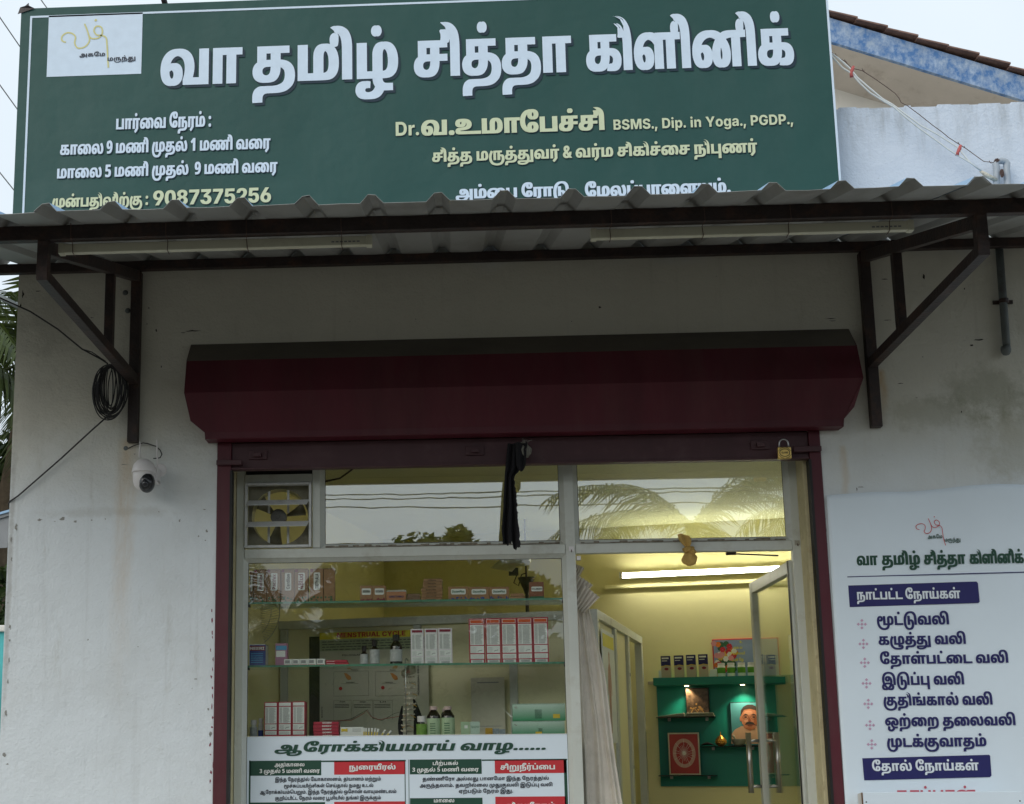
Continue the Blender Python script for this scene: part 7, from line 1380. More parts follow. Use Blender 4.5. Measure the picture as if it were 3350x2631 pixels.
for k, (xa_, xb_, zl, zh, lab) in enumerate([(xa-.004, xb-.006, z0, z1a-.001, 'lower of the two long white and green cartons on the lowest shelf'), (xa, xb, z1a, z2a, 'upper of the two long white and green cartons on the lowest shelf')]):
    item('medicine_carton', xa_, xb_, zl, zh, Y3, .08, 'aloe', lab, 'carton', 'long white and green cartons on the lowest shelf',
         [('emblem', 'maroon_print', lambda b, xa_=xa_, zh=zh: b.stroke([(xa_+.01, zh-.018), (xa_+.02, zh-.014), (xa_+.014, zh-.022), (xa_+.024, zh-.02)], .002, Y3-.0012)),
          ('text_panel', 'banner_green', lambda b, xb_=xb_, xa_=xa_, zl=zl, zh=zh, k=k: [b.rect(xa_+.11 if k else xa_+.13, xa_+.145 if k else xa_+.15, zl+.012+.0045*i, zl+.0138+.0045*i, Y3-.0012) for i in range(10 if k else 6)]),
          ('yellow_tab', 'gold_print', lambda b, xb_=xb_, xa_=xa_, zl=zl, k=k: b.rect((xb_-.062) if k else xa_+.115, (xb_-.028) if k else xa_+.147, zl+(.012 if k else .001), zl+(.032 if k else .02), Y3-.0014)),
          ('green_edge', 'green_print', lambda b, xa_=xa_, xb_=xb_, zh=zh: [b.rect(xa_+.002+i*.0066, xa_+.0052+i*.0066, zh-.004, zh-.0015, Y3-.0012) for i in range(int((xb_-xa_-.004)/.0066))])])
mb = MB(); mb.grid(lambda s, t: (gx(1640, 2330, .3)+.045*s+.012*t, .29+.004*math.sin(t*3), gz(1640, 2330, .3)+.012-.038*s+.012*(1-t)*(1-abs(s-.2))), 8, 3); mb.build('peeled_sticker', M['label_white'], label='curled strip of white paper beside the long green cartons', cat='paper strip', solid=.0006)

# ---- spine model on its rod
xs_ = gx(1334, 2300, .42)
spn = root('spine_model', (xs_+.01, .42, z0), 'anatomical spine model with pelvis bone hanging on a chrome rod behind the lowest shelf', 'anatomical model')
M['bone'] = mat('bone_plastic', (.60, .55, .45), rough=.55, var=.15, scale=20); M['nerve'] = flat('nerve_yellow', (.55, .34, .05)); M['disc_grey'] = flat('disc_grey', (.3, .29, .25))
mb = MB(); mb.tube([(gx(1328, 2300, .36), .36, z0-.02), (gx(1328, 2300, .36), .36, gz(1328, 2160, .36)), (gx(1330, 2300, .36), .37, gz(1328, 2153, .36)), (gx(1335, 2300, .36), .38, gz(1328, 2160, .36))], .0028, 8); mb.build('rod', M['steel_bright'], spn, smooth=True)
zt = gz(1334, 2215, .42); nv = 12
for k in range(nv):
    t = k/(nv-1); z = zt-(zt-z0-.005)*t; cx_ = xs_+.010*math.sin(t*5)+.004
    mb = MB(); mb.lathe([(0, -.006), (.013, -.006), (.0115, 0), (.013, .006), (0, .006)], (cx_, .42, z), 16)
    for sx in (-1, 1): mb.tube([(cx_+sx*.010, .425, z+.002), (cx_+sx*.022, .43, z-.002), (cx_+sx*.030, .435, z+.003)], [.005, .0038, .0045], 7)
    mb.tube([(cx_, .41, z), (cx_-.004, .395, z-.006)], [.005, .003], 7)
    v_ = mb.build('vertebra', M['bone'], spn, smooth=True)
    if k % 2: 
        mb = MB(); mb.tube([(cx_+.012, .418, z-.005), (cx_+.028, .41, z-.010), (cx_+.034, .405, z-.016)], .0016, 6); mb.tube([(cx_-.012, .418, z-.005), (cx_-.026, .41, z-.012)], .0016, 6); mb.build('nerve', M['nerve'], v_)
mb = MB(); blob(mb, (xs_+.016, .42, zt+.035), .026, 21, .18, sc=(1, .7, .9)); blob(mb, (xs_-.012, .42, zt+.02), .018, 22, .2); mb.build('pelvis', M['bone'], spn, smooth=True)
mb = MB()
for k in range(3): mb.tube([(xs_-.004, .395, zt+.032-.006*k), (xs_+.014, .392, zt+.034-.007*k)], .0013, 5)
mb.build('muscle_mark', M['red_print'], spn)
mb = MB(); mb.grid(lambda s, t: (gx(1352, 2320, .5)+(.004+.045*math.sin(min(1, t*1.25)*math.pi*.5))*s+.01*t*(1-t), .52-.02*math.sin(s*3), gz(1352, 2285, .5)-(gz(1352, 2285, .5)-z0)*t), 8, 14); mb.build('dark_cover', M['cloth_black'], label='dark cloth cover standing behind the spine model', cat='cover', smooth=True, solid=.004)
mb = MB(); mb.grid(lambda s, t: (gx(1318, 2350, .5)-(.006+.02*math.sin(t*2.4))*s, .50, gz(1318, 2310, .5)-(gz(1318, 2310, .5)-z0)*t), 6, 10); mb.build('dark_cover', M['cloth_black'], label='narrow dark cloth edge left of the spine model', cat='cover', smooth=True, solid=.004)

# ---- table fan guard at the left
q = at(820, 2060, .85)
fan_ = root('table_fan', (q.x, .85, q.z-.22), 'table fan with a pale wire guard behind the left end of the display', 'fan')
M['fan_wire'] = mat('cream_fan_wire', (.56, .55, .44), rough=.4)
mb = MB(); rF = .215; fx = at(915, 2010, .85).x-rF; fz = at(900, 2000, .85).z
for rr_, dy in ((rF, 0), (rF*.8, -.03), (rF*.5, -.06)): mb.tube([(fx+rr_*math.cos(2*math.pi*k/40), .85+dy, fz+rr_*math.sin(2*math.pi*k/40)) for k in range(41)], .0026 if rr_ == rF else .0018, 5, cap=False)
for k in range(84):
    a_ = 2*math.pi*k/84; tw = .5
    mb.tube([(fx+.04*math.cos(a_), .78, fz+.04*math.sin(a_)), (fx+rF*.5*math.cos(a_+tw*.5), .79, fz+rF*.5*math.sin(a_+tw*.5)), (fx+rF*.8*math.cos(a_+tw*.8), .82, fz+rF*.8*math.sin(a_+tw*.8)), (fx+rF*math.cos(a_+tw), .85, fz+rF*math.sin(a_+tw))], .0011, 4, cap=False)
mb.build('guard', M['fan_wire'], fan_)
mb = MB(); mb.lathe([(0, -.01), (.04, -.008), (.045, 0), (.04, .10), (0, .10)], (fx, .79, fz), 20, 'y'); mb.build('hub', M['fan_wire'], fan_)
for k in range(3):
    a0 = R(120*k+30)
    mb = MB(); mb.grid(lambda s, t: (fx+(.04+.14*t)*math.cos(a0+.9*(s-.5)), .85+.03*(s-.5), fz+(.04+.14*t)*math.sin(a0+.9*(s-.5))), 5, 4); mb.build('blade', M['pale_panel'], fan_, smooth=True, solid=.002)
mb = MB(); mb.tube([(fx, .9, fz), (fx, .92, fz-.3), (fx, .9, .35)], .016, 10); mb.lathe([(0, 0), (.16, 0), (.15, .03), (0, .04)], (fx, .9, .30), 24); mb.build('stand', M['fan_wire'], fan_)

# ---- partition behind the display, with charts
pt = root('display_partition', tuple(INT @ Vector((-.9, 0, .3))), 'cream framed partition behind the display shelves', 'partition')
def ibar(nm, u0, u1, v0, v1, z0, z1, parent, m='alu', bev=.002):
    mb = MB(INT); mb.box(u0, u1, v0, v1, z0, z1); return mb.build(nm, M[m], parent, bevel=bev)
ibar('top_rail', -1.76, 0, -.02, .02, 2.195, 2.242, pt)
for u in (-1.75, -.97, -.44, -.045): ibar('stile', u, u+.042, -.018, .022, .3, 2.193, pt)
M['panel_dark'] = M['panel']
for ua, ub in ((-1.708, -.97), (-.928, -.44), (-.398, -.045)): ibar('infill_panel', ua, ub, .0, .008, .3, 2.193, pt, 'panel', 0)
# dark doorway-like panel on the left
M['dark_panel'] = mat('dark_green_glass_panel', (.03, .035, .02), rough=.25, var=.3)
dkp = MB(INT); dkp.box(-1.58, -1.16, -.006, -.002, .4, 2.15); dkp.build('tinted_panel', M['dark_panel'], pt)
def vrect(px0, py0, px1, py1, v):
    a, b = at_v(px0, py0, v), at_v(px1, py1, v); return a.x, b.x, b.z, a.z
M['chart_paper'] = mat('chart_paper', (.56, .56, .46), rough=.6, var=.05, scale=2); M['chart_yellow'] = flat('chart_yellow', (.80, .72, .06)); M['chart_green'] = flat('chart_pale_green', (.36, .42, .28)); M['chart_red'] = flat('chart_red', (.50, .03, .03)); M['chart_line'] = flat('chart_dark_line', (.08, .085, .08)); M['flesh'] = flat('anatomy_orange', (.55, .24, .06))
ch = root('medical_chart', tuple(INT @ Vector((-1.2, -.03, 1.55))), 'large medical chart headed MENSTRUAL CYCLE on the partition', 'chart')
a = at_v(1046, 2070, -.03); b = at_v(1400, 2062, -.03); u0, u1, zt, zb = a.x, b.x, a.z, 1.56
mb = MB(INT); mb.box(u0, u1, -.031, -.028, zb, zt); mb.build('sheet', M['chart_paper'], ch)
mb = MB(INT); mb.rect(u0, u1, zt-.040, zt-.002, -.0322); mb.build('title_band', M['chart_yellow'], ch)
a = at_v(1103, 2085, -.03); b = at_v(1326, 2066, -.03)
mb = MB(INT); text(mb, 'MENSTRUAL CYCLE', a.x, b.x, zt-.032, .026, -.0334, body=LATIN, fat=.001); mb.build('lettering', M['chart_red'], ch)
mb = MB(INT); mb.rect(u0+.003, u1-.003, zt-.105, zt-.042, -.0322); mb.build('text_panel', M['chart_green'], ch)
mb = MB(INT)
for r_ in range(4):
    u = u0+.015
    while u < u1-.02:
        w = rnd.uniform(.012, .04); mb.rect(u, min(u+w, u1-.01), zt-.056-.0145*r_, zt-.0515-.0145*r_, -.0334); u += w+.007
text(mb, 'FOLLICULAR', at_v(1120, 2150, -.03).x, at_v(1180, 2150, -.03).x, zt-.135, .010, -.0334, body=LATIN)
text(mb, 'NAGOTI', 1.70, 1.76, at_v(1052, 2300, -.03).x+.008, .009, -.0334, body=LATIN, vertical=True)
text(mb, 'HORMONAL EQU', at_v(1370, 2275, -.03).z, at_v(1370, 2180, -.03).z, at_v(1372, 2230, -.03).x, .010, -.0334, body=LATIN, vertical=True)
for (pa, pb) in ((1092, 1207), (1228, 1325)):
    x0, x1, z0_, z1_ = vrect(pa, 2198, pb, 2276, -.03)
    for q in ((x0, x1, z0_, z0_+.0012), (x0, x1, z1_-.0012, z1_), (x0, x0+.0012, z0_, z1_), (x1-.0012, x1, z0_, z1_)): mb.rect(*q, -.0334)
    mb.stroke([(x0+(x1-x0)*.22, (z0_+z1_)/2), (x0+(x1-x0)*.7, (z0_+z1_)/2)], .0014, -.0334); text(mb, 'Androgen', x0+(x1-x0)*.35, x0+(x1-x0)*.6, (z0_+z1_)/2+.004, .006, -.0334, body=LATIN)
    text(mb, 'Pituitary', x0+(x1-x0)*.5, x0+(x1-x0)*.7, z1_+.004, .006, -.0334, body=LATIN)
for k, (pa, pb) in enumerate(((1092, 1150), (1155, 1220), (1222, 1285))):
    x0, x1, z0_, z1_ = vrect(pa, 2292, pb, 2355, -.03)
    for q in ((x0, x1, z1_-.001, z1_), (x0, x0+.001, z0_, z1_), (x1-.001, x1, z0_, z1_)): mb.rect(*q, -.0334)
    text(mb, ['FSH', 'Estrogen', 'LH'][k], x0+(x1-x0)*.35, x0+(x1-x0)*.65, z1_-.012, .007, -.0334, body=LATIN)
    for r_ in range(3): mb.rect(x0+.006, x1-.012, z1_-.024-.008*r_, z1_-.0215-.008*r_, -.0334)
c0 = [at_v(px, py, -.03) for px, py in ((1060, 2362), (1110, 2360), (1150, 2352), (1180, 2335), (1203, 2322), (1220, 2350), (1250, 2358), (1290, 2335), (1325, 2325))]
mb.stroke([(p.x, p.z) for p in c0], .002, -.0336); c0 = [at_v(px, py, -.03) for px, py in ((1060, 2358), (1150, 2357), (1190, 2335), (1200, 2325), (1215, 2345), (1240, 2355), (1330, 2340))]
mb.build('diagram', M['chart_line'], ch)
mb = MB(INT); mb.stroke([(p.x, p.z) for p in c0], .0022, -.0340)
for px, py in ((1115, 2253), (1253, 2250)): q = at_v(px, py, -.03); mb.disc(q.x, q.z, .010, -.0341)
mb.build('red_marks', M['chart_red'], ch)
mb = MB(INT)
for px, py in ((1138, 2215), (1290, 2215)):
    q = at_v(px, py, -.03); mb.poly([(q.x-.022, -.0341, q.z+.022), (q.x-.006, -.0341, q.z+.02), (q.x+.018, -.0341, q.z+.002), (q.x+.022, -.0341, q.z-.014), (q.x+.004, -.0341, q.z-.018), (q.x-.008, -.0341, q.z-.006)])
mb.build('organ_print', M['flesh'], ch)
# anatomy charts at the left edge
for k, (pa, ya, pb, yb_, lab) in enumerate([(806, 2195, 896, 2288, 'anatomy chart with orange organ drawing at the left edge behind the shelf'), (806, 2290, 900, 2420, 'pale anatomy chart below the orange organ chart')]):
    x0, x1, z0_, z1_ = vrect(pa, ya, pb, yb_, -.02)
    mb = MB(INT); mb.box(x0, x1, -.022, -.019, z0_, z1_); o = mb.build('wall_chart', M['chart_paper'] if k == 0 else M['pale_panel'], label=lab, cat='chart')
    if k == 0:
        mb = MB(INT); w = x1-x0; h = z1_-z0_
        mb.poly([(x0, -.0232, z1_-.01), (x0+w*.4, -.0232, z1_-.01), (x0+w*.46, -.0232, z1_-h*.3), (x0+w*.38, -.0232, z1_-h*.55), (x0, -.0232, z1_-h*.55)]); mb.build('organ_print', M['flesh'], o)
        mb = MB(INT); mb.poly([(x0, -.0236, z1_-h*.56), (x0+w*.38, -.0236, z1_-h*.56), (x0+w*.40, -.0236, z1_-h*.9), (x0, -.0236, z1_-h*.95)]); mb.build('green_print', M['chart_yellow'], o)
        mb = MB(INT); mb.stroke([(x0+w*.7, z1_-.01), (x0+w*.66, z1_-h*.3), (x0+w*.75, z1_-h*.55), (x0+w*.68, z1_-h*.8), (x0+w*.78, z1_-h*.95)], .012, -.0236); mb.build('vessel_print', M['chart_line'], o)
    else:
        mb = MB(INT); w = x1-x0; h = z1_-z0_; mb.rect(x0+.01, x0+w*.42, z1_-.03, z1_-.012, -.0232); mb.rect(x0+w*.52, x1-.01, z1_-.034, z1_-.014, -.0232); mb.disc(x0+w*.25, z1_-h*.68, w*.16, -.0232); mb.build('yellow_print', M['chart_yellow'], o)
# sheet that held the payment code (code itself left out)
x0, x1, z0_, z1_ = vrect(1540, 2218, 1654, 2405, -.03)
mb = MB(INT); mb.box(x0, x1, -.031, -.029, z0_-.03, z1_); o = mb.build('payment_notice', mat('notice_paper', (.60, .58, .47), rough=.6, var=.06), label='beige paper notice taped to the partition above the small green cartons', cat='notice')
mb = MB(INT); mb.rect(x0+.035, x1-.03, z1_-.030, z1_-.024, -.0322); mb.rect(x0+.02, x1-.02, z0_+.046, z0_+.049, -.0322); mb.build('small_text', M['text_grey'], o)

# ---- partition along the doorway passage
pp = root('passage_partition', tuple(INT @ Vector((0, .9, .3))), 'cream framed partition with charts running back along the passage', 'partition')
ibar('corner_post', .0, .045, -.045, -.0, .3, 2.242, pp)
ibar('top_rail', .0, .045, .003, 1.93, 2.195, 2.242, pp)
for v in (.62, 1.86): ibar('stile', .0, .045, v, v+.07, .3, 2.193, pp)
ibar('stile', .0, .045, 1.18, 1.25, .3, 2.193, pp)
ibar('infill_panel', .018, .026, .003, .62, .3, 2.193, pp, 'panel', 0); ibar('infill_panel', .018, .026, .69, 1.18, .3, 2.193, pp, 'panel', 0)
mb = MB(INT); mb.box(.040, .044, .10, .56, 1.55, 2.15)
ac = mb.build('wall_chart', M['pale_panel'], label='tall pale anatomy chart with yellow heading on the passage partition', cat='chart')
mb = MB(INT); mb.add([(.0446, .12, 2.06), (.0446, .54, 2.06), (.0446, .54, 2.13), (.0446, .12, 2.13)], [(0, 1, 2, 3)]); mb.build('title_band', M['chart_yellow'], ac)
mb = MB(INT); fig = [(.30, 1.60), (.325, 1.60), (.33, 1.78), (.345, 1.60), (.37, 1.60), (.375, 1.85), (.40, 1.80), (.41, 1.81), (.385, 1.95), (.35, 1.98), (.355, 2.03), (.335, 2.045), (.315, 2.03), (.32, 1.98), (.285, 1.95), (.26, 1.81), (.27, 1.80), (.295, 1.85)]
mb.add([(.0446, y, z) for y, z in fig], [tuple(range(len(fig)))]); mb.build('figure_print', flat('muted_flesh_print', (.50, .30, .24)), ac)
mb = MB(INT); mb.box(.044, .05, 1.20, 1.22, 1.95, 1.97); mb.box(.044, .05, 1.20, 1.22, 1.40, 1.42); mb.build('door_bolt', M['steel_bright'], pp)

# ---- ceiling fan behind the top left pane
cf = root('ceiling_fan', (.20, .95, 2.4), 'white ceiling fan seen through the top left pane behind the black cloth', 'ceiling fan')
q = at(1672, 1560, 1.0); g_ = at(1685, 1838, 1.0)
M['fan_cream'] = mat('cream_fan_enamel', (.52, .52, .44), rough=.35, var=.05)
mb = MB(); mb.lathe([(0, .0), (.022, 0), (.055, .075), (.06, .085), (0, .085)], (q.x, 1.0, q.z-.045), 24); mb.build('canopy', M['fan_cream'], cf, smooth=False)
mb = MB(); mb.tube([(q.x, 1.0, 3.0), (g_.x, 1.0, g_.z)], .011, 10); mb.build('downrod', M['fan_cream'], cf)
mb = MB(); mb.lathe([(0, -.03), (.075, -.028), (.088, -.012), (.09, .03), (.05, .055), (0, .06)], (g_.x, 1.0, g_.z+.01), 32); mb.build('motor', M['fan_cream'], cf, smooth=False)
for k in range(3):
    a0 = R(96+120*k)
    mb = MB(); mb.grid(lambda s, t: (g_.x+(.08+.50*t)*math.cos(a0)-(s-.5)*(.10+.03*t)*math.sin(a0), 1.0+(.08+.50*t)*math.sin(a0)+(s-.5)*(.10+.03*t)*math.cos(a0), g_.z+.03+(s-.5)*.022), 3, 6); mb.build('blade', M['fan_cream'], cf, smooth=True, solid=.003)
# rear hanging canopy with its wires
RY = 2.25; q = at(1722, 1905, RY); w_ = at(1680, 1872, RY)
rf = root('rear_ceiling_fan', (q.x, RY, q.z), 'dark ceiling fan canopy with loose wiring further back in the room', 'ceiling fan')
mb = MB(); mb.lathe([(0, -.075), (.012, -.075), (.02, -.05), (.052, .02), (.054, .03), (0, .034)], (q.x, RY, q.z), 24); mb.build('canopy', M['steel'], rf)
mb = MB(); mb.tube([(q.x, RY, q.z+.03), (q.x, RY, 3.0)], .006, 6); mb.tube([(q.x+.002, RY, q.z-.07), (q.x+.002, RY, q.z-.45)], .012, 8); mb.build('downrod', M['steel'], rf)
mb = MB(); mb.box(w_.x-.03, w_.x+.03, RY-.03, RY+.03, w_.z-.02, w_.z+.025); mb.tube([(w_.x+.02, RY, w_.z-.02), (w_.x, RY, w_.z-.07), (w_.x+.03, RY, w_.z-.09), (q.x-.03, RY, q.z+.05), (q.x, RY, q.z+.06)], .004, 6); mb.build('junction_box', M['steel'], rf)
mb = MB(); mb.tube([at(1165, 1526, .5), at(1140, 1545, .5), at(1112, 1565, .5), at(1066, 1575, .5), at(1030, 1576, .5)], .005, 8); mb.build('ceiling_wire', M['rubber'], label='dark wire curving down in the corner of the top left pane', cat='wire', smooth=True)

# ================================================================== BACK WALL OF THE PASSAGE ROOM
VB = 2.03
# lit tube lamp
a = at_v(2031, 1884, VB-.085); b = at_v(2640, 1852, VB-.085)
tl = root('wall_tube_lamp', tuple(INT @ Vector(((a.x+b.x)/2, VB-.04, a.z))), 'lit fluorescent tube lamp high on the yellow back wall inside', 'lamp')
zt_ = (a.z+b.z)/2; u0, u1 = a.x, a.x+1.22
mb = MB(INT); mb.box(u0, u1, VB-.055, VB-.002, zt_-.019, zt_+.019); mb.build('batten', M['label_white'], tl, bevel=.002)
mb = MB(INT)      # half round diffuser on the front of the batten
hp = [(VB-.0555-.020*math.sin(math.pi*k/10), zt_-.015*math.cos(math.pi*k/10)) for k in range(11)]
mb.prism(hp, u0+.01, u1-.01); mb.build('tube', emit('lit_tube', (1.0, .97, .80), 42), tl, smooth=False)
mb = MB(INT); mb.box(u0-.012, u0+.01, VB-.078, VB-.002, zt_-.02, zt_+.02); mb.build('end_cap', M['label_white'], tl, bevel=.002)
mb = MB(INT); mb.box(u1-.01, u1+.012, VB-.078, VB-.002, zt_-.02, zt_+.02); mb.build('end_cap', M['label_white'], tl, bevel=.002)
mb = MB(INT); zc = at_v(2100, 1918, VB).z; mb.box(-.2, 1.89, VB-.022, VB-.001, zc-.012, zc+.012); mb.build('wall_trunking', M['yellow_wall'], label='narrow painted cable trunking along the back wall under the tube lamp', cat='trunking', bevel=.003)
mb = MB(INT); zc = at_v(2120, 2235, VB).z; mb.box(.06, 1.89, VB-.018, VB-.001, zc-.010, zc+.010); mb.build('wall_trunking', mat('purple_grey_trunking', (.40, .36, .26)), label='thin cable trunking at the height of the teal unit top', cat='trunking', bevel=.002)
# teal display unit
tu = root('teal_wall_unit', tuple(INT @ Vector((1.0, VB-.05, 1.27))), 'teal green wall display unit with small glass shelves and spotlights', 'display unit')
a = at_v(2147, 2232, VB-.02); b = at_v(2160, 2573, VB-.02)
U0, U1, ZB, ZT = a.x, a.x+.95, b.z, a.z
mb = MB(INT); mb.box(U0, U1, VB-.022, VB-.001, ZB, ZT); mb.build('back_panel', M['teal'], tu)
a2 = at_v(2143, 2218, VB-.16); b2 = at_v(2143, 2243, VB-.16)
mb = MB(INT); mb.box(U0-.005, U1, VB-.16, VB-.001, b2.z, a2.z); mb.build('top_ledge', M['teal'], tu, bevel=.002)
LT = a2.z
M['dark_glass'] = mat('dark_glass_shelf', (.012, .02, .016), rough=.12, spec=.8)
def ushelf(pa, pb, py):
    a, b = at_v(pa, py, VB-.14), at_v(pb, py, VB-.14)
    mb = MB(INT); mb.box(a.x, b.x, VB-.14, VB-.022, a.z-.006, a.z); s_ = mb.build('glass_ledge', M['dark_glass'], tu)
    for u in (a.x+(b.x-a.x)*.2, a.x+(b.x-a.x)*.85):
        mb = MB(INT); mb.box(u-.008, u+.008, VB-.06, VB-.023, a.z-.024, a.z-.0065); mb.build('clip', M['steel_bright'], s_)
    return a.z
zA = ushelf(2146, 2338, 2347); zB = ushelf(2290, 2490, 2442); zC = ushelf(2154, 2345, 2537)
sp_l = []
for px in (2246, 2429):
    q = at_v(px, 2240, VB-.09)
    mb = MB(INT); mb.lathe([(0, -.004), (.020, -.004), (.022, 0), (0, 0)], (q.x, VB-.09, b2.z), 18); o = mb.build('spotlight_trim', M['brass'], tu)
    mb = MB(INT); mb.lathe([(0, -.0055), (.014, -.0055), (.014, -.0045), (0, -.0045)], (q.x, VB-.09, b2.z), 14); mb.build('bulb', emit('warm_spot_bulb', (1.0, .82, .5), 18), o)
    ld = bpy.data.lights.new('spot_lamp', 'SPOT'); ld.energy = 5.0; ld.spot_size = R(115); ld.spot_blend = .8; ld.shadow_soft_size = .012; ld.color = (1.0, .86, .58)
    lo = bpy.data.objects.new('spot_lamp', ld); C.objects.link(lo); lo.parent = tu; lo.matrix_parent_inverse = tu.matrix_basis.inverted()
    lo.matrix_basis = Matrix.Translation(INT @ Vector((q.x, VB-.09, b2.z-.012))) @ Matrix.Rotation(TH, 4, 'Z')
# on top of the unit
M['navy_carton'] = mat('navy_cream_carton', (.50, .44, .32), rough=.5, var=.04)
for k, (pa, pb) in enumerate([(2164, 2195), (2207, 2238), (2247, 2278), (2287, 2318)]):
    a, b = at_v(pa, 2210, VB-.14), at_v(pb, 2210, VB-.14); zt2 = at_v(pa, 2147-2*k, VB-.14).z
    mb = MB(INT); mb.box(a.x, b.x, VB-.14, VB-.10, LT, zt2)
    o = mb.build('medicine_carton', M['navy_carton'], label=['first', 'second', 'third', 'fourth'][k]+' from the left of the navy and cream cartons on the teal unit', cat='carton', group='navy and cream cartons on the teal unit', bevel=.001)
    mb = MB(INT); mb.rect(a.x, b.x, LT+(zt2-LT)*.55, zt2, VB-.1412); mb.build('navy_top', M['navy'], o)
    mb = MB(INT); mb.rect(a.x+.006, b.x-.010, LT+(zt2-LT)*.86, LT+(zt2-LT)*.93, VB-.1424); mb.rect(a.x+.006, b.x-.020, LT+(zt2-LT)*.76, LT+(zt2-LT)*.79, VB-.1424); mb.build('lettering', M['label_white'], o)
    mb = MB(INT); cxx = (a.x+b.x)/2; mb.disc(cxx+.004, LT+(zt2-LT)*.40, .014, VB-.1424, 12, rz=.009); mb.build('fruit_print', M['maroon_print'], o)
    mb = MB(INT); mb.stroke([(a.x, LT+(zt2-LT)*.5), (cxx, LT+(zt2-LT)*.57), (b.x, LT+(zt2-LT)*.53)], .004, VB-.1418); mb.build('wave_print', M['gold_print'], o)
a, b = at_v(2320, 2208, VB-.12), at_v(2345, 2208, VB-.12)
for k in range(4):
    mb = MB(INT); mb.box(a.x+.002*k, b.x, VB-.12, VB-.07, LT+.0125*k, LT+.0118+.0125*k); mb.build('small_box', M['pale_panel'], label=['bottom', 'second', 'third', 'topmost'][k]+' small pale box of the little pile beside the green bottles', cat='box', group='small pale boxes on the teal unit', bevel=.001)
a = at_v(2155, 2205, VB-.10)
mb = MB(INT); mb.box(a.x, a.x+.02, VB-.10, VB-.05, LT, LT+.05); mb.build('small_box', M['pale_panel'], label='narrow pale box peeking out behind the first navy carton', cat='box')
# flower poster
a, b = at_v(2329, 2092, VB-.01), at_v(2329, 2205, VB-.01)
fu0, fu1, fz0, fz1 = a.x, a.x+.42, LT+.002, a.z
fp = root('flower_poster', tuple(INT @ Vector(((fu0+fu1)/2, VB-.01, fz0))), 'light blue poster with a bunch of flowers, red rim and yellow Tamil lettering', 'poster')
mb = MB(INT); mb.box(fu0, fu1, VB-.014, VB-.001, fz0, fz1); mb.build('rim', M['red_print'], fp, bevel=.004)
mb = MB(INT); mb.rect(fu0+.008, fu1-.008, fz0, fz1-.008, VB-.0155); mb.build('sheet', flat('poster_blue', (.28, .36, .55)), fp)
M['flower'] = [flat('flower_orange', (.75, .20, .03)), flat('flower_yellow', (.75, .48, .08)), flat('flower_white', (.75, .75, .72)), flat('flower_red', (.55, .03, .05)), flat('flower_pink', (.70, .30, .32))]
r = random.Random(5); mb = MB(INT); 
for k in range(26): mb.disc(fu0+.07+r.gauss(0, .03), fz0+.10+r.gauss(0, .05), r.uniform(.012, .022), VB-.0162-.0001*k, 8)
mb.build('leaf_print', M['green_print'], fp)
for ci in range(5):
    mb = MB(INT)
    for k in range(6):
        x, z = fu0+.075+r.gauss(0, .030), fz0+.135+r.gauss(0, .040)
        for p_ in range(6): mb.disc(x+.010*math.cos(p_), z+.010*math.sin(p_), .009, VB-.0195-.0003*ci-.00004*(k*6+p_), 7)
    mb.build('flower_print', M['flower'][ci], fp)
mb = MB(INT)
for s, dx, z in (('உ', .175, .235), ('கை வ', .135, .195), ('வேலையி', .115, .155), ('உன் தே', .12, .110)):
    w_ = {'உ': .02, 'கை வ': .055, 'வேலையி': .09, 'உன் தே': .075}[s]
    text(mb, s, fu0+dx, fu0+dx+w_, fz0+z*.92, .014, VB-.0215, n=2)
mb.build('lettering', M['chart_yellow'], fp)
M['jar_green'] = flat('jar_green_label', (.12, .34, .03))
for k, pa in enumerate((2347, 2379, 2413, 2446)):
    q = at_v(pa+13, 2205, VB-.12); r_ = .0245
    mb = MB(INT); mb.lathe([(0, 0), (r_*.95, 0), (r_, .004), (r_, .062), (r_*.9, .070), (r_*.8, .072), (0, .072)], (q.x, VB-.12+r_, LT), 20)
    o = mb.build('pill_jar', M['label_white'], label=['first', 'second', 'third', 'fourth'][k]+' from the left of the green labelled pill jars on the teal unit', cat='jar', group='pill jars on the teal unit', smooth=False)
    mb = MB(INT); mb.lathe([(0, .0725), (r_*.92, .0725), (r_*.92, .088), (0, .088)], (q.x, VB-.12+r_, LT), 20); mb.build('lid', M['cam_white'], o)
    mb = MB(INT); n = 12; V = []
    for z in (.022, .058):
        for j in range(n+1): t = R(-180)+R(180)*j/n; V.append((q.x+(r_+.0007)*math.cos(t), VB-.12+r_+(r_+.0007)*math.sin(t), LT+z))
    mb.add(V, [(j, j+1, n+2+j, n+1+j) for j in range(n)]); mb.build('paper_label', M['jar_green'], o, smooth=True)
# framed dark picture + books + thick album on the upper ledge
a, b = at_v(2246, 2332, VB-.07), at_v(2318, 2252, VB-.07)
dp_ = root('dark_framed_picture', tuple(INT @ Vector(((a.x+b.x)/2, VB-.07, zA))), 'dark painting with golden figures standing on the upper glass ledge', 'picture')
mb = MB(INT); mb.box(a.x, b.x, VB-.075, VB-.055, zA+.020, b.z+.004); mb.build('frame', M['cap_black'], dp_, bevel=.002)
mb = MB(INT); mb.rect(a.x+.004, b.x-.006, zA+.024, b.z-.002, VB-.0765); mb.build('canvas', mat('dark_painting', (.10, .06, .035), var=.8, scale=30, rough=.3), dp_)
mb = MB(INT); r = random.Random(9)
for k in range(12): mb.disc(a.x+.02+r.random()*.09, zA+.045+r.random()*.04, r.uniform(.004, .008), VB-.0772-.0001*k, 7)
mb.stroke([(a.x+.03, zA+.028), (a.x+.05, zA+.06), (a.x+.07, zA+.03), (a.x+.09, zA+.06), (a.x+.11, zA+.028)], .006, VB-.0788); mb.build('golden_figures', flat('figure_gold', (.42, .22, .07)), dp_)
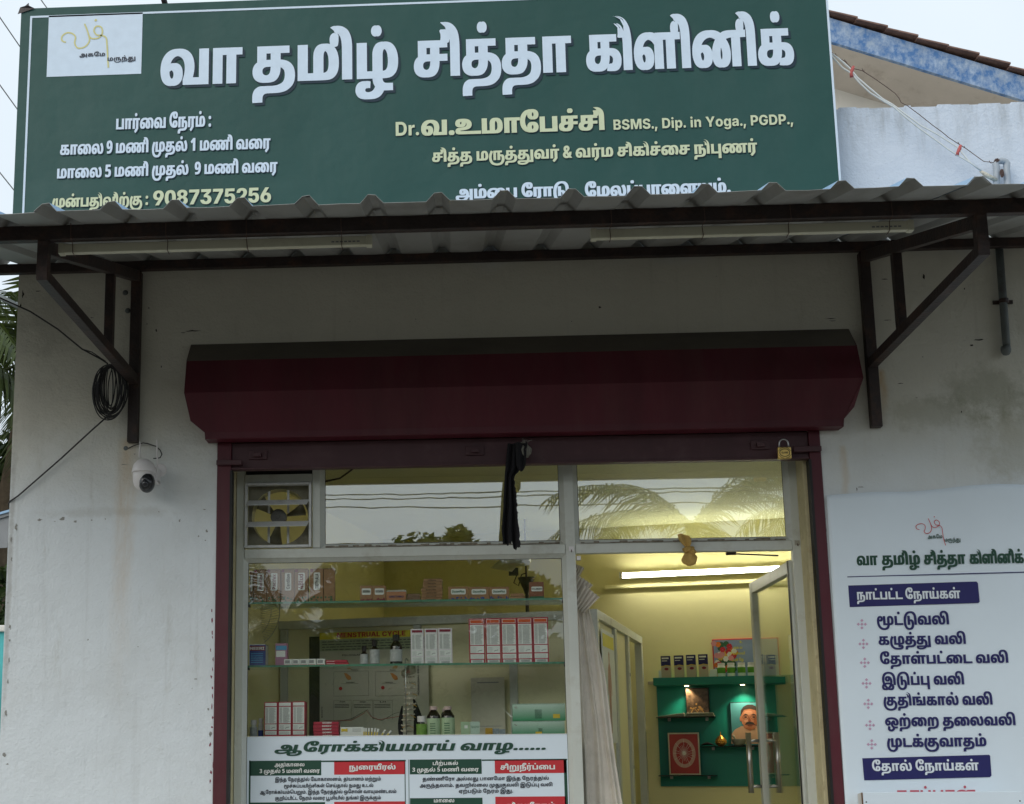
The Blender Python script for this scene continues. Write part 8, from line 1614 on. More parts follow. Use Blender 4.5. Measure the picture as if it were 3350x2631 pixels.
M['book'] = mat('grey_book', (.22, .23, .17), rough=.6, var=.1)
a, b = at_v(2243, 2342, VB-.13), at_v(2336, 2342, VB-.13)
for k in range(2):
    mb = MB(INT); mb.box(a.x+.004*k, b.x-.006*k, VB-.135, VB-.03, zA+.001+.013*k, zA+.012+.013*k); mb.build('book', M['book'], label=['lower', 'upper'][k]+' grey book under the dark painting', cat='book', group='grey books on the upper glass ledge', bevel=.002)
a, b = at_v(2150, 2346, VB-.13), at_v(2238, 2346, VB-.13)
mb = MB(INT); mb.add([(a.x, VB-.13, zA+.001), (b.x, VB-.13, zA+.001), (b.x, VB-.03, zA+.001), (a.x, VB-.03, zA+.001), (a.x, VB-.13, zA+.006), (b.x, VB-.13, zA+.026), (b.x, VB-.03, zA+.026), (a.x, VB-.03, zA+.006)], [(3, 2, 1, 0), (4, 5, 6, 7), (0, 1, 5, 4), (1, 2, 6, 5), (2, 3, 7, 6), (3, 0, 4, 7)])
mb.build('open_book', M['book'], label='wedge shaped grey book at the left end of the upper glass ledge', cat='book', bevel=.002)
# red radial picture in silver frame
a, b = at_v(2184, 2398, VB-.09), at_v(2293, 2534, VB-.09)
rp = root('red_picture', tuple(INT @ Vector(((a.x+b.x)/2, VB-.09, zC))), 'silver framed red picture with a white radiating star pattern on the lowest ledge', 'picture')
z0p, z1p = zC+.001, a.z; w = .009
mb = MB(INT)
for q in ((a.x, b.x, z0p, z0p+w), (a.x, b.x, z1p-w, z1p), (a.x, a.x+w, z0p+w, z1p-w), (b.x-w, b.x, z0p+w, z1p-w)): mb.box(q[0], q[1], VB-.095, VB-.078, q[2], q[3])
mb.build('frame', mat('silver_frame', (.58, .55, .42), rough=.3, metal=.7), rp, bevel=.002)
mb = MB(INT); mb.box(a.x+w, b.x-w, VB-.088, VB-.082, z0p+w, z1p-w); mb.build('print', mat('red_picture_print', (.42, .04, .035), rough=.3, var=.15, scale=8), rp)
cx_, cz_ = (a.x+b.x)/2, (z0p+z1p)/2+.004
mb = MB(INT); n = 40; W_, H_ = (b.x-a.x)/2-w, (z1p-z0p)/2-w
ro = [(cx_+W_*.80*math.cos(2*math.pi*k/n), VB-.0892, cz_+H_*.74*math.sin(2*math.pi*k/n)) for k in range(n)]; ri = [(cx_+W_*.56*math.cos(2*math.pi*k/n), VB-.0892, cz_+H_*.56*math.sin(2*math.pi*k/n)) for k in range(n)]
mb.add(ro+ri, [(k, (k+1) % n, n+(k+1) % n, n+k) for k in range(n)]); mb.disc(cx_, cz_, .014, VB-.0892); mb.build('halo_print', flat('halo_pink', (.58, .36, .30)), rp)
mb = MB(INT)
for k in range(24):
    t = 2*math.pi*k/24; l = .03+.045*(.5+.5*math.sin(k*2.3)); mb.stroke([(cx_+.003*math.cos(t), cz_+.003*math.sin(t)), (cx_+l*math.cos(t), cz_+l*math.sin(t)*1.2)], .0014, VB-.0900-.00003*k)
mb.build('ray_print', M['label_white'], rp)
# portrait
a = at_v(2387, 2298, VB-.03); b = at_v(2389, 2440, VB-.03)
pr = root('portrait_photo', tuple(INT @ Vector((a.x+.12, VB-.03, zB))), 'framed portrait photograph of a man with moustache on the right ledge', 'framed photo')
pu0, pu1, pz0, pz1 = a.x, a.x+.235, zB+.002, a.z
mb = MB(INT); mb.box(pu0, pu1, VB-.036, VB-.024, pz0, pz1); mb.build('frame', M['cap_black'], pr, bevel=.001)
mb = MB(INT); mb.rect(pu0+.004, pu1-.004, pz0+.004, pz1-.004, VB-.0375); mb.build('backdrop', flat('portrait_teal', (.08, .30, .33)), pr)
def pz(fx, fy): q = at_v(1850+fx/1.9388, 1750+fy/1.9388, VB-.037); return q.x, q.z
def pgon(b, pts, y): b.poly([(pz(*p)[0], y, pz(*p)[1]) for p in reversed(pts)])
M['skin_print'] = flat('printed_skin', (.52, .20, .10)); M['shirt_print'] = flat('printed_shirt', (.62, .38, .24))
def ell(cx, cy, rx, ry, n=24, a0=0, a1=360): return [(cx+rx*math.cos(R(a0+(a1-a0)*k/n)), cy+ry*math.sin(R(a0+(a1-a0)*k/n))) for k in range(n if a1-a0 == 360 else n+1)]
mb = MB(INT); pgon(mb, [(1052, 1325), (1055, 1262), (1075, 1235), (1120, 1212), (1160, 1228), (1215, 1212), (1262, 1235), (1285, 1262), (1290, 1325)], VB-.0382); mb.build('shirt', M['shirt_print'], pr)
mb = MB(INT); pgon(mb, [(1138, 1190), (1200, 1190), (1208, 1222), (1172, 1245), (1130, 1222)], VB-.0388); pgon(mb, ell(1168, 1160, 54, 72), VB-.0392); pgon(mb, ell(1113, 1165, 8, 18, 12), VB-.0389); pgon(mb, ell(1222, 1165, 8, 18, 12), VB-.0389); mb.build('face', M['skin_print'], pr)
mb = MB(INT)
pgon(mb, [(1110, 1150), (1112, 1115), (1128, 1090), (1155, 1077), (1185, 1077), (1210, 1090), (1224, 1115), (1226, 1150), (1216, 1135), (1205, 1112), (1168, 1102), (1132, 1110), (1120, 1132)], VB-.0398)
pgon(mb, [(1138, 1206), (1146, 1190), (1168, 1183), (1192, 1190), (1202, 1206), (1182, 1203), (1168, 1204), (1154, 1203)], VB-.0400)
pgon(mb, [(1126, 1146), (1142, 1134), (1160, 1143), (1142, 1142)], VB-.0400); pgon(mb, [(1176, 1143), (1194, 1134), (1212, 1146), (1194, 1142)], VB-.0400)
for x in (1143, 1194): pgon(mb, ell(x, 1156, 9, 5, 10), VB-.0400)
for x in (1143, 1194):
    P_ = [pz(*p) for p in ell(x, 1157, 19, 13, 16)]; mb.stroke(P_+[P_[0]], .0016, VB-.0402)
mb.stroke([pz(1162, 1155), pz(1175, 1155)], .0009, VB-.0402)
mb.stroke([pz(1160, 1209), pz(1170, 1211), pz(1182, 1209)], .0012, VB-.0402)
mb.build('hair_and_features', flat('printed_dark_hair', (.05, .035, .03)), pr)
mb = MB(INT); pgon(mb, ell(1160, 1128, 26, 13), VB-.0394); pgon(mb, ell(1146, 1178, 12, 13), VB-.0394); mb.build('skin_highlight', flat('printed_skin_light', (.66, .30, .17)), pr)
mb = MB(INT); pgon(mb, ell(1206, 1178, 13, 34), VB-.0393); pgon(mb, ell(1172, 1228, 30, 8), VB-.0395); mb.build('skin_shade', flat('printed_skin_dark', (.36, .12, .05)), pr)
mb = MB(INT); pgon(mb, [(1162, 1158), (1168, 1158), (1178, 1180), (1168, 1185), (1158, 1180)], VB-.0397); pgon(mb, [(1150, 1206), (1170, 1203), (1190, 1206), (1182, 1214), (1160, 1214)], VB-.0399); mb.build('nose_and_lips', flat('printed_skin_shade', (.32, .09, .04)), pr)
# mortar with pestle, ornament pot, dark cloth
q = at_v(2418, 2440, VB-.10)
mo = root('mortar', tuple(INT @ Vector((q.x, VB-.10, zB))), 'small grey stone mortar bowl with pestle in front of the portrait', 'mortar')
M['stone'] = mat('grey_stone', (.26, .27, .22), rough=.6, var=.15, scale=40)
mb = MB(INT); mb.lathe([(0, .001), (.024, .001), (.028, .004), (.040, .018), (.047, .042), (.0465, .044), (.042, .043), (.034, .02), (0, .012)], (q.x, VB-.10, zB), 28); mb.build('bowl', M['stone'], mo, smooth=True)
mb = MB(INT); mb.tube([(q.x-.012, VB-.10, zB+.025), (q.x-.030, VB-.10, zB+.058), (q.x-.036, VB-.10, zB+.068)], [.007, .0065, .009], 12); mb.build('pestle', M['stone'], mo, smooth=True)
q = at_v(2359, 2440, VB-.10)
po = root('ornament_pot', tuple(INT @ Vector((q.x, VB-.10, zB))), 'small golden beaded ornament pot with pointed lid', 'ornament')
M['gold'] = mat('gold_ornament', (.55, .26, .05), rough=.3, metal=.8, var=.4, scale=90)
mb = MB(INT); mb.lathe([(0, 0), (.018, .001), (.022, .006), (.033, .018), (.036, .030), (.031, .044), (.020, .056), (.010, .064), (.004, .072), (.003, .088), (0, .092)], (q.x, VB-.10, zB), 28); mb.build('pot', M['gold'], po, smooth=True)
mb = MB(INT); 
for r_ in range(4):
    zr = .012+.011*r_; rad = [.030, .0362, .034, .027][r_]
    for k in range(16): t = 2*math.pi*(k+.5*(r_ % 2))/16; mb.lathe([(0, -.003), (.0032, 0), (0, .003)], (q.x+rad*math.cos(t), VB-.10+rad*math.sin(t), zB+zr), 6)
mb.build('beads', M['brass'], po)
mb = MB(INT); a = at_v(2292, 2440, VB-.12); b = at_v(2340, 2440, VB-.12)
mb.grid(lambda s, t: (a.x+(b.x-a.x)*s, VB-.13+.09*t, zB+.002+.022*math.sin(math.pi*min(1, s*.9+.1))*(.7+.3*math.sin(t*5))), 12, 6); mb.build('folded_pouch', M['cloth_black'], label='dark folded pouch lying left of the golden ornament pot', cat='pouch', smooth=True, solid=.003)

# ================================================================== POSTER ON THE DISPLAY WINDOW
wp = root('window_poster', (-.26, FY, .5), 'white health clock poster with red and green label boxes filling the lower display window', 'poster')
BY = FY+.0250
zt = at(1300, 2406, BY).z
mb = MB(); mb.box(-1.060, .527, BY, BY+.0015, .46, zt); mb.build('sheet', M['board'], wp)
def c7(x, y): return 780+x/1.942, 2380+y/1.942
def brect(b, x0, y0, x1, y1, Y=BY-.0012, m=None):
    p0 = at(*c7(x0, y0), Y); p1 = at(*c7(x1, y1), Y); b.rect(p0.x, p1.x, p1.z, p0.z, Y, m)
def btext(b, s, x0, x1, base, h, Y=BY-.0030, skew=0, fat=0, body=None, n=2):
    (xb, yb) = base; px_text(b, s, c7(x0, 0)[0], c7(x1, 0)[0], c7(xb, yb), h/1.942, BY, Y, skew=skew, fat=fat, body=body, n=n)
mb = MB(); btext(mb, 'ஆரோக்கியமாய் வாழ......', 228, 1945, (1000, 150), 46, skew=.32, fat=.004, n=3); mb.build('lettering', M['banner_green'], wp); mb = MB()
for q in ((72, 213, 526, 304), (1088, 205, 1546, 295), (72, 478, 550, 560), (1090, 450, 1552, 540)): mb = MB(); brect(mb, *q); mb.build('green_label', M['banner_green'], wp)
mb = MB()
for q in ((68, 211, 72, 900), (526, 211, 1063, 216), (1060, 216, 1063, 900), (1083, 205, 1088, 900), (1546, 204, 2088, 208), (2085, 208, 2088, 900)): brect(mb, *q)
mb.build('frame_line', M['banner_green'], wp)
for q in ((608, 215, 1059, 297), (1628, 207, 2084, 289), (608, 473, 1059, 560), (1632, 441, 2084, 540)): mb = MB(); brect(mb, *q); mb.build('red_label', M['red_print'], wp)
for s, x0, x1, b_, h, ft in (('அதிகாலை', 230, 420, (300, 248), 19, 0), ('3 முதல் 5 மணி வரை', 135, 517, (300, 289), 20, 0), ('பிற்பகல்', 1235, 1395, (1300, 239), 19, 0), ('3 முதல் 5 மணி வரை', 1105, 1527, (1300, 280), 20, 0),
                          ('மாலை', 1242, 1372, (1300, 476), 19, 0), ('நுரையீரல்', 703, 998, (850, 268), 26, .001), ('சிறுநீர்ப்பை', 1664, 2010, (1800, 268), 28, .001), ('சிறுநீரகம்', 1705, 2015, (1800, 515), 28, .001)):
    mb = MB(); btext(mb, s, x0, x1, b_, h, fat=ft); mb.build('lettering', M['label_white'], wp)
for s, x0, x1, yb_, xb in (('இந்த நேரத்தில் யோகாஸனம், தியானம் மற்றும்', 233, 905, 340, 500), ('மூச்சுப்பயிற்சிகள் செய்தால் நமது உடல்', 290, 857, 381, 500), ('ஆரோக்கியம்பெறும். இந்த நேரத்தில் ஒசோன் வாயுமண்டலம்', 137, 1003, 420, 500), ('குறிப்பிட்ட நேரம் வரை பூமியில் தங்கி இருக்கும்', 233, 905, 459, 500),
                      ('தண்ணீரோ அல்லது பானமோ இந்த நேரத்தில்', 1170, 1972, 336, 1500), ('அருந்தலாம். தவறில்லை முதுகுவலி இடுப்பு வலி', 1152, 1995, 377, 1500), ('ஏற்படும் நேரம் இது.', 1400, 1745, 415, 1500)):
    mb = MB(); btext(mb, s, x0, x1, (xb, yb_), 18); mb.build('lettering', M['black_print'], wp)
mb = MB(); mb.box(-1.061, .528, BY-.004, BY-.0005, zt-.0015, zt+.001); mb.build('top_edge', M['label_white'], wp)

# ================================================================== VINYL BANNER ON THE RIGHT WALL
bn = root('wall_banner', (2.4, -.01, 1.2), 'pale vinyl clinic banner listing ailments on the wall right of the shutter', 'banner')
def edge_top(x):   # wavy loose top edge
    pts = [(2699, 1621), (2860, 1611), (2990, 1609), (3100, 1599), (3200, 1588), (3300, 1583), (3420, 1586), (3900, 1590)]
    for (a, b), (c, d) in zip(pts, pts[1:]):
        if x <= c: return b+(d-b)*(x-a)/(c-a)
    return 1590
def ban(s, t):
    px = 2699+(3560-2699)*s; top = at(px, edge_top(px), -.006); x = 1.803+(2.98-1.803)*s-.012*t*(1-s); zt = top.z; z = zt-(zt-1.0)*t
    y = -.006-.004*math.sin(s*11)*math.exp(-t*7)-.003*math.exp(-t*5)*math.sin(s*4+2)-.001*math.sin(s*6+t*3)
    return (x, y-.002, z)
mb = MB(); mb.grid(ban, 60, 60); mb.build('sheet', M['banner'], bn, smooth=True, solid=.0015)
NY = -.0115
def c6(x, y): return 2650+x/1.58, 1550+y/1.58
def quad6(b, pts, Y=NY, m=None):
    P_ = [at(*c6(*p), Y) for p in pts]; b.poly([(p.x, Y, p.z) for p in P_], m)
for pts in ([(193, 531), (193, 536), (1300, 506), (1300, 501)], [(197, 578), (205, 690), (870, 668), (877, 662), (868, 566), (860, 557)], [(270, 1471), (280, 1585), (930, 1568), (938, 1560), (931, 1458), (925, 1453)]):
    mb = MB(); quad6(mb, pts); mb.build('navy_print', M['navy'], bn)
q = dict(n=3)
for s, x0, x1, b_, h in (('மூட்டுவலி', 347, 717, (450, 782), 47), ('கழுத்து வலி', 355, 804, (450, 884), 45), ('தோள்பட்டை வலி', 363, 1024, (500, 983), 45), ('இடுப்பு வலி', 371, 795, (480, 1092), 46),
                        ('குதிங்கால் வலி', 381, 942, (480, 1198), 46), ('ஒற்றை தலைவலி', 389, 1061, (500, 1305), 46), ('முடக்குவாதம்', 399, 911, (500, 1412), 46)):
    mb = MB(); px_text(mb, s, c6(x0, 0)[0], c6(x1, 0)[0], c6(*b_), h/1.58, NY, NY-.0006, fat=.0022, **q); mb.build('lettering', M['navy'], bn)
mb = MB()
for i, (s, x0, x1) in enumerate((('வா', 242, 347), ('தமிழ்', 372, 567), ('சித்தா', 590, 802), ('கிளினிக்', 826, 1104))): px_text(mb, s, c6(x0, 0)[0], c6(x1, 0)[0], c6(600, 469), 50/1.58, NY, NY-.0006, fat=.0035, n=3)
k = lambda x, y: (2740+x/3.5656, 1580+y/3.5656)
px_text(mb, 'அகமே', k(1052, 0)[0], k(1224, 0)[0], k(1130, 646), 32/3.5656, NY, NY-.0006); px_text(mb, 'மருந்து', k(1249, 0)[0], k(1434, 0)[0], k(1270, 684), 34/3.5656, NY, NY-.0006)
mb.build('lettering', M['banner_green'], bn)
mb = MB(); cv = lambda x, y: at(*k(x, y), NY)
scribble([(955, 545), (922, 535), (915, 505), (945, 482), (990, 478), (1020, 500), (1020, 540), (1010, 570), (1035, 590), (1075, 580), (1095, 540), (1085, 480), (1056, 415)], cv, .0030, NY-.0008, mb)
scribble([(1085, 480), (1105, 512), (1140, 520), (1178, 502), (1188, 465), (1165, 438), (1140, 437), (1128, 462), (1148, 490), (1190, 498), (1216, 525), (1226, 590), (1238, 660), (1260, 730)], cv, .0030, NY-.0010, mb)
p_ = cv(1128, 396); mb.disc(p_.x, p_.z, .0026, NY-.0008); mb.build('logo_stroke', M['red_print'], bn)
mb = MB()
for s, x0, x1, b_ in (('நாட்பட்ட நோய்கள்', 242, 777, (500, 648)), ('தோல் நோய்கள்', 322, 872, (600, 1535))):
    mb = MB(); px_text(mb, s, c6(x0, 0)[0], c6(x1, 0)[0], c6(*b_), 40/1.58, NY-.0008, NY-.0014, fat=.0012); mb.build('lettering', M['white_print'], bn)
mb = MB(); px_text(mb, 'கரப்பான்', c6(445, 0)[0], c6(857, 0)[0], c6(650, 1681), 46/1.58, NY, NY-.0006); mb.build('lettering', M['banner_red'], bn)
for i, (x, y) in enumerate([(268, 778), (276, 880), (283, 977), (292, 1084), (301, 1190), (310, 1300), (319, 1399)]):
    mb = MB(); 
    for dx, dy in ((0, -19), (0, 19), (-18, 0), (18, 0), (0, 0)):
        r_ = 8.5; quad6(mb, [(x+dx, y+dy-r_), (x+dx-r_, y+dy), (x+dx, y+dy+r_), (x+dx+r_, y+dy)], NY)
    mb.build('bullet_mark', M['bullet'], bn)
# boxed white sign at the bottom right
wb = root('white_sign_box', (2.18, -.2, .9), 'shallow white board box mounted in front of the banner at the bottom right', 'sign box')
a, b = at(2820.6, 2592.5, -.2), at(3340.8, 2584.8, -.2)
mb = MB(); mb.box(a.x, b.x, -.205, -.196, .8, a.z); mb.build('face_board', M['board'], wb, bevel=.003)
mb = MB(); mb.add([(a.x, -.1955, .8), (a.x, -.1955, a.z), (a.x+.03, -.012, a.z-.012), (a.x+.03, -.012, .8), (a.x+.012, -.1955, .8), (a.x+.012, -.1955, a.z), (a.x+.042, -.012, a.z-.012), (a.x+.042, -.012, .8)], [(0, 1, 2, 3), (7, 6, 5, 4), (1, 5, 6, 2)])
mb.build('side_board', M['gable'], wb)
mb = MB(); mb.box(a.x-.0035, a.x, -.206, -.195, .8, a.z-.002); mb.build('edge_strip', M['brown_edge'], wb)
for x in (a.x+.014, b.x-.012):
    mb = MB(); mb.disc(x, a.z-.043, .0035, -.2056); mb.build('screw', M['steel'], wb)

# ================================================================== PIPES AND WIRES AT THE RIGHT
dp = root('drain_pipe', (2.74, -.03, 3.4), 'dirty vertical pipe with a clamp on the wall under the right of the awning', 'pipe')
a, b = at(3268, 800, -.03), at(3293, 1132, -.03)
mb = MB(); mb.tube([(a.x, -.03, 3.98), (b.x, -.03, b.z+.02), (b.x, -.03, b.z)], [.0185, .0185, .017], 18); mb.build('pipe', M['pvc_dirty'], dp, smooth=True)
mb = MB(); q = at(3291, 1147, -.03); mb.lathe([(0, -.026), (.014, -.022), (.022, -.010), (.0245, .004), (.023, .020), (0, .022)], (q.x, -.03, q.z), 20); mb.build('end_cap', M['pvc_dirty'], dp, smooth=True)
q = at(3284, 985, -.03); mb = MB(); mb.box(q.x-.045, q.x+.05, -.014, -.004, q.z-.009, q.z+.009); mb.lathe([(.019, -.012), (.0225, -.010), (.0225, .010), (.019, .012)], (q.x, -.03, q.z), 18); mb.build('clamp', M['steel'], dp)
cp = root('conduit_bend', (2.77, -.05, 4.1), 'grey conduit pipe bend with wires at the top of the wall on the right', 'pipe')
def k3(x, y, Y=-.05): return at(2600+x/2.44, y/2.44, Y)
pts = [k3(1605, 1560), k3(1610, 1400), k3(1608, 1330)]
for j in range(1, 8):
    t = math.pi*j/8; c = k3(1650, 1322); pts.append((c.x-.030*math.cos(t)*1.0, -.05, c.z+.026*math.sin(t)))
pts += [k3(1690, 1345), k3(1700, 1480), k3(1706, 1600)]
mb = MB(); mb.tube([tuple(p) for p in pts], .0165, 14); mb.build('pipe', M['pvc'], cp, smooth=True)
mb = MB(); q = k3(1607, 1292); blob(mb, (q.x, -.06, q.z), .011, 31, .3); q = k3(1640, 1400); blob(mb, (q.x, -.075, q.z), .012, 33, .35, sc=(.7, .7, 1.6)); mb.build('rusty_binding', M['rust_wire'], cp)
mb = MB(); mb.tube([k3(1480, 1365, -.06), k3(1530, 1400, -.07), k3(1610, 1440, -.06)], [.006, .012, .010], 10); mb.build('taped_joint', mat('dirty_tape', (.50, .48, .40), var=.3, scale=60, dirt=(.15, .1, .06), dscale=40, damt=.9), cp, smooth=True)
# two white cables with a rusty support wire, clipped together
for k, (pts, lab) in enumerate([([(230, 370), (290, 425), (360, 475), (440, 545), (500, 620), (570, 680), (700, 790), (780, 835), (900, 925), (1000, 1000), (1140, 1075), (1290, 1170), (1330, 1215), (1400, 1300), (1490, 1365)], 'upper white cable running from the sign to the conduit bend'),
                       ([(230, 400), (300, 455), (380, 540), (450, 585), (520, 665), (600, 740), (720, 815), (790, 855), (880, 935), (1000, 1030), (1140, 1130), (1220, 1190), (1290, 1235), (1400, 1300), (1485, 1362)], 'lower white cable running from the sign to the conduit bend')]):
    mb = MB(); P_ = [k3(x, y, -.10) for x, y in pts]; mb.tube(P_, .0042, 8); mb.build('white_cable', M['white_wire'], label=lab, cat='cable', group='white cables beside the sign', smooth=True)
mb = MB(); mb.tube([k3(x, y, -.095) for x, y in [(240, 370), (330, 450), (400, 490), (455, 545), (540, 565), (640, 630), (740, 700), (800, 745), (830, 780), (850, 820), (900, 845), (1000, 920), (1100, 1000), (1170, 1050), (1230, 1100), (1300, 1145), (1365, 1185), (1440, 1240), (1510, 1290), (1590, 1298)]], .0019, 6)
for (x, y) in ((330, 440), (405, 490), (545, 562), (1310, 1148), (1360, 1182), (1560, 1298)):
    mb.tube([k3(x-8, y-14, -.095), k3(x, y, -.09), k3(x+10, y+8, -.10)], .0016, 5)
mb.build('support_wire', M['rust_wire'], label='rusty twisted support wire above the two white cables', cat='wire')
for k, (pts, lab) in enumerate([([(470, 530), (458, 560), (450, 585), (455, 615)], 'red plastic clip holding the cables near the sign'), ([(1325, 1160), (1315, 1190), (1302, 1215), (1296, 1240)], 'red plastic clip holding the cables near the conduit')]):
    mb = MB(); P_ = [k3(x, y, -.10) for x, y in pts]; mb.tube(P_, [.006, .010, .007, .010], 9)
    mb.build('cable_clip', M['red_tie'], label=lab, cat='clip', smooth=True)

# ================================================================== PLANTS AND STREET
def palm(loc, h, L, nf, seed, label, group='coconut palms', lean=(0, 0), aim=None, lw=.05, droop=1.0):
    r = random.Random(seed); x, y, z = loc
    t = root('coconut_palm', loc, label, 'palm tree', group)
    top = Vector((x+lean[0], y+lean[1], z+h))
    mb = MB(); mb.tube([(x+lean[0]*s*s, y+lean[1]*s*s, z+h*s) for s in [k/10 for k in range(11)]], [.17-.07*k/10+(.01 if k % 2 else 0) for k in range(11)], 10); mb.build('trunk', M['bark'], t, smooth=True)
    for f in range(nf):
        az = 2*math.pi*f/nf*1.618*2+r.uniform(-.2, .2); el = R(r.uniform(-15, 70)) if aim is None else R(aim[1]+r.uniform(-20, 30))
        if aim is not None: az = R(aim[0]+r.uniform(-60, 60))
        l = L*r.uniform(.85, 1.1); p = top.copy(); d = Vector((math.cos(az)*math.cos(el), math.sin(az)*math.cos(el), math.sin(el)))
        pts = [p.copy()]; n = 16
        for i in range(n):
            d = (d+Vector((0, 0, -.085*droop*(1+i*.06)))).normalized(); p = p+d*(l/n); pts.append(p.copy())
        mb = MB(); mb.tube(pts, [.022*(1-i/(n+2)) for i in range(n+1)], 5)
        ns = 56
        for i in range(3, ns):
            s = i/ns*n; k = min(int(s), n-1); q = pts[k].lerp(pts[k+1], s-k); ax = (pts[k+1]-pts[k]).normalized()
            sd = ax.cross(Vector((0, 0, 1))).normalized(); up = sd.cross(ax)
            ll = l*.26*math.sin(math.pi*min(.97, .12+.86*i/ns))**.6
            for sg in (-1, 1):
                dr = (sd*sg*.85+ax*.55+up*r.uniform(-.25, .1)).normalized(); dn = Vector((0, 0, -1))
                a0 = q; a1 = q+dr*ll*.5+dn*ll*.08; a2 = q+dr*ll*.92+dn*ll*.42*r.uniform(.7, 1.3); wv = ax*lw*.5
                mb.add([a0-wv*.5, a0+wv*.5, a1+wv, a1-wv, a2+wv*.1, a2-wv*.1], [(0, 1, 2, 3), (3, 2, 4, 5)])
        mb.build('frond', M['palm_leaf'], t)
    return t
def leafy(loc, h, rad, nleaf, seed, label, group=None, size=.13, name='leafy_tree', zsq=.8, trunk=.16):
    r = random.Random(seed); x, y, z = loc; t = root(name, loc, label, 'tree' if 'tree' in name else 'bush', group)
    c = Vector((x, y, z+h-rad*zsq)); mb = MB(); clumps = []
    if trunk:
        mb.tube([(x, y, z), (x+.1, y, z+h*.3), (x, y+.1, z+h*.5)], [trunk, trunk*.8, trunk*.6], 9)
        for k in range(7):
            a = 2*math.pi*k/7+r.random(); e = c+Vector((math.cos(a)*rad*.6, math.sin(a)*rad*.6, r.uniform(-.2, .5)*rad)); mb.tube([(x, y+.1, z+h*.48), ((x+e.x)/2, (y+e.y)/2, (z+h*.5+e.z)/2+.15), tuple(e)], [trunk*.5, trunk*.3, trunk*.12], 6)
        mb.build('trunk', M['bark'], t, smooth=True)
    for k in range(26):
        while 1:
            v = Vector((r.uniform(-1, 1), r.uniform(-1, 1), r.uniform(-1, 1)))
            if .35 < v.length < 1: break
        clumps.append((c+Vector((v.x*rad, v.y*rad, v.z*rad*zsq)), rad*r.uniform(.18, .36)))
    mb = MB()
    for k in range(nleaf):
        cc_, cr = clumps[r.randrange(len(clumps))]
        v = Vector((r.gauss(0, 1), r.gauss(0, 1), r.gauss(0, 1))).normalized()*(cr*r.random()**.4)
        p = cc_+v; a = Vector((r.gauss(0, 1), r.gauss(0, 1), r.gauss(0, .6))).normalized(); b = a.cross(Vector((r.gauss(0, 1), r.gauss(0, 1), r.gauss(0, 1)))).normalized()
        s = size*r.uniform(.6, 1.3)
        mb.add([p-a*s, p+b*s*.42, p+a*s, p-b*s*.42], [(0, 1, 2, 3)])
    o = mb.build('crown', M['leaf'], t); o['kind'] = 'stuff'
    return t
# to the left of the building, seen past its corner
palm((-5.2, 8.2, 0), 5.9, 2.6, 15, 11, 'coconut palm beyond the left corner of the building, fronds against the sky', lean=(.5, 0))
palm((-6.6, 5.6, 0), 4.9, 2.2, 10, 17, 'drooping coconut palm nearer the left edge of the building', lean=(.9, .3), droop=1.5)
leafy((-5.6, 11, 0), 6.0, 2.3, 15000, 3, 'dark leafy tree behind the palms at the left edge', size=.12)
leafy((-4.75, 6.2, 0), 3.5, .75, 3200, 9, 'bright green bush beside the left wall', name='garden_bush', size=.07, trunk=.05)
leafy((-3.72, 3.1, 0), 2.25, .36, 1500, 12, 'small dark green bush in front of the teal wall', name='garden_bush', size=.045, trunk=.03)
q = at(0, 2068, 3.6)
mb = MB(); mb.box(-6.5, q.x+.14, 3.6, 3.75, 0, q.z); tw = mb.build('teal_wall', mat('turquoise_paint', (.10, .50, .52), rough=.8, var=.1), label='low turquoise painted wall at the far left edge', cat='wall')
mb = MB(); mb.box(-6.5, q.x+.16, 3.57, 3.78, q.z, q.z+.05); mb.build('coping', M['gable'], tw, bevel=.01)
a, b, c = at(-120, 1760, 4.2), at(29, 1680, 4.2), at(26, 1792, 4.2)
M['grey_sheet'] = mat('grey_roof_sheet', (.22, .23, .24), rough=.6)
lr = root('lean_to_roof', (-4.5, 4.4, 2.4), 'corner of a grey lean-to roof with blue edge at the far left', 'roof')
mb = MB(); mb.add([(c.x-2.2, 4.2, c.z+.05), (c.x+.02, 4.2, c.z+.02), (b.x+.03, 5.2, b.z+.06), (b.x-2.2, 5.2, b.z-.35)], [(0, 1, 2, 3)]); mb.build('roof_sheet', M['grey_sheet'], lr, solid=.02)
mb = MB(); mb.beam((b.x-2.2, 4.19, b.z-.62), (b.x+.02, 4.19, b.z-.0), .02, .03); mb.add([(b.x-2.2, 4.2, b.z-.63), (b.x+.01, 4.2, b.z-.02), (b.x-.0, 4.2, c.z), (b.x-2.2, 4.2, c.z-.1)], [(0, 1, 2, 3)]); mb.build('blue_edge', M['sheet_top'] if False else M['grey_sheet'], lr, solid=.01)
mb = MB(); mb.beam((b.x-2.2, 4.17, b.z-.60), (b.x+.025, 4.17, b.z+.02), .015, .018); mb.build('edge_trim', M['sheet_top'], lr)
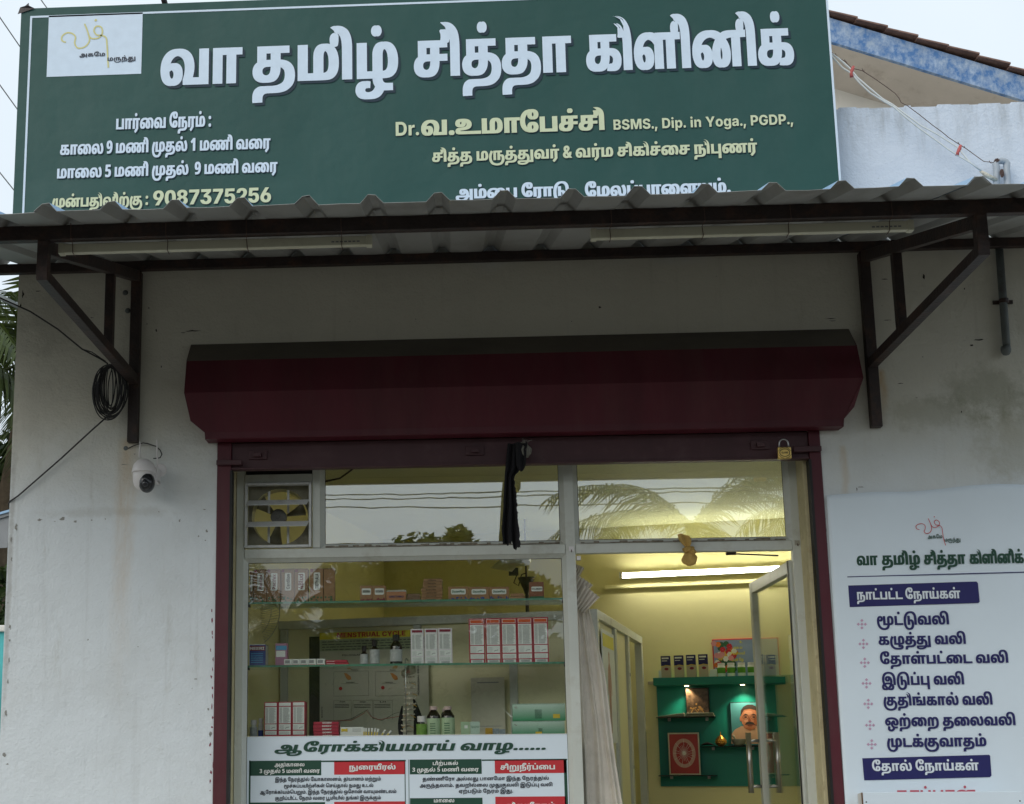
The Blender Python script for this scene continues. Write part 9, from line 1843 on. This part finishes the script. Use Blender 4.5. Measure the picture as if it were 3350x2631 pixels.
# street side: what the panes mirror, plus growth added to darken the horizon
palm((3.9, -14.2, 0), 4.9, 2.5, 12, 5, 'coconut palm across the street mirrored in the pane above the doorway', 'palms across the street', lean=(-.3, 0), droop=.62, lw=.034)
palm((6.6, -15.5, 0), 5.4, 2.7, 11, 6, 'coconut palm across the street mirrored at the right of the pane', 'palms across the street', droop=.62, lw=.034)
palm((-2.45, -11.5, 0), 3.25, 1.8, 15, 8, 'short palm across the street mirrored in the left of the display window', 'palms across the street', lean=(.1, 0), droop=.7, lw=.03)
leafy((.05, -30, 0), 7.2, 2.3, 9000, 21, 'round tree far across the street mirrored in the top left pane', 'trees across the street', size=.16)
leafy((-1.5, -17, 0), 5.0, 1.7, 7000, 22, 'tree across the street mirrored above the shelves', 'trees across the street', size=.13)
leafy((-12, -22, 0), 7.0, 3.0, 7000, 23, 'wide tree added across the street to the left, darkening the horizon', 'trees across the street', size=.2)  # this and the next three trees are added to darken the low horizon
leafy((13, -24, 0), 7.5, 3.2, 7000, 24, 'wide tree added across the street to the right, darkening the horizon', 'trees across the street', size=.2)
leafy((-6.5, -19, 0), 4.6, 2.0, 5000, 25, 'low tree added across the street left of centre, darkening the horizon', 'trees across the street', size=.15)
leafy((1.9, -20, 0), 3.9, 1.9, 5000, 26, 'low tree added across the street right of centre, darkening the horizon', 'trees across the street', size=.15)
for k, (x, h, r_) in enumerate([(-9.5, 3.6, 1.5), (-4.2, 3.3, 1.4), (-.2, 3.5, 1.5), (3.6, 3.4, 1.5), (8.0, 3.8, 1.7)]):
    leafy((x, -17.4, 0), h, r_, 3800, 60+k, ['far left', 'left', 'middle', 'right', 'far right'][k]+' round bush added along the compound wall to hide low sky', 'bushes added across the street', name='street_bush', size=.14, trunk=.07, zsq=1.0)  # bushes added to close the bright sky gap mirrored in the display
mb = MB(); mb.box(-30, 30, -18.3, -18.1, 0, 3.5); mb.build('compound_wall', mat('old_compound_wall', (.30, .28, .23), rough=.9, var=.2, scale=2), label='old compound wall across the street, made tall to hide low sky from the panes', cat='wall')  # raised so the lower panes mirror an even dark surface
for k, (za, zb, y) in enumerate([(4.75, 4.72, -10.2), (4.62, 4.70, -10.1), (4.60, 4.45, -10.0), (4.20, 3.9, -9.9)]):
    mb = MB(); mb.tube([(-16+32*i/24, y, za+(zb-za)*i/24+.006*((i-12)**2)*.25) for i in range(25)], .008, 5)
    mb.build('street_wire', M['rubber'], label=['highest', 'second highest', 'third highest', 'lowest'][k]+' overhead street wire mirrored in the top panes', cat='wire', group='overhead street wires')
# thin overhead wires against the sky at the upper left
for k, (x0, y0, x1, y1) in enumerate([(-60, -30, 60, 145), (-60, 195, 60, 362), (-60, 490, 48, 625), (120, -20, 160, 35)]):
    mb = MB(); a, b = at(x0, y0, 2.0), at(x1, y1, 2.6); mb.tube([a+(a-b)*4, a, b, b+(b-a)*2.5], .0045, 5)
    mb.build('overhead_wire', M['ink_grey'], label=['uppermost', 'middle', 'lowest', 'short'][k]+' thin wire slanting across the sky left of the sign', cat='wire', group='wires left of the sign')
